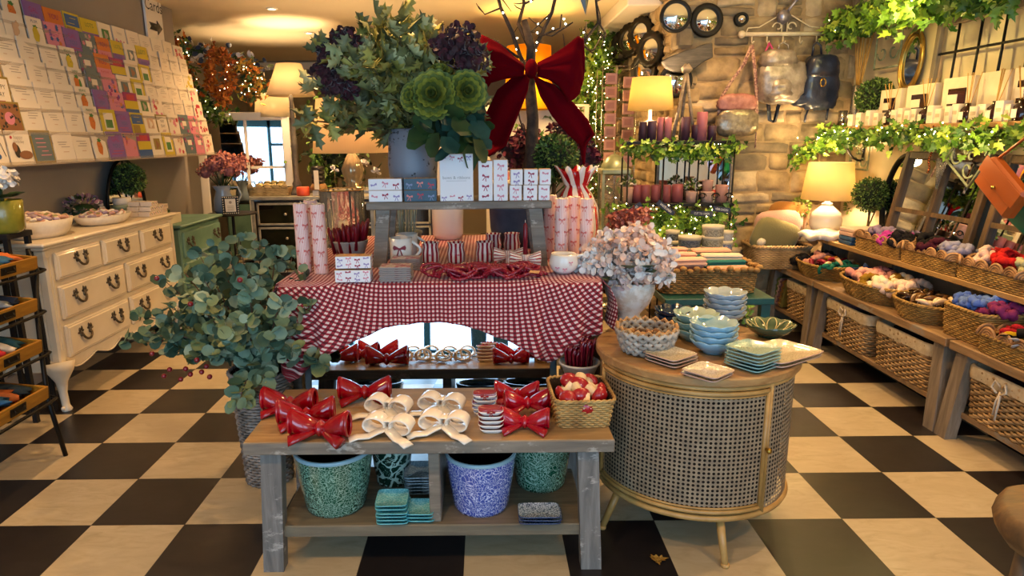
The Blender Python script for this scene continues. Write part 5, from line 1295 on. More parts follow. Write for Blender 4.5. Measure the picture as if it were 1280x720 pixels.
        rect2d(m,M3@T(0,0,.0004),-.2*w,-.03*h,.2*w,.2*h,n['cream'])
    elif code=='B': rect2d(m,M2,-w*.42,0,w*.42,.42*h,n['blue']); rect2d(m,M2,-w*.42,-.42*h,w*.1,-.05*h,n['gold']); lines(.3*h,.1*h,2,'yellow',.5)
    elif code=='O': word('YOU',.2*h,.28*h,'magenta'); rect2d(m,M2,-w/2,-h/2,w/2,-.05*h,n['pink']); word('BOY!',-.25*h,.26*h,'red')
    elif code=='E': blob(0,-.05*h,.16*w,.22*h,'tan',3,.25); blob(.12*w,.15*h,.1*w,.12*h,'tan',4,.2)
    elif code=='Y':
        for i in range(5): blob(rr.uniform(-.3,.3)*w,rr.uniform(-.3,.3)*h,.13*w,.13*w,'yellow',8,.3)
    return m
rr=random.Random(77)
for k_ in range(NR):
    n=len(rows[k_]); pitch=(CYf-CYn-.02)/n; x=CXk(k_)
    for i,code in enumerate(rows[k_]):
        yy=CYn+.01+pitch*(i+.5); h=(.188 if k_==0 else .176)*rr.uniform(.94,1.03); w=pitch*rr.uniform(.9,.965)
        if code=='V': h*=1.06; w*=.9
        m=card(code,w,h,rr,['PLUM','LEMON','SHINY','MANGO','BEANS'])
        o=m.build('greeting_card',CARDM,loc=(x-.0,yy,cz[k_]-.001),rot=(rr.uniform(-.13,-.09),0,PI/2+rr.uniform(-.04,.04)))
        tag(o,'%s, %s along the %s row'%(desc[code],ordn[i],rown[k_]),'greeting card','greeting cards on the wall rack')
# "Cards" sign
p=ax(193,22,WL+.03); sg=thing('cards_sign','white wooden sign lettered Cards above a black arrow','sign',(WL+.02,p.y,p.z),rot=(0,0,PI/2))
MB().box(0,0,0,.30,.02,.46,bev=.003).build('board',M_white,sg)
m=MB(); M=frameM((0,-.0115,.06),(1,0,0),(0,0,1)); text(m,'Cards',M@T(0,.03,0,rz=.0),.13); m.build('lettering',c_('black','#26221f'),sg)
m=MB(); m.prism([(-.11,-.02),(.03,-.02),(.03,-.05),(.12,.012),(.03,.07),(.03,.04),(-.11,.04),(-.08,.01)],0,.004,0,M@T(0,-.15,0)); m.build('arrow',c_('black','#26221f'),sg)
m=MB(); m.tube([(-.12,-.005,.22),(0,0,.34),(.12,-.005,.22)],.003,4); m.build('cord',M_stem,sg)
# ------------------------------------------------------------ cream painted dresser
DH=.97; DX=-2.40; DY0,DY1=3.58,5.16; DD=.44
dr=thing('painted_dresser','cream painted chest of drawers with cabriole legs and ornate pewter handles','chest of drawers',(DX-DD/2,(DY0+DY1)/2,0),rz=PI/2)
# local: x along the wall (local +x = +Y world), front faces local -y (= +X world)
M_cp=mat('cream_paint','#d8cab0','#e0d4bc',6,.42,coat=.1); DW=DY1-DY0
M_sidep=M_cp
zb_=.27
MB().box(0,0,(zb_+DH-.03)/2,DW-.06,DD-.04,DH-.03-zb_,bev=.01).build('carcass',M_cp,dr)
m=MB(); m.box(0,0,DH-.012,DW+.02,DD+.02,.024,bev=.009); m.box(0,0,DH-.034,DW-.02,DD-.01,.02,bev=.008); m.build('top_board',M_cp,dr)
m=MB()
for sx in(-1,1):
    m=MB(); m.box(sx*(DW/2-.050),-(DD/2-.040),(zb_+DH-.04)/2,.052,.052,DH-.045-zb_,bev=.008)
    for q in(-.012,.012): m.box(sx*(DW/2-.050)+q,-(DD/2-.013),(zb_+DH-.04)/2+.02,.008,.006,DH-zb_-.16,bev=.003)
    m.build('corner_pilaster',M_cp,dr)
for sx in(-1,1):
    m=MB()
    x=sx*(DW/2-.029)
    for (a,b,c_2,d) in ((-.15,0,.012,.5),(.15,0,.012,.5)): m.box(x,a,.62,.01,.014,.56,bev=.003)
    for z in(.345,.895): m.box(x,0,z,.01,.31,.014,bev=.003)
    m.build('end_moulding',M_cp,dr)
# scalloped apron and cabriole legs
m=MB(); N=60; F_y=-(DD/2-.022); vs=[];fs=[]
for i in range(N+1):
    x=-DW/2+.08+(DW-.16)*i/N; t=i/N; s_=.5+.5*cos(t*TAU*3); lo=zb_-.015-.045*abs(sin(t*PI*5))*(.6+.4*s_)+(.0)
    vs+=[(x,F_y-.01,lo),(x,F_y-.01,zb_+.03),(x,F_y+.015,lo),(x,F_y+.015,zb_+.03)]
for i in range(N): a=4*i;b=4*(i+1); fs+=[(a,b,b+1,a+1),(a+2,a+3,b+3,b+2),(a,a+2,b+2,b)]
m.add(vs,fs,0,False); 
m.tube([(v[0],F_y-.012,v[2]) for v in vs[::4]],.006,5)
for sx in(-1,1):
    m.box(sx*(DW/2-.035),0,zb_-.01,.02,DD-.12,.07,bev=.004)
m.build('apron',M_cp,dr)
for sx in(-1,1):
    for sy in(-1,1):
        bx,by=sx*(DW/2-.05),sy*(DD/2-.045); m=MB(); pts=[];rs=[]
        for t,o,r0 in((0,.022,.026),(.04,.03,.03),(.1,.02,.021),(.35,.0,.022),(.6,.004,.032),(.85,.008,.07),(1,.0,.085)):
            pts.append((bx+sx*o*.9,by+sy*o*.9,t*(zb_+.01))); rs.append(r0)
        m.tube(pts,rs,14)
        if sy<0:
            for q in(-1,1): m.ball((bx+sx*.03+q*.022,by-.02,.022),.011,8,6)
            m.tube([(bx-sx*.05,by-.012,zb_-.03),(bx-sx*.07,by-.012,zb_-.005),(bx-sx*.12,by-.012,zb_-.0)],[.02,.018,.008],8)
        m.build('leg',M_cp,dr)
M_pew=mat('pewter_handle','#4a4238','#6a5f50',60,.35,metal=.8)
def pull(par,x,y,z):
    m=MB()
    for sg in(-1,1):
        m.ball((x+sg*.042,y-.004,z+.012),(.015,.008,.015),8,6)
        for (dx,dz,rx,rz_) in ((.016,.012,.014,.006),(.012,.026,.008,.011),(-.006,.03,.006,.012),(.002,-.004,.008,.008),(-.012,.018,.009,.006)):
            m.ball((x+sg*(.042+dx*1.15),y-.003,z+.012+dz*1.15),(rx*1.3,.006,rz_*1.3),8,5)
    m.tube([(x+.042*cos(PI+PI*i/12)*1.0,y-.012-.01*sin(PI*i/12),z+.012-.036*sin(PI*i/12)) for i in range(13)],.0075,6)
    m.build('handle',M_pew,par)
gap=.014; x0,x1=-DW/2+.095,DW/2-.095; rowsD=[(.745,.905,3,1),(.515,.715,2,2),(.29,.485,2,2)]
for z0,z1,n,nh in rowsD:
    w2=(x1-x0-gap*2*(n-1))/n
    for i in range(n):
        cx=x0+w2/2+i*(w2+2*gap); d=MB().box(0,0,0,w2,.024,z1-z0,bev=.008); d.box(0,-.012,0,w2-.03,.012,z1-z0-.03,bev=.006)
        d=d.build('drawer',M_cp,dr,loc=(cx,-(DD/2-.012),(z0+z1)/2))
        for q in ([0] if nh==1 else [-.26*w2,.26*w2]): pull(d,q,-.016,.0)
KZ=DH+.001
def onx(px_,py_,X,z=None): p=ax(px_,py_,X); return p
# oval cream dish of wrapped soaps
def on_d(px_,py_): return az(px_,py_,KZ)
p=on_d(66,292); 
def dish_of(name,label,x,y,z,rx,ry,h,mt):
    t=thing(name,label,'bowl',(x,y,z)); MB().lathe([(0,0),(.72,0),(.86,h*.3),(1,h),(.95,h*1.02),(.82,h*.4),(.7,h*.15),(0,h*.15)],40,sx=rx,sy=ry).build('body',mt,t); return t
M_whc=mat('chalky_cream','#d9cdb8','#e6dccb',20,.6,bump=.2)
t=dish_of('oval_bowl','large oval cream bowl heaped with wrapped soaps on the dresser end',-2.6,3.87,KZ,.165,.22,.10,M_whc)
t2=dish_of('serving_dish','wide pale pedestal dish of flowery soaps behind the oval bowl',-2.58,4.50,KZ,.15,.24,.06,M_whc)
r=random.Random(12); sc_=[mat('soap_'+n,c,rough=.6) for n,c in(('cream','#dfcdb2'),('blush','#cf9f8e'),('lilac','#a893a8'),('olive','#8a8a5a'),('white','#ece4d8'))]
def heap(cx,cy,z,rx,ry,n,cat_,label,group,mk,hh=.05):
    pr={}
    for i in range(n):
        q=math.sqrt((i+.5)/n)*.92; a=i*2.4; x=cx+rx*q*cos(a); y=cy+ry*q*sin(a); zz=z+hh*(1-q*q)+r.uniform(-.004,.008); v=i%len(mk)
        if v not in pr: o=mk[v](); o.location=(x,y,zz); o.rotation_euler=(r.uniform(-.5,.5),r.uniform(-.5,.5),r.uniform(0,6)); tag(o,label[v%len(label)],cat_,group); pr[v]=o
        else: dup(pr[v],(x,y,zz),rot=(r.uniform(-.5,.5),r.uniform(-.5,.5),r.uniform(0,6)))
def mk_soap(mi,s=(.05,.035,.018)):
    def f():
        m=MB(); m.box(0,0,0,*s,bev=.006); m.box(0,0,s[2]/2+.0005,s[0]*.5,s[1]*.6,.001,1); return m.build('wrapped_soap',[sc_[mi],sc_[(mi+2)%5]])
    return f
heap(-2.6,3.87,KZ+.085,.14,.19,40,'soap',['cream wrapped soap in the large oval bowl','blush wrapped soap in the large oval bowl','lilac wrapped soap in the large oval bowl','white wrapped soap in the large oval bowl'],'wrapped soaps in the oval bowl',[mk_soap(0),mk_soap(1),mk_soap(2),mk_soap(4)],.05)
heap(-2.58,4.50,KZ+.045,.13,.2,28,'soap',['white flowery soap in the wide pedestal dish','blush flowery soap in the wide pedestal dish','lilac flowery soap in the wide pedestal dish'],'flowery soaps in the pedestal dish',[mk_soap(4),mk_soap(1),mk_soap(2)],.035)
# posy behind
p=ax(108,243,-2.72); t=thing('dried_posy','low bunch of purple and green dried flowers behind the soap dishes','flowers',(-2.80,4.66,KZ)); m=MB()
for i in range(160):
    d=rdir(r,.3); leaf(m,Vector((0,0,.09))+Vector((d.x*.09,d.y*.12,d.z*.07)),d,rdir(r),.035,.022,r.randrange(4),'petal',.3)
m.ball((0,0,.06),(.07,.1,.06),10,8,0); m.build('blooms',[M_leafd,mat('dusty_purple','#7a5a78'),mat('dusty_pink','#b98790'),mat('dusty_white','#d0c6b8')],t)
t=MB().lathe([(0,0),(.03,0),(.035,.04),(.02,.05),(.022,.07),(.018,.07),(0,.06)],20).build('glass_bottle',mat('pale_blue_glass','#a9b8c4',rough=.1)); t.location=(-2.78,4.86,KZ); tag(t,'small pale blue bottle between the posy and the round tins','bottle')
# round tins
cc=az(160,250,KZ); tx,ty=-2.72,5.02
for i,(rr_,h,c,lb) in enumerate(((.085,.045,'#8c9a7c','sage green round tin at the bottom of the tower'),(.07,.03,'#97a488','smaller sage round tin in the middle of the tower'),(.062,.05,'#e2dccf','white round tin on top of the tower'))):
    z=KZ+(0,.046,.077)[i]; t=thing('round_tin',lb,'tin',(tx,ty,z),group='stacked round tins on the dresser'); mm=mat('tin_%d'%i,c,rough=.35)
    MB().lathe([(0,0),(rr_,0),(rr_,h*.7),(0,h*.7)],30).build('body',mm,t); MB().lathe([(rr_*1.03,h*.5),(rr_*1.03,h*.97),(rr_,h),(0,h)],30).build('lid',mm,t)
# stacked patterned soap boxes at the far end
for i in range(14):
    x=-2.48-.09*(i%2); y=4.90+.092*((i//2)%3)+.02*(i//6); z=KZ+.036*(i//6)
    m=MB(); m.box(0,0,.017,.085,.09,.034,bev=.002); 
    for q in range(6): disc2d(m,frameM((.0432,-.035+.014*q,.017+.008*(q%2)),(0,1,0),(0,0,1)),.006,.006,1+q%3,6)
    for q in range(8): disc2d(m,T(r.uniform(-.03,.03),r.uniform(-.03,.03),.0345),.008,.008,1+q%3,6)
    o=m.build('soap_box',[mat('floral_box','#ddcdb8'),sc_[1],sc_[3],sc_[2]],loc=(x,y,z),rot=r.uniform(-.1,.1)); tag(o,'small floral soap box stacked at the far end of the dresser','box','floral soap boxes on the dresser')
# topiary and arched mirror behind
p=ax(162,224,-2.74); t=thing('topiary_ball','clipped topiary ball below the card rack, behind the white tins','plant',(-2.74,p.y,KZ)); hz=max(.12,p.z-KZ); m=MB(); topiary(m,(0,0,hz),.115,5,1300,0,.02); m.build('foliage',[M_t1,M_t0,M_t2],t); MB().lathe([(0,0),(.04,0),(.05,.06),(.0,.06)],20).build('pot',M_lime,t)
t=thing('arched_mirror','black-framed arched window mirror leaning behind the topiary on the dresser','mirror',(-2.80,5.28,KZ),rot=(0,0,PI/2)); m=MB(); g=MB(); w2=.28; arc=[(w2*cos(PI*i/20),.02,.0+.40*sin(PI*i/20)) for i in range(21)]
m.tube(arc,.013,6); m.tube([(-w2,.02,.006),(w2,.02,.006)],.012,6); m.tube([(0,.02,0),(0,.02,.4)],.006,5)
for a in(.25,.5,.75): m.tube([(0,.02,0),(w2*cos(PI*a),.02,.4*sin(PI*a))],.005,5)
m.build('frame',M_iron,t); g.add([(0,.022,.002)]+[(a,.022,c) for a,b,c in arc],[(0,i+1,i) for i in range(1,21)],0,False); g.build('mirror_glass',M_mirror,t)
# ------------------------------------------------------------ iron tray rack with wooden trays (near left)
IX0,IX1=-2.52,-1.93
def tray_rack():
    ix=-2.20; 
    t=thing('tray_rack','black iron tiered rack with yellow wooden trays at the left edge','rack',(0,0,0)); yb_,yf=3.42,3.42
    # rack front edge runs along X = const line from near (left of frame) to far end
    P=[(ax(58,330,-2.30)),(ax(57,390,-2.24)),(ax(57,450,-2.18)),(ax(62,500,-2.12))]
    return t,P
t=thing('tray_rack','black iron tiered rack holding yellow wooden trays at the left edge','rack',(-2.35,3.0,0))
# local coordinates: world minus origin
O=Vector((-2.35,3.0,0)); tiers=[]
fe=[(50,337),(50,390),(56,442),(64,500)]   # photo points of the far front corner of each tray front edge
Xf=[-2.26,-2.20,-2.14,-2.08]
pts=[ax(a,b,X)-O for (a,b),X in zip(fe,Xf)]
m=MB(); up_=[Vector((p.x-.03,p.y+.02,p.z)) for p in pts]
foot=Vector((up_[-1].x+.03,up_[-1].y+.02,0.0)); m.tube([up_[0]+Vector((-.03,0,.10)),*up_,foot],.011,8); 
near=[Vector((p.x,p.y-.95,p.z)) for p in up_]; m.tube([near[0]+Vector((-.03,0,.10)),*near,Vector((foot.x,foot.y-.95,0))],.011,8)
bk=[Vector((p.x-.3,p.y,p.z+.03)) for p in up_]; m.tube([bk[0]+Vector((0,0,.12)),*bk,Vector((bk[-1].x,bk[-1].y,0))],.011,8); m.tube([b-Vector((0,.95,0)) for b in bk]+[Vector((bk[-1].x,bk[-1].y-.95,0))],.011,8)
m.build('upright',M_iron,t)
M_tray=wood('yellow_tray_wood','#8a5a12','#c08a28','#a3701c',scale=(16,1.5,16),rough=.45)
cl_=['#b3202c','#ded6c8','#1d4f5a','#2a5f8a','#c76a2e','#23363f','#8f9aa8','#13233a']
trays=[]
for i,(u,n_,b_) in enumerate(zip(up_,near,bk)):
    m=MB(); m.tube([n_+Vector((.02,0,-.015)),u+Vector((.02,.0,-.015)),u+Vector((.015,.04,-.012)),u+Vector((-.02,.055,-.01)),b_+Vector((0,.055,-.02)),b_+Vector((0,0,-.02))],.008,7); m.tube([b_+Vector((0,0,-.02)),b_+Vector((0,-.95,-.02))],.008,6); m.tube([n_+Vector((.02,0,-.015)),n_+Vector((-.3,0,.01))],.008,6); m.build('shelf_rail',M_iron,t)
    for j in range(2):
        c=(u+b_)/2+O+Vector((.0,-.22-.46*j,-.0)); ang=math.atan2(b_.z-u.z,u.x-b_.x)
        lb='yellow wooden tray %s shelf of the iron rack, %s'%(['on the top','on the second','on the third','on the bottom'][i],['far one','near one'][j])
        tr_=thing('wooden_tray',lb,'tray',(c.x,c.y,c.z+.0),group='wooden trays on the iron rack',rot=(0,ang,0)); wd=.31
        MB().box(0,0,.004,wd,.43,.008).build('base_panel',M_tray,tr_)
        for (x,y,a,b2) in ((wd/2,0,.012,.43),(-wd/2,0,.012,.43),(0,.209,wd,.012),(0,-.209,wd,.012)): MB().box(x,y,.036,a,b2,.062,bev=.002).build('side_panel',M_tray,tr_)
        q=MB(); q.box(wd/2+.008,.0,.036,.005,.1,.036); q.tube([(wd/2+.012,-.03,.045),(wd/2+.02,-.03,.03),(wd/2+.02,.03,.03),(wd/2+.012,.03,.045)],.003,5); q.build('label_holder',M_iron,tr_)
        for q in range(5):
            b=MB(); crumple(b,(0,0,0),(.12,.05,.026),0,i*10+j*5+q,16,8,.5); cc=cl_[(i*3+q+j)%8]; o=b.build('folded_sock',mat('sock_'+cc[1:],cc,rough=.85,bump=.3,bsc=150)); o.location=(c.x+.0,c.y-.15+.075*q,c.z+.055); o.rotation_euler=(0,ang,.1)
            tag(o,'folded knitted sock lying in a yellow tray of the iron rack','sock','socks in the rack trays')
# white hydrangea in glazed green pot, far left
p=ay(6,292,3.45); px0=p.x; t=thing('green_glazed_pot','yellow-green glazed pot with white hydrangeas at the left edge','flowers',(px0-.02,3.50,ay(10,292,3.45).z))
MB().lathe([(0,0),(.07,0),(.085,.02),(.09,.165),(.086,.17),(.08,.16),(0,.14)],32).build('pot',mat('olive_yellow_glaze','#6f6a1c','#9c9434',6,.2,coat=.4),t)
for i,(a,b,c) in enumerate(((-.03,-.02,.30),(.035,.0,.27),(.0,-.06,.25),(-.06,.03,.24))):
    m=MB(); bloom(m,(0,0,0),.055,i,0,90,.03,alt=1,kind='round'); m.ball((0,0,0),.035,8,6,1); m.build('flower_head',[mat('hydrangea_white','#e8e4dc'),M_wf],t,loc=(a,b,c))
m=MB()
for i in range(14): a=r.uniform(0,TAU); leaf(m,(.03*cos(a),.03*sin(a),.18),(cos(a),sin(a),.3),(0,0,1),.08,.055,0,'petal')
m.tube([(0,0,.1),(0,0,.26)],.008,5); m.build('leaves',M_leafd,t)
pz_=ay(10,292,3.45).z
o=thing('corner_stand','small dark wooden stand under the green glazed pot at the left edge','stand',(px0-.02,3.52,0)); MB().box(-.05,0,pz_-.016,.2,.2,.03,bev=.003).build('top_board',W_dark,o)
for sx in(-1,1):
    for sy in(-1,1): MB().box(-.05+sx*.08,sy*.08,(pz_-.031)/2,.025,.025,pz_-.031).build('leg',W_dark,o)
# ------------------------------------------------------------ eucalyptus in a tall wicker vase
ep=az(333,606,0); ex,ey=-1.0,2.80
ev=thing('eucalyptus_vase','tall grey wicker floor vase with a huge spray of eucalyptus and red berries','plant',(ex,ey,0))
m=MB(); woven(m,.27,.27,.52,2,.74,.014,.022,.0035,rimr=.008,bulge=-.02); m.build('vase_body',[M_gwick,M_wickd],ev)
r=random.Random(41); m=MB(); st=MB(); be_=MB()
def E_(px_,py_,dy): return ay(px_,py_,ey+dy)-Vector((ex,ey,0))
tips=[(188,416,.0),(175,395,.1),(205,350,.2),(215,385,-.05),(230,340,.15),(250,320,.2),(270,310,.25),(300,300,.1),(325,305,.3),(345,315,.15),(365,320,.2),(378,345,.0),(385,385,-.1),(402,455,-.15),(365,440,-.2),(330,470,-.25),(300,500,-.28),(270,440,-.2),(240,445,-.1),(215,440,.0),(260,380,-.25),(310,360,-.25),(350,380,-.25),(290,330,-.1),(235,370,-.15),(340,420,-.3),(285,420,-.3),(200,420,-.1),(325,340,-.1),(255,350,.0),(305,400,-.3),(370,410,-.15),(160,425,.05)]
base=Vector((0,0,.5)); le=[mat('eucalyptus_leaf','#47604c','#67836a',8,.55),mat('eucalyptus_pale','#75907a','#98a88c',8,.55),mat('eucalyptus_olive','#6f7a4c','#8b925c',8,.55),mat('eucalyptus_deep','#2d4736','#435f4a',8,.55)]
for i,(a,b,dy) in enumerate(tips):
    tp=E_(a,b,dy); mid=base.lerp(tp,.5)+Vector((0,0,.10 if tp.z<.75 else .02)); P=[]
    for t in range(9): f=t/8; P.append(base*(1-f)**2+mid*2*f*(1-f)+tp*f*f)
    st.tube(P,[.005-.0004*t for t in range(9)],5)
    for t in range(2,9):
        for sd in(-1,1):
            for rep in range(3 if t>4 else 2):
                d=(P[t]-P[t-1]).normalized(); sdv=d.cross(Vector((0,0,1))+rdir(r)*.4).normalized()*sd; e=(sdv+d*.35+rdir(r)*.55).normalized()
                s=r.uniform(.045,.078)*(1.1-.25*t/8); nn=(Vector((0,-1,.5))+rdir(r)*.9)
                leaf(m,P[t]+rdir(r)*.015,e,nn,s,s*.95,r.choices((0,1,2,3),(5,2.3,1.6,2))[0],'round',.22)
m.build('foliage',le,ev); st.build('stem',mat('reddish_stem','#4a3326','#6b4a38',20,.8),ev)
for (a,b,dy) in ((196,348,-.05),(205,470,-.1),(212,462,-.12),(232,461,-.14),(238,468,-.13),(252,465,-.15),(258,458,-.16),(226,474,-.12),(300,350,-.3),(238,380,-.22),(190,442,-.08),(262,471,-.16),(246,450,-.2)):
    p=E_(a,b,dy); MB().ball(p,.011,10,8).build('berry',mat('red_berry','#7a1020',rough=.3,coat=.4),ev)
# ------------------------------------------------------------ green chest with jug of dusty pink blooms
gp=az(225,284,.80); GX=-2.42; gy0=ax(225,282,GX).y; gh=ax(225,282,GX).z; gy1=gy0+.85
gc=thing('green_chest','distressed sage green chest of drawers beyond the cream dresser','chest of drawers',(GX-.22,(gy0+gy1)/2,0),rz=PI/2)
M_gr_=mat('distressed_green_paint','#55796a','#6c8f7c',5,.5); GW=gy1-gy0
m=MB(); m.box(0,0,gh/2-.01,GW-.04,.40,gh-.05,bev=.01); m.build('carcass',M_gr_,gc); MB().box(0,0,gh-.012,GW+.02,.46,.024,bev=.008).build('top_board',M_gr_,gc)
for j in range(3):
    d=MB().box(0,0,0,GW-.1,.03,gh*.25,bev=.01).build('drawer',M_gr_,gc,loc=(0,-.205,gh-.04-gh*.15-j*gh*.29))
    for q in(-.22,.22): pull(d,q*GW/.7,-.016,0)
p=ax(262,268,GX-.15); 
jp=az(281,266,.78); jx,jy=jp.x,jp.y
rt=thing('round_side_table','small round black metal table beside the green chest','table',(jx+.08,jy,0)); MB().lathe([(0,.765),(.24,.765),(.245,.775),(.24,.779),(0,.779)],40).build('table_top',M_iron,rt); MB().lathe([(.15,0),(.15,.015),(.02,.03),(.015,.765)],20).build('pedestal',M_iron,rt)
t=thing('bloom_jug','pale blue enamel jug of dusty pink hydrangeas on the small round table','flowers',(jx,jy,.78)); t.scale=(1.12,)*3
MB().lathe([(0,0),(.075,0),(.09,.03),(.085,.12),(.06,.2),(.07,.25),(.065,.25),(.05,.2),(0,.15)],32,fn=lambda a,t_,z:1+(.35*max(0,cos(a+2.3))**8 if z>.22 else 0)).build('jug_body',mat('pale_blue_enamel','#9fb1c4',rough=.2,coat=.4),t)
MB().tube([(.06,.03,.23),(.12,.06,.23),(.14,.07,.16),(.11,.05,.08),(.085,.03,.07)],.009,7).build('handle',mat('pale_blue_enamel','#9fb1c4'),t)
r=random.Random(17); c0=ax(290,205,jx)-Vector((jx,jy,gh))
for i in range(13):
    a=i*2.4; q=math.sqrt(i/13); p=Vector((.19*q*cos(a)+.04,.12*q*sin(a),.37+.10*(1-q*q)+.02*sin(i)))
    m=MB(); bloom(m,(0,0,0),.075,i,0,110,.026,alt=1,kind='petal'); m.ball((0,0,0),.05,8,6,1); m.build('flower_head',[mat('dusty_pink_petal','#b4705c','#cf9080',20,.7),mat('mauve_petal','#9a5a60','#b57a7c',20,.7)],t,loc=p); MB().tube([(0,0,.2),tuple(p)],.004,5).build('stem',M_leafd,t)
o=thing('framed_notice','small black beaded frame with a pale notice on the round table','frame',(jx+.12,jy-.14,.78),rz=.3); m=MB(); m.box(0,0,.09,.16,.015,.18,bev=.004)
for i in range(28):
    t_=i/28*4; s=int(t_);f=t_-s; x,z=[(-.07+.14*f,.01),(.07,.01+.16*f),(.07-.14*f,.17),(-.07,.17-.16*f)][s]; m.ball((x,-.01,z),.006,6,4,1)
m.build('frame',[M_iron,M_white],o); q=MB(); rect2d(q,frameM((0,-.0085,.09),(1,0,0),(0,0,1)),-.05,-.065,.05,.065); q.build('notice_paper',M_card,o); q=MB(); M=frameM((0,-.0092,.09),(1,0,0),(0,0,1)); disc2d(q,M@T(0,.03,0),.014,.014); 
for i in range(4): rect2d(q,M,-.03,-.01-i*.014,.03,-.006-i*.014)
q.build('lettering',c_('grey_ink','#a89c8e'),o)
o=thing('moss_box','white painted box of moss and soap bars at the near end of the green chest','box',(GX-.2,gy0+.14,gh+.001)); MB().box(0,0,.04,.2,.24,.08,bev=.004).build('box_body',M_cp,o); m=MB()
for i in range(90): leaf(m,(r.uniform(-.08,.08),r.uniform(-.12,-.02),.085+r.uniform(0,.04)),rdir(r,.6),rdir(r),.04,.02,r.randrange(2),'long')
m.build('moss',[M_leafd,M_leafl],o)
# leaning window mirror
MY=SBY+.62; x0,x1=toX(252,MY,200),toX(362,MY,200); zt1=ay(300,140,MY).z
wm=thing('window_mirror','tall white-painted window-frame mirror leaning at the back left','mirror',((x0+x1)/2,MY,0),rot=(-.03,0,.235)); W2=x1-x0
MB().box(0,.01,zt1/2,W2-.1,.008,zt1-.1).build('mirror_glass',M_mirror,wm); m=MB()
for x in(-1,1): m.box(x*(W2/2-.04),0,zt1/2,.09,.05,zt1,bev=.008)
for z in(.045,zt1-.045): m.box(0,0,z,W2-.17,.05,.09,bev=.008)
m.build('frame',M_white,wm); m=MB(); m.box(.02,0,zt1/2,.035,.03,zt1-.18,bev=.004); m.box(W2*.26,0,zt1-.62,W2*.42,.028,.03); m.build('glazing_bar',M_white,wm)
# ------------------------------------------------------------ autumn garlands and fairy lights at the far left
def garland(label,pts,n,cols,lf,spread,seed,name='autumn_garland',kind='ivy',cat_='garland',lights=0):
    m=MB(); r=random.Random(seed); P=[Vector(p) for p in pts]; c=sum(P,Vector())/len(P); m.tube([p-c for p in P],.008,5,len(cols)-1)
    for i in range(n):
        k_=r.uniform(0,len(P)-1.001); a=int(k_); p=P[a].lerp(P[a+1],k_-a)-c+Vector((r.gauss(0,spread),r.gauss(0,spread),r.gauss(0,spread)))
        leaf(m,p,rdir(r,-.2),rdir(r),lf*r.uniform(.7,1.3),lf*.75*r.uniform(.7,1.3),r.randrange(max(1,len(cols)-0)),kind,.3)
    o=m.build(name,cols,loc=c); tag(o,label,cat_)
    if lights:
        m=MB()
        for i in range(lights):
            k_=r.uniform(0,len(P)-1.001); a=int(k_); p=P[a].lerp(P[a+1],k_-a)-c+Vector((r.gauss(0,spread),r.gauss(0,spread)-spread*.6,r.gauss(0,spread))); m.ball(p,.0045,5,4)
        l=m.build('fairy_lights',mat('fairy_bulb_warm','#fff2d0',emit='#ffe2a0',es=22),loc=c); tag(l,'fairy lights in the '+' '.join(label.split(',')[0].split()[:12]),'string lights')
    return o
AU=[mat('rust_leaf','#8a3a10','#c0601c',20,.7),mat('orange_leaf','#b5621c','#d88a30',20,.7),mat('amber_leaf','#8f6a1c','#b8902e',20,.7)]; GRN=[M_leafd,M_leafl,mat('mid_leaf','#3f6424','#5f8634',12,.6)]
GY=7.4; q=lambda a,b,Y=GY: tuple(ay(a,b,Y))
garland('rust and green autumn garland nearest the card rack',[q(212,45),q(222,60),q(232,80),q(238,108),q(240,125)],280,[AU[0],AU[1],M_leafd,M_leafl],.07,.055,1,lights=30)
garland('dense orange wreath column, hanging by the fairy lights',[q(268,62),q(262,85),q(266,110),q(280,128),q(288,100),q(284,75),q(270,62)],560,[AU[0],AU[1]],.06,.03,2,lights=14)
garland('green and amber garland right of the orange wreath',[q(302,82),q(316,92),q(322,108),q(312,120)],230,[AU[2],M_leafd,AU[1]],.07,.05,3,lights=26)
garland('blue and white flower garland high at the back left',[q(235,62,7.6),q(255,66,7.6),q(290,76,7.6),q(325,84,7.6)],200,[mat('slate_blue_petal','#3d4a66'),M_wf,M_leafd],.07,.06,4,'flower_garland','round')
garland('dark leafy garland low behind the window mirror',[q(236,120,7.6),q(252,132,7.6),q(280,140,7.6)],220,GRN,.08,.08,5,lights=26)
garland('green vine hanging right of the column lamp',[q(400,125,8),q(405,160,8),q(402,200,8),q(410,235,8)],200,GRN,.09,.07,6,'leafy_garland')
# ------------------------------------------------------------ driftwood consoles along the right wall
CZ=.50; CF=2.30; CB=2.83
def console(y0,y1,label):
    t=thing('console_bench',label,'console',((CF+CB)/2,(y0+y1)/2,0),rz=-PI/2,group='driftwood console benches')   # local x = along the wall, local -y faces the room... 
    W=y1-y0; D=CB-CF
    MB().box(0,0,CZ-.0225,W-.004,D,.045,bev=.004).build('top_board',W_cons2,t)
    for sx in(-1,1):
        for sy in(-1,1):
            m=MB(); vs=[]; x=sx*(W/2-.075); y=sy*(D/2-.05)
            for z,o in((0,1),(CZ-.046,0)):
                for a,b in((-.04,-.03),(.04,-.03),(.04,.03),(-.04,.03)): vs.append((x+a+sx*.04*o,y+b+sy*.028*o,z))
            m.add(vs,[(3,2,1,0),(4,5,6,7),(0,1,5,4),(1,2,6,5),(2,3,7,6),(3,0,4,7)],0,False); m.build('leg',W_legc,t)
    MB().box(0,0,.135,W-.12,D-.1,.03,bev=.003).build('lower_shelf',W_cons2,t)
    return t
W_cons2=wood('console_driftwood_x','#6f573c','#a38560','#8a6e4e',scale=(1.3,14,14),rough=.6,worn='#8b8378',wsc=1.5)
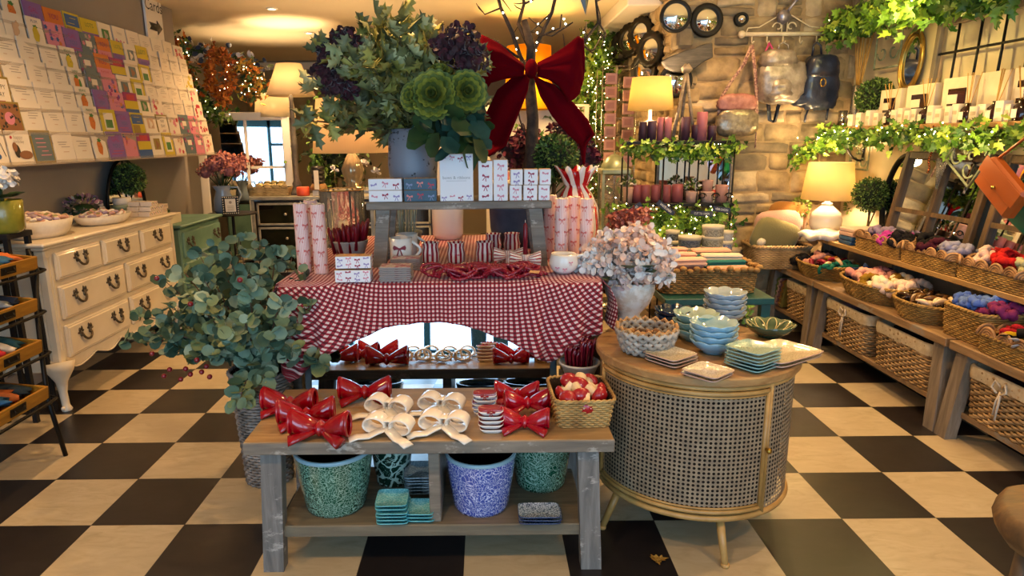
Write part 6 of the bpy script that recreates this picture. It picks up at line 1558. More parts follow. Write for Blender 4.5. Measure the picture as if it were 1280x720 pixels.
# rz=-90deg: local +x -> world -y ; local +y -> world +x (back, against the wall)
console(4.63,5.40,'driftwood console bench at the far end, under the fur cushion basket')
console(3.22,4.61,'middle driftwood console bench with two lined baskets below')
console(1.75,3.20,'nearest driftwood console bench at the right edge')
CT=CZ+.001; LS=.151
M_lw=mat('linen_trim','#c4b08c','#d8c8a6',30,.9,bump=.35,bsc=250)
def lined_basket(y0,y1,label,h=.255,rope=True,x0=2.335,d=.40,fill=None):
    t=thing('lined_basket',label,'basket',(x0+d/2,(y0+y1)/2,LS),group='linen lined baskets under the consoles')
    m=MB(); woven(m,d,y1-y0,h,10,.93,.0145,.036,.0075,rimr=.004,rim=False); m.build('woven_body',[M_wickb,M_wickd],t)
    pts,_=sell(1,(y1-y0)/d,10,70); m=MB(); vs=[];n=70; prof=[(1.02,h-.055),(1.035,h-.03),(1.03,h+.004),(1.0,h+.012),(.955,h+.002),(.93,h-.12)]
    for i in range(n+1):
        p=pts[i%n]
        for j,(k_,z) in enumerate(prof): w_=.004*sin(i*.7+j)*(j in(0,1)); vs.append((p[0]*d*(k_+w_*.5),p[1]*d*(k_+w_*.5),z+w_))
    m.add(vs,[(i*6+j,(i+1)*6+j,(i+1)*6+j+1,i*6+j+1) for i in range(n) for j in range(5)],0,True); m.build('linen_liner',M_lw,t)
    if rope:
        m=MB(); x=-d/2-.012
        for q in(-1,1): m.tube([(x,0,h-.03),(x-.008,q*.03,h-.005),(x-.01,q*.045,h-.04),(x-.008,q*.012,h-.06)],.005,6)
        m.tube([(x,0,h-.05),(x-.006,.012,h-.1),(x-.004,.02,h-.17)],.005,6); m.tube([(x,0,h-.05),(x-.006,-.006,h-.1),(x-.004,.006,h-.19)],.005,6); m.build('rope_tie',mat('cotton_rope','#cbbba4','#e0d4c0',60,.9),t)
    if fill:
        for i,c in enumerate(fill):
            m=MB(); crumple(m,(0,0,0),(d*.4,(y1-y0)*.18,.04),0,i+int(y0*10),14,8,.4); o=m.build('folded_throw',mat('throw_'+c[1:],c,rough=.95,bump=.3,bsc=120),loc=(x0+d/2,y0+(y1-y0)*(i+.5)/len(fill),LS+h-.03)); tag(o,'folded throw in the lined basket '+label.split('basket ')[1],'throw','throws '+label[-20:])
    return t
lined_basket(4.70,5.12,'linen lined wicker basket under the far console',fill=['#cbbfa8'],rope=False)
lined_basket(3.96,4.50,'linen lined wicker basket under the middle console, far one with a rope tie',fill=['#2f2a2c','#8f6f78'])
lined_basket(3.36,3.90,'linen lined wicker basket under the middle console, near one',fill=['#1c1a1c','#2b2527'],rope=False)
lined_basket(2.62,3.10,'linen lined wicker basket with rope bow under the nearest console',fill=['#5a1626','#3a1a22'])
lined_basket(2.02,2.56,'linen lined wicker basket at the right picture edge under the nearest console',fill=['#7c6a52'],rope=False)
# folded rugs leaning in the far bay
for i,c in enumerate(('#7a6a2a','#a5702f','#8a5a5a','#c9a890','#6d7a3a')):
    m=MB(); m.box(0,0,.13,.36,.028,.24,bev=.01)
    for q in range(5): m.box(-.182,0,.04+.045*q,.004,.026,.014)
    o=m.build('folded_rug',mat('rug_'+c[1:],c,rough=.95,bump=.4,bsc=90),loc=(2.52,5.20+.034*i,LS),rot=(.28,0,0)); tag(o,'folded woven rug leaning in the open end bay of the far console','rug','folded rugs in the end bay')
# ---- baskets on the consoles
def basket(label,x,y,wx,wy,h,p=2,z=CT,mt=None,taper=.8,rz=0,scal=False,name='seagrass_basket',rimr=.009,bulge=.02):
    t=thing(name,label,'basket',(x,y,z),rz)
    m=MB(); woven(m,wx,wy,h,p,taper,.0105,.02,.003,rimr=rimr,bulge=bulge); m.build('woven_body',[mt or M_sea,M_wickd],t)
    if scal:
        pts,per=sell(wx,wy,p,200); n=max(4,int(round(per/.092))); m=MB()
        for i in range(n):
            a=pts[int((i+.5)*200/n)%200]; b=pts[int((i+.5)*200/n+2)%200]; tx,ty=b[0]-a[0],b[1]-a[1]; l=math.hypot(tx,ty); tx/=l;ty/=l; R0=per/n/2
            for rr_ in(.92,.66,.4,.15): m.tube([(a[0]+tx*R0*rr_*cos(PI*j/8),a[1]+ty*R0*rr_*cos(PI*j/8),h-.006+R0*rr_*sin(PI*j/8)) for j in range(9)],R0*.155,5)
        m.build('scalloped_rim',mat('seagrass_rim','#8a6440','#b58c62',20,.7,bump=.3,bsc=200),t)
    return t
basket('large rustic willow basket of faux fur cushions at the far end of the console',2.27,5.20,.44,.34,.17,6,mt=M_wickb,taper=.92,name='willow_basket',rimr=.013)
basket('long oval seagrass basket of hair ties, far one on the console',2.47,4.78,.36,.50,.10,2.3)
basket('long oval seagrass basket of pastel scrunchies, middle one on the console',2.47,4.10,.37,.62,.105,2.3)
basket('oval seagrass basket of brown hair clips, before the deep square basket',2.46,3.60,.33,.40,.10,2.3)
basket('deep rectangular seagrass basket of blue and white scrunchies',2.575,3.20,.47,.30,.155,9,taper=.95)
basket('small rectangular scalloped basket of checked headbands at the console front edge',2.42,2.87,.22,.34,.085,9,taper=.96,scal=True)
basket('small rectangular scalloped basket cut by the right picture edge',2.42,2.49,.22,.34,.085,9,taper=.96,scal=True)
def scrunchie(mt,rad=.045,r=.02,seed=0):
    m=MB(); rr_=random.Random(seed); P=[];S=[]
    for i in range(36): a=TAU*i/36; P.append((rad*cos(a),rad*sin(a),.006*sin(a*5))); S.append(r*(1+.28*sin(a*11+seed)))
    m.tube(P,S,8,closed=True); return m
def acc(mcol,kind,seed):
    def f():
        mt=mat('cloth_'+mcol[1:],mcol,rough=.9,spec=.2,bump=.5,bsc=140)
        if kind=='scrunchie': return scrunchie(mt,seed=seed).build('scrunchie',mt)
        if kind=='bow': m=MB(); ribbon_bow(m,.7); return m.build('hair_bow',mt)
        if kind=='clip':
            m=MB(); m.tube([(-.045+.09*i/8,0,.018*sin(PI*i/8)) for i in range(9)],[.006+.009*sin(PI*i/8) for i in range(9)],7); 
            for i in range(5): m.tube([(-.03+.015*i,0,.014),(-.03+.015*i,.016,.0),(-.03+.015*i,.012,-.014)],.0025,5)
            return m.build('hair_clip',mat('clip_'+mcol[1:],mcol,rough=.2,coat=.3))
        m=MB(); ribbon(m,[(.06*cos(a),.06*sin(a)*.8,.01*sin(a*3+seed)) for a in [TAU*i/24*.9 for i in range(25)]],(0,0,1),.028,.01); 
        m.ball((.055,0,.008),(.022,.03,.018),8,6); return m.build('headband',mt)
    return f
def fill(where,cx,cy,rx,ry,z,specs,n,hh=.04,seed=1):
    r2=random.Random(seed); pr={}
    for i in range(n):
        k_=min(len(specs)-1,int(i*len(specs)/n)); 
        # go along the basket from far to near so colours lie in patches
        f=(i+.5)/n; y=cy+ry*(1-2*f)*.86+r2.uniform(-.02,.02); x=cx+r2.uniform(-1,1)*rx*.78; zz=z+hh*(1-((x-cx)/rx)**2)*.8+r2.uniform(-.008,.012); c,kd,nm=specs[k_]
        rot=(r2.uniform(-.7,.7),r2.uniform(-.7,.7),r2.uniform(0,6)); lb='%s %s'%(nm,where)
        if k_ not in pr: o=acc(c,kd,i)(); o.location=(x,y,zz); o.rotation_euler=rot; tag(o,lb,{'scrunchie':'scrunchie','bow':'hair bow','clip':'hair clip','band':'headband'}[kd],lb); pr[k_]=o
        else: dup(pr[k_],(x,y,zz),rot=rot)
fill('in the far oval seagrass basket on the console',2.47,4.78,.16,.24,CT+.085,[('#121118','scrunchie','black dotted scrunchie'),('#c98f84','scrunchie','blush scrunchie'),('#c9822c','clip','orange hair clip'),('#8f1c34','clip','crimson hair clip'),('#d9b98f','clip','cream hair clip'),('#1d6b5c','band','teal patterned headband')],26,.03,1)
fill('in the middle oval seagrass basket on the console',2.47,4.10,.16,.29,CT+.09,[('#23345f','band','navy headband'),('#c98a86','scrunchie','salmon scrunchie'),('#dba59a','scrunchie','pale pink scrunchie'),('#8a6a1e','scrunchie','mustard scrunchie'),('#e2dcc0','scrunchie','cream knotted scrunchie'),('#e6c9b4','scrunchie','peach fluffy scrunchie')],30,.035,2)
fill('in the oval basket before the deep square one',2.46,3.60,.14,.18,CT+.08,[('#3a2414','clip','dark brown hair clip'),('#6b4a28','clip','tortoiseshell hair clip'),('#dcc0a0','clip','pearly hair clip')],20,.035,3)
fill('in the deep rectangular seagrass basket',2.50,3.20,.12,.13,CT+.15,[('#4b68b8','scrunchie','bright blue scrunchie'),('#5f7cc4','scrunchie','blue scrunchie'),('#7c2c5c','scrunchie','plum striped scrunchie')],12,.03,4)
fill('at the wall side of the deep rectangular basket',2.68,3.20,.12,.13,CT+.155,[('#c9d8b8','scrunchie','mint scrunchie'),('#ece4cc','scrunchie','ivory scrunchie'),('#e8b8a0','scrunchie','peach scrunchie')],14,.03,5)
fill('in the small scalloped basket at the console front',2.42,2.87,.08,.14,CT+.07,[('#a51e2c','band','red headband'),('#c8a81e','band','yellow headband'),('#1b1a1c','bow','black checked hair bow'),('#b9b2b0','bow','grey checked hair bow')],10,.02,6)
fill('in the scalloped basket cut by the picture edge',2.42,2.49,.08,.14,CT+.07,[('#c27b8a','band','pink headband'),('#6b5a68','bow','grey checked hair bow')],8,.02,7)
# fur cushions
def cushion(label,x,y,z,w,h,c,rot):
    mt=mat('fur_'+c[1:],c,rough=.98,bump=.7,bsc=160,sheen=.4)
    m=MB(); m.ball((0,0,0),(w/2,.055,h/2),24,14,0,fn=lambda d:1/((abs(d.x)**4+abs(d.z)**4+abs(d.y)**2.2)**.25)*.98)
    o=m.build('fur_cushion',mt,loc=(x,y,z),rot=rot); tag(o,label,'cushion')
cushion('tan faux fur cushion at the back of the willow basket',2.37,5.29,CT+.33,.34,.34,'#8a5c22',(.1,.1,.1))
cushion('dusty pink faux fur cushion in the middle of the willow basket',2.27,5.21,CT+.30,.36,.28,'#c9a090',(.15,-.05,-.05))
cushion('olive faux fur cushion at the front of the willow basket',2.22,5.12,CT+.24,.38,.28,'#80784e',(.2,.3,.15))
o=MB(); crumple(o,(0,0,0),.035,0,2,12,8,.15); o=o.build('pompom',mat('cream_pompom','#d8cdb8',rough=1,bump=.6,bsc=150),loc=(2.10,5.08,CT+.21)); tag(o,'cream wool pompom on the front left of the willow basket','pompom')
# ---- raised back shelf
UZ=.755; UF=2.47
us=thing('back_shelf','long pale driftwood back shelf raised above the consoles along the wall','shelf',((UF+WRX)/2,3.75,CT))
MB().box(0,0,UZ-CT-.015,WRX-UF-.02,3.0,.03,bev=.003).build('shelf_board',wood('back_shelf_board','#8a6a3e','#bd9a64','#a5824f',scale=(14,1.3,14),rough=.5),us)
for y in(-1.45,-.5,.52,1.45): MB().box(.07,y,(UZ-CT-.03)/2,.2,.03,UZ-CT-.031).build('support_block',W_legc,us)
UT=UZ+.001
ty=[4.50,3.99,3.50,3.01,2.52]
for i,(a,b) in enumerate(zip(ty,ty[1:])):
    basket('long scalloped seagrass tray on the back shelf, %s'%['farthest one, by the stacked boxes','second, with red knitted bows ahead of it','third, beneath the red knitted scrunchies','last one at the right edge'][i],2.585,(a+b)/2,.2,a-b-.012,.085,12,z=UT,taper=.98,scal=True,name='scalloped_tray',bulge=0,rimr=.006)
fill('in the farthest scalloped tray',2.585,4.24,.08,.2,UT+.08,[('#8a7c9c','scrunchie','grey lilac scrunchie'),('#b03aa0','scrunchie','magenta scrunchie'),('#17141a','scrunchie','black beaded scrunchie')],12,.04,11)
fill('in the second scalloped tray',2.585,3.75,.08,.2,UT+.085,[('#141216','scrunchie','black pearl-studded scrunchie'),('#3c0f24','scrunchie','burgundy pearl-studded scrunchie'),('#1d1a22','clip','black hair clip'),('#8a8aa8','scrunchie','lavender grey scrunchie')],16,.05,12)
fill('in the third scalloped tray',2.585,3.25,.08,.2,UT+.085,[('#d8b8b0','scrunchie','pale pink scrunchie'),('#b51a18','bow','red knitted hair bow'),('#c4201c','scrunchie','red knitted scrunchie'),('#b9b890','scrunchie','sage scrunchie')],18,.05,13)
fill('in the last scalloped tray',2.585,2.76,.08,.2,UT+.08,[('#c98a78','scrunchie','coral pink scrunchie'),('#1b1719','bow','black velvet hair bow'),('#d8b090','scrunchie','peach scrunchie')],16,.04,14)
# folded stack of gift tins, white throw, lamp, topiary
p=az(1058,303,UT)
for i,(c,h,lb) in enumerate((('#24507c',.028,'bright blue flat box at the bottom of the stack'),('#2d5a84',.028,'blue flat box second from the bottom of the stack'),('#d8b4a4',.03,'pale pink flat box near the top of the stack'),('#e0c2b2',.026,'pale pink flat box topping the stack'))):
    z=UT+(0,.029,.058,.089)[i]; m=MB().box(0,0,h/2,.2,.17,h,bev=.006); o=m.build('flat_box',mat('flatbox_'+c[1:],c,rough=.5),loc=(2.60,4.64,z),rot=.04*(i-1)); tag(o,lb+' by the white throw','box','flat boxes on the back shelf')
ry=5.10; rx_=toX(1031,ry,285)
t=thing('white_lamp','lit table lamp with white gourd base and cream drum shade on the back shelf','lamp',(rx_,ry,UT))
zb1=ay(1031,249,ry).z-UT; zt1=ay(1031,203,ry).z-UT
MB().lathe([(0,0),(.075,0),(.08,.01),(.11,.07),(.115,.12),(.1,.17),(.05,.215),(.035,.23),(.04,.24),(.02,.25),(.01,zb1+.05)],32).build('base',mat('white_lamp_glaze','#f0e8d8',rough=.2,coat=.4),t)
w1=(toX(1063,ry,249)-toX(1001,ry,249))/2; empire(t,zb1,w1,w1*.82,zt1-zb1,shade_mat('gold_lit_shade','#fff2cc',.78,'#fff0c4'),40); bulb(t,zb1+.12); lamp('POINT',(rx_,ry,UT+zb1+.14),LAMP_W*.8,size=.05)
m=MB(); m.grid(lambda u,v: Vector((2.37+.36*u+.05*(v-.5),5.0-.22*v+.02*sin(u*5),UT+.016+.03*sin(u*PI)*(.6+.4*sin(v*9+u*4))+.05*max(0,u-.55)+.012*sin(u*13+v*8))),26,14)
o=m.build('fur_throw',mat('white_fur','#ece2d4',rough=1,bump=.8,bsc=120,sheen=.5),solid=.035); tag(o,'white faux fur throw slumped on the back shelf in front of the lamp','throw')
p=az(1089,281,UT); ty_=4.80; txx=2.74
t=thing('potted_topiary','small boxwood ball tree in a grey dish beside the lamp','plant',(txx,ty_,UT)); hz=ax(1085,243,txx).z-UT; m=MB(); topiary(m,(0,0,hz),.118,9,1500,0,.018); m.build('foliage',[M_t1,M_t0,M_t2],t)
m=MB(); m.tube([(.0,0,.03),(.01,.01,hz*.5),(0,0,hz-.05)],.008,7); m.tube([(0,0,.08),(.02,-.03,hz*.6),(.02,-.05,hz-.06)],.005,6); m.build('stem',M_stem,t); MB().lathe([(0,0),(.06,0),(.075,.03),(.078,.035),(.0,.03)],26).build('dish',mat('grey_dish','#6b6a60',rough=.7),t)
# small ferny plants by the lamp
for (a,b,c) in((1000,262,5.28),(1068,262,5.30)):
    p=ay(a,b,c); m=MB(); 
    for i in range(120): d=rdir(r,.3); leaf(m,(d.x*.06,d.y*.05,d.z*.06+.02),d,rdir(r),.03,.014,r.randrange(2),'long')
    m.lathe([(0,-(p.z-UT)),(.03,-(p.z-UT)),(.035,-.03),(0,-.03)],14,mi=2); o=m.build('foliage',[mat('fresh_green','#5d7a22','#86a23c',30,.6),M_leafl,M_lime]); q=thing('small_fern','small bright fern by the white lamp, '+('left side of it' if a<1030 else 'right side of it'),'plant',p); o.parent=q
# oval black mirror and window-frame mirrors leaning on the wall
def leaning(label,yF,yN,z0,hh,bars,name='window_mirror',lean=.17,mt=None,xb=2.66,th=.035):
    t=thing(name,label,'mirror',(xb,(yF+yN)/2,z0),rot=(-lean,0,-PI/2)); W=yF-yN
    m=MB(); s=.045
    for x in(-1,1): m.box(x*(W/2-s/2),0,hh/2,s,th,hh,bev=.005)
    for z in(s/2,hh-s/2): m.box(0,0,z,W-2*s,th,s,bev=.005)
    m.build('frame',mt or W_fr,t); m=MB()
    for b in bars:
        if b[0]=='v': m.box(-W/2+W*b[1],0,hh/2,.028,th*.8,hh-2*s)
        else: m.box(0,0,hh*b[1],W-2*s,th*.7,.028)
    m.build('glazing_bar',mt or W_fr,t); MB().box(0,.012,hh/2,W-s,.005,hh-s).build('mirror_glass',M_mirror,t); return t
W_fr=wood('dark_window_wood','#3a2a1c','#6d5238','#54402c',scale=(12,12,1.5),rough=.6)
zt1=ax(1147,188,2.80).z
leaning('dark wooden window-frame mirror leaning on the back shelf by the topiary',ax(1108,283,2.68).y,ax(1212,302,2.68).y,UT,(zt1-UT)*1.0,[('v',.5),('h',.42)])
leaning('second dark window-frame mirror leaning behind the hanging handbags',ax(1224,305,2.68).y,ax(1224,305,2.68).y-.62,UT,(zt1-UT)*1.0,[('v',.5),('h',.42)])
t=thing('oval_mirror','black oval-framed mirror leaning behind the boxwood ball tree','mirror',(2.79,4.60,UT),rot=(-.09,0,-PI/2)); m=MB(); m.tube([(.17*cos(TAU*i/40),0,.31+.30*sin(TAU*i/40)) for i in range(40)],.016,8,closed=True); m.build('frame',M_iron,t); m=MB(); m.add([(0,.004,.31)]+[(.165*cos(TAU*i/40),.004,.31+.295*sin(TAU*i/40)) for i in range(40)],[(0,1+(i+1)%40,1+i) for i in range(40)],0,False); m.build('mirror_glass',M_mirror,t)
# ------------------------------------------------------------ wall shelf of candles and diffusers
HF=2.65; HZ=ax(1097,157,HF).z
wf=thing('candle_shelf','pale wooden wall shelf of candles and reed diffusers on the right wall','shelf',((HF+WRX)/2,3.85,HZ)); MB().box(0,0,-.014,WRX-HF-.004,2.9,.028,bev=.003).build('shelf_board',W_top,wf)
for y in(-1.35,0,1.3):
    m=MB(); x0=.09
    m.tube([(x0,y,-.03),(x0,y,-.25)],.009,6); m.tube([(x0,y,-.03),(-.09,y,-.03)],.009,6); m.tube([(x0-.01-.14*sin(PI/2*i/8),y,-.25+.21*(1-cos(PI/2*i/8))) for i in range(9)],.008,6); m.build('bracket',M_iron,wf)
HT=HZ+.001
def Yof(px_,X,yy=140): return ax(px_,yy,X).y
M_cb=mat('candle_carton','#e2d0b2','#eedfc4',6,.6); M_lbl=mat('label_paper','#f0e4cc',rough=.6); M_reed=mat('reed_stick','#b88a3c','#d0a455',30,.7)
for i,(a,b,yt,jy) in enumerate(((1098,1124,112,(118,135)),(1130,1166,106,(112,132)),(1174,1214,97,(105,128)),(1218,1256,90,None),(1260,1296,84,(95,122)))):
    X=2.74; yf,yn=Yof(a,X),Yof(b,X); h=ax((a+b)/2,yt,X).z-HT
    t=thing('candle_carton',['smallest cream candle carton with dark jar window, far end of the candle shelf','cream candle carton with dark jar window, second along the candle shelf','cream candle carton with widest dark jar window, middle of the candle shelf','plain striped cream carton without a window on the candle shelf','tallest cream candle carton with dark jar window at the right picture edge'][i],'box',(X+.05,(yf+yn)/2,HT))
    MB().box(0,0,h/2,.1,(yf-yn)*.96,h,bev=.003).build('carton',M_cb,t)
    if jy:
        MB().box(-.052,0,h*.55,.006,(yf-yn)*.55,h*.42,bev=.002).build('jar_window',M_darkglass,t); m=MB(); m.box(-.0565,.03,h*.53,.003,(yf-yn)*.3,h*.2); m.build('label',M_lbl,t)
def diffuser(px_,lab,s=1.,rd=5):
    X=2.70; y=Yof(px_,X); t=thing('reed_diffuser',lab,'diffuser',(X,y,HT)); h=.085*s
    MB().lathe([(0,0),(.026*s,0),(.028*s,.005),(.028*s,h*.68),(.012*s,h*.85),(.012*s,h),(0,h)],20).build('bottle',M_darkglass,t); q=MB(); q.box(-.0285*s,0,h*.35,.002,.028*s,.035*s); q.build('label',M_lbl,t)
    rr_=random.Random(px_)
    for i in range(rd): MB().tube([(0,0,h*.5),(rr_.uniform(-.03,.03),rr_.uniform(-.05,.05),h+.13*s)],.0022,5).build('reed',M_reed,t)
for a,l in ((1113,'amber reed diffuser before the smallest candle carton'),(1157,'amber reed diffuser before the second candle carton'),(1209,'amber reed diffuser before the third candle carton'),(1243,'amber reed diffuser before the striped carton'),(1276,'amber reed diffuser at the right edge of the wall shelf')): diffuser(a,l,1.25)
M_bx2=mat('small_carton','#e6d6bc','#f2e6d0',10,.6)
q0=None
for i,a in enumerate((1068,1078,1090,1100,1122,1130,1139,1147,1168,1178,1190,1199,1222,1232,1254,1264)):
    X=2.69+.012*(i%2); y=Yof(a,X); h=.085+.02*((i*7)%3)/2; lb='small cream carton in the front row of the wall shelf'
    m=MB(); m.box(0,0,h/2,.055,.055,h,bev=.002); m.box(-.0283,0,h*.55,.001,.035,.02,1); o=m.build('small_carton',[M_bx2,mat('faint_print','#c9b69a')],loc=(X,y,HT),rot=R.uniform(-.1,.1)); tag(o,lb,'box','small cartons on the wall shelf')
for i,a in enumerate((1082,1088,1100,1136,1144)):
    X=2.79 if i<3 else 2.76; y=Yof(a,X)+(0 if i<3 else .0); h=.13; 
    if i>=3: X=2.705; 
    t=thing('candle_jar','pale lidded candle jar standing behind the small cartons','candle',(2.80,y,HT),group='pale candle jars on the wall shelf')
    MB().lathe([(0,0),(.035,0),(.038,.005),(.038,h*.8),(.036,h*.82),(.038,h*.84),(.038,h),(0,h)],20).build('jar',M_lbl,t); MB().lathe([(.0385,h*.3),(.0385,h*.6)],20).build('label',M_cb,t)
for i,(a,hh) in enumerate(((1054,.12),(1062,.1))):
    X=2.72; y=Yof(a,X); y=min(y,5.32); m=MB().lathe([(0,0),(.03,0),(.032,hh),(.0,hh)],18); o=m.build('silver_jar',mat('brushed_silver','#b8b4ac',rough=.25,metal=.9),loc=(X,y,HT)); tag(o,'small silver lidded jar at the far end of the wall shelf, '+('taller one' if i==0 else 'shorter one'),'jar')
y=5.16; X=2.76; t=thing('reed_diffuser','large silver-capped diffuser with a tall sheaf of reeds at the shelf end','diffuser',(X,y,HT)); h=ax(1068,108,X).z-HT
MB().lathe([(0,0),(.04,0),(.042,.01),(.042,h),(.03,h+.005),(0,h)],24).build('bottle',mat('brushed_silver','#b8b4ac'),t); rr_=random.Random(1)
for i in range(14): MB().tube([(0,0,h*.6),(rr_.uniform(-.04,.04),rr_.uniform(-.08,.08),h+.36)],.003,5).build('reed',M_reed,t)
X=2.78; p=ax(1097,100,X); t=thing('moss_ball_plant','round bushy green plant behind the candles on the wall shelf','plant',(X,p.y,HT)); m=MB(); topiary(m,(0,0,.20),.125,12,1500,0,.022); m.build('foliage',[M_t1,M_t0,M_t2],t); MB().lathe([(0,0),(.05,0),(.06,.1),(0,.1)],20).build('pot',M_lime,t)
p=ax(1136,76,2.81); t=thing('brass_mirror','oval brass-framed mirror above the candles on the wall shelf','mirror',(2.80,p.y,HT),rot=(-.06,0,-PI/2)); m=MB(); zc=p.z-HT; rz_=.19
for rr_,w_ in((1,.012),(.86,.009)): m.tube([(.115*rr_*cos(TAU*i/40),0,zc+rz_*rr_*sin(TAU*i/40)) for i in range(40)],w_,8,closed=True)
m.lathe([(.03,0),(.05,.0),(.02,.02),(.012,zc-rz_)],16); m.build('frame',mat('aged_brass','#8f7434','#b8984c',20,.3,metal=.8),t); m=MB(); m.add([(0,.006,zc)]+[(.11*cos(TAU*i/40),.006,zc+rz_*.95*sin(TAU*i/40)) for i in range(40)],[(0,1+(i+1)%40,1+i) for i in range(40)],0,False); m.build('mirror_glass',M_mirror,t)
# iron window grid leaning behind
X=2.80; yF,yN=ax(1160,110,X).y,2.9; t=thing('iron_window_frame','old wooden window frame with rusted iron bars leaning above the candle shelf','frame',(X,(yF+yN)/2,HT),rot=(-.04,0,-PI/2)); W2=yF-yN; hh=.62
m=MB()
for x in(-1,1): m.box(x*(W2/2-.02),0,hh/2,.04,.03,hh,bev=.003)
for z in(.02,hh-.02): m.box(0,0,z,W2-.08,.03,.04,bev=.003)
m.build('wooden_surround',W_legc,t); m=MB()
for i in range(1,8): m.tube([(-W2/2+W2*i/8,0,.03),(-W2/2+W2*i/8,0,hh-.03)],.008,6)
for z in(.17,.42): m.tube([(-W2/2+.03,0,z),(W2/2-.03,0,z)],.008,6)
m.build('iron_bars',M_iron,t)
# scroll ironwork panels
def scrollpanel(label,o,rot,w,h,seed=0,mt=None):
    t=thing('scroll_panel',label,'ornament',o,rot=rot); m=MB(); mt=mt or mat('verdigris_iron','#6a7560','#93997c',30,.7)
    def spiral(cx,cz,r0,turn,a0,sg):
        m.tube([(cx+sg*r0*(1-.75*i/22)*cos(a0+turn*i/22),0,cz+r0*(1-.75*i/22)*sin(a0+turn*i/22)) for i in range(23)],.006,6)
    for sg in(-1,1):
        spiral(sg*w*.22,h*.25,w*.2,5.5,0,sg); spiral(sg*w*.22,-h*.25,w*.2,-5.5,0,sg); spiral(sg*w*.12,0,w*.13,5,1,sg)
    for x in(-w/2,w/2): m.tube([(x,0,-h/2),(x,0,h/2)],.007,6)
    m.tube([(-w/2,0,h/2),(w/2,0,h/2)],.007,6); m.tube([(-w/2,0,-h/2),(w/2,0,-h/2)],.007,6); m.build('scrollwork',mt,t); return t
p=ax(1112,45,2.82); scrollpanel('verdigris scroll iron panel between the reeds and the brass mirror',(2.82,p.y,p.z),(0,0,-PI/2),.3,.42)
p=ax(1073,190,2.83); scrollpanel('verdigris scroll bracket under the candle shelf above the ball tree',(2.84,p.y,p.z),(0,0,-PI/2),.26,.26)
p=ax(1220,192,2.68); scrollpanel('verdigris scroll bracket hanging below the shelf between the window mirrors',(2.64,p.y,p.z),(0,.6,-PI/2),.26,.26)
# beads and glass drops on the hooks
p=ax(1188,190,2.68); m=MB()
for i in range(14):
    a=-.9+1.8*i/13; m.tube([(0,.05*sin(a*1.3),.045-.02*i%2),(0,.09*sin(a),-.055+.02*abs(a))],.008,6)
o=m.build('glass_drops',glass('clear_drops',(.9,.9,.95),.5),loc=(2.66,p.y,p.z)); tag(o,'bunch of clear glass drops hanging under the wall shelf','ornament')
p=ax(1186,180,2.66); m=MB()
for i in range(20): m.ball((0,.008*sin(i),.10-.014*i),.008,7,5)
o=m.build('copper_beads',mat('copper_bead','#9a5a34',rough=.25,metal=.8),loc=(2.64,p.y+.12,p.z)); tag(o,'string of copper beads hanging under the wall shelf by the glass drops','beads')
# handbags hanging at the right edge
def handbag(label,o,w,h,c,rz,tilt):
    t=thing('handbag',label,'handbag',o,rot=(0,tilt,rz)); mt=mat('leather_'+c[1:],c,rough=.4,coat=.15)
    MB().box(0,0,-h/2,w,.07,h,bev=.02).build('body',mt,t); MB().box(0,-.037,-h*.28,w*1.01,.006,h*.5,bev=.002).build('flap',mt,t)
    MB().tube([(-w*.4,0,0),(-w*.2,0,.16),(0,0,.24),(w*.2,0,.16),(w*.4,0,0)],.007,6).build('strap',mt,t)
    q=MB(); q.ball((0,-.045,-h*.5),.01,8,6); q.build('clasp',M_gold,t)
p=ax(1262,238,2.5); handbag('tan orange leather handbag hanging tilted at the right edge',(2.5,p.y,p.z+.08),.30,.17,'#a3501c',-PI/2,.62)
p=ax(1276,262,2.58); handbag('emerald green handbag hanging behind the tan one',(2.6,p.y-.02,p.z+.06),.24,.15,'#0c6b4c',-PI/2,.5)
# pumpkin behind the bags
p=ax(1240,288,2.72); m=MB().lathe([(0,.0),(.04,0),(.1,.04),(.105,.09),(.06,.14),(.01,.125),(0,.125)],48,fn=lambda a,t,z:1+.09*abs(cos(a*5))); t=thing('cream_pumpkin','pale ribbed velvet pumpkin behind the hanging handbags','pumpkin',(2.76,p.y-.1,UT)); m.build('body',mat('pale_gourd','#a8935c','#c2ad78',12,.6),t); MB().tube([(0,0,.12),(.01,0,.16),(.03,0,.175)],[.012,.009,.007],7).build('stem',M_stem,t)
# ------------------------------------------------------------ ivy garlands
IV=[mat('ivy_dark','#2c4d16','#47701f',10,.5),mat('ivy_mid','#4f7a1e','#7ba22e',10,.5),mat('ivy_light','#8aa832','#b5cc50',10,.5),M_stem]
def ivy(label,pts,n,lf=.055,spread=.035,seed=1,lights=0,droop=.06):
    m=MB(); r=random.Random(seed); P=[Vector(p) for p in pts]; c=sum(P,Vector())/len(P); m.tube([p-c for p in P],.006,5,3)
    for i in range(n):
        k_=r.uniform(0,len(P)-1.001); a=int(k_); p=P[a].lerp(P[a+1],k_-a)-c+Vector((r.gauss(0,spread),r.gauss(0,spread),r.gauss(-droop*.3,spread)-abs(r.gauss(0,droop))*.5))
        leaf(m,p,rdir(r,-.5),Vector((-.6,-.6,.4))+rdir(r)*.7,lf*r.uniform(.6,1.2),lf*r.uniform(.6,1.1),r.choice((0,0,1,1,2)),'ivy',.25)
    o=m.build('ivy_garland',IV,loc=c); tag(o,label,'garland')
    if lights:
        m=MB()
        for i in range(lights):
            k_=r.uniform(0,len(P)-1.001); a=int(k_); p=P[a].lerp(P[a+1],k_-a)-c+Vector((r.gauss(0,spread),r.gauss(0,spread),r.gauss(0,spread))); m.ball(p,.0045,5,4)
        l=m.build('fairy_lights',mat('fairy_bulb_warm','#fff2d0',emit='#ffe2a0',es=22),loc=c); tag(l,'warm fairy lights in the '+' '.join(label.split(',')[0].split()[:11]),'string lights')
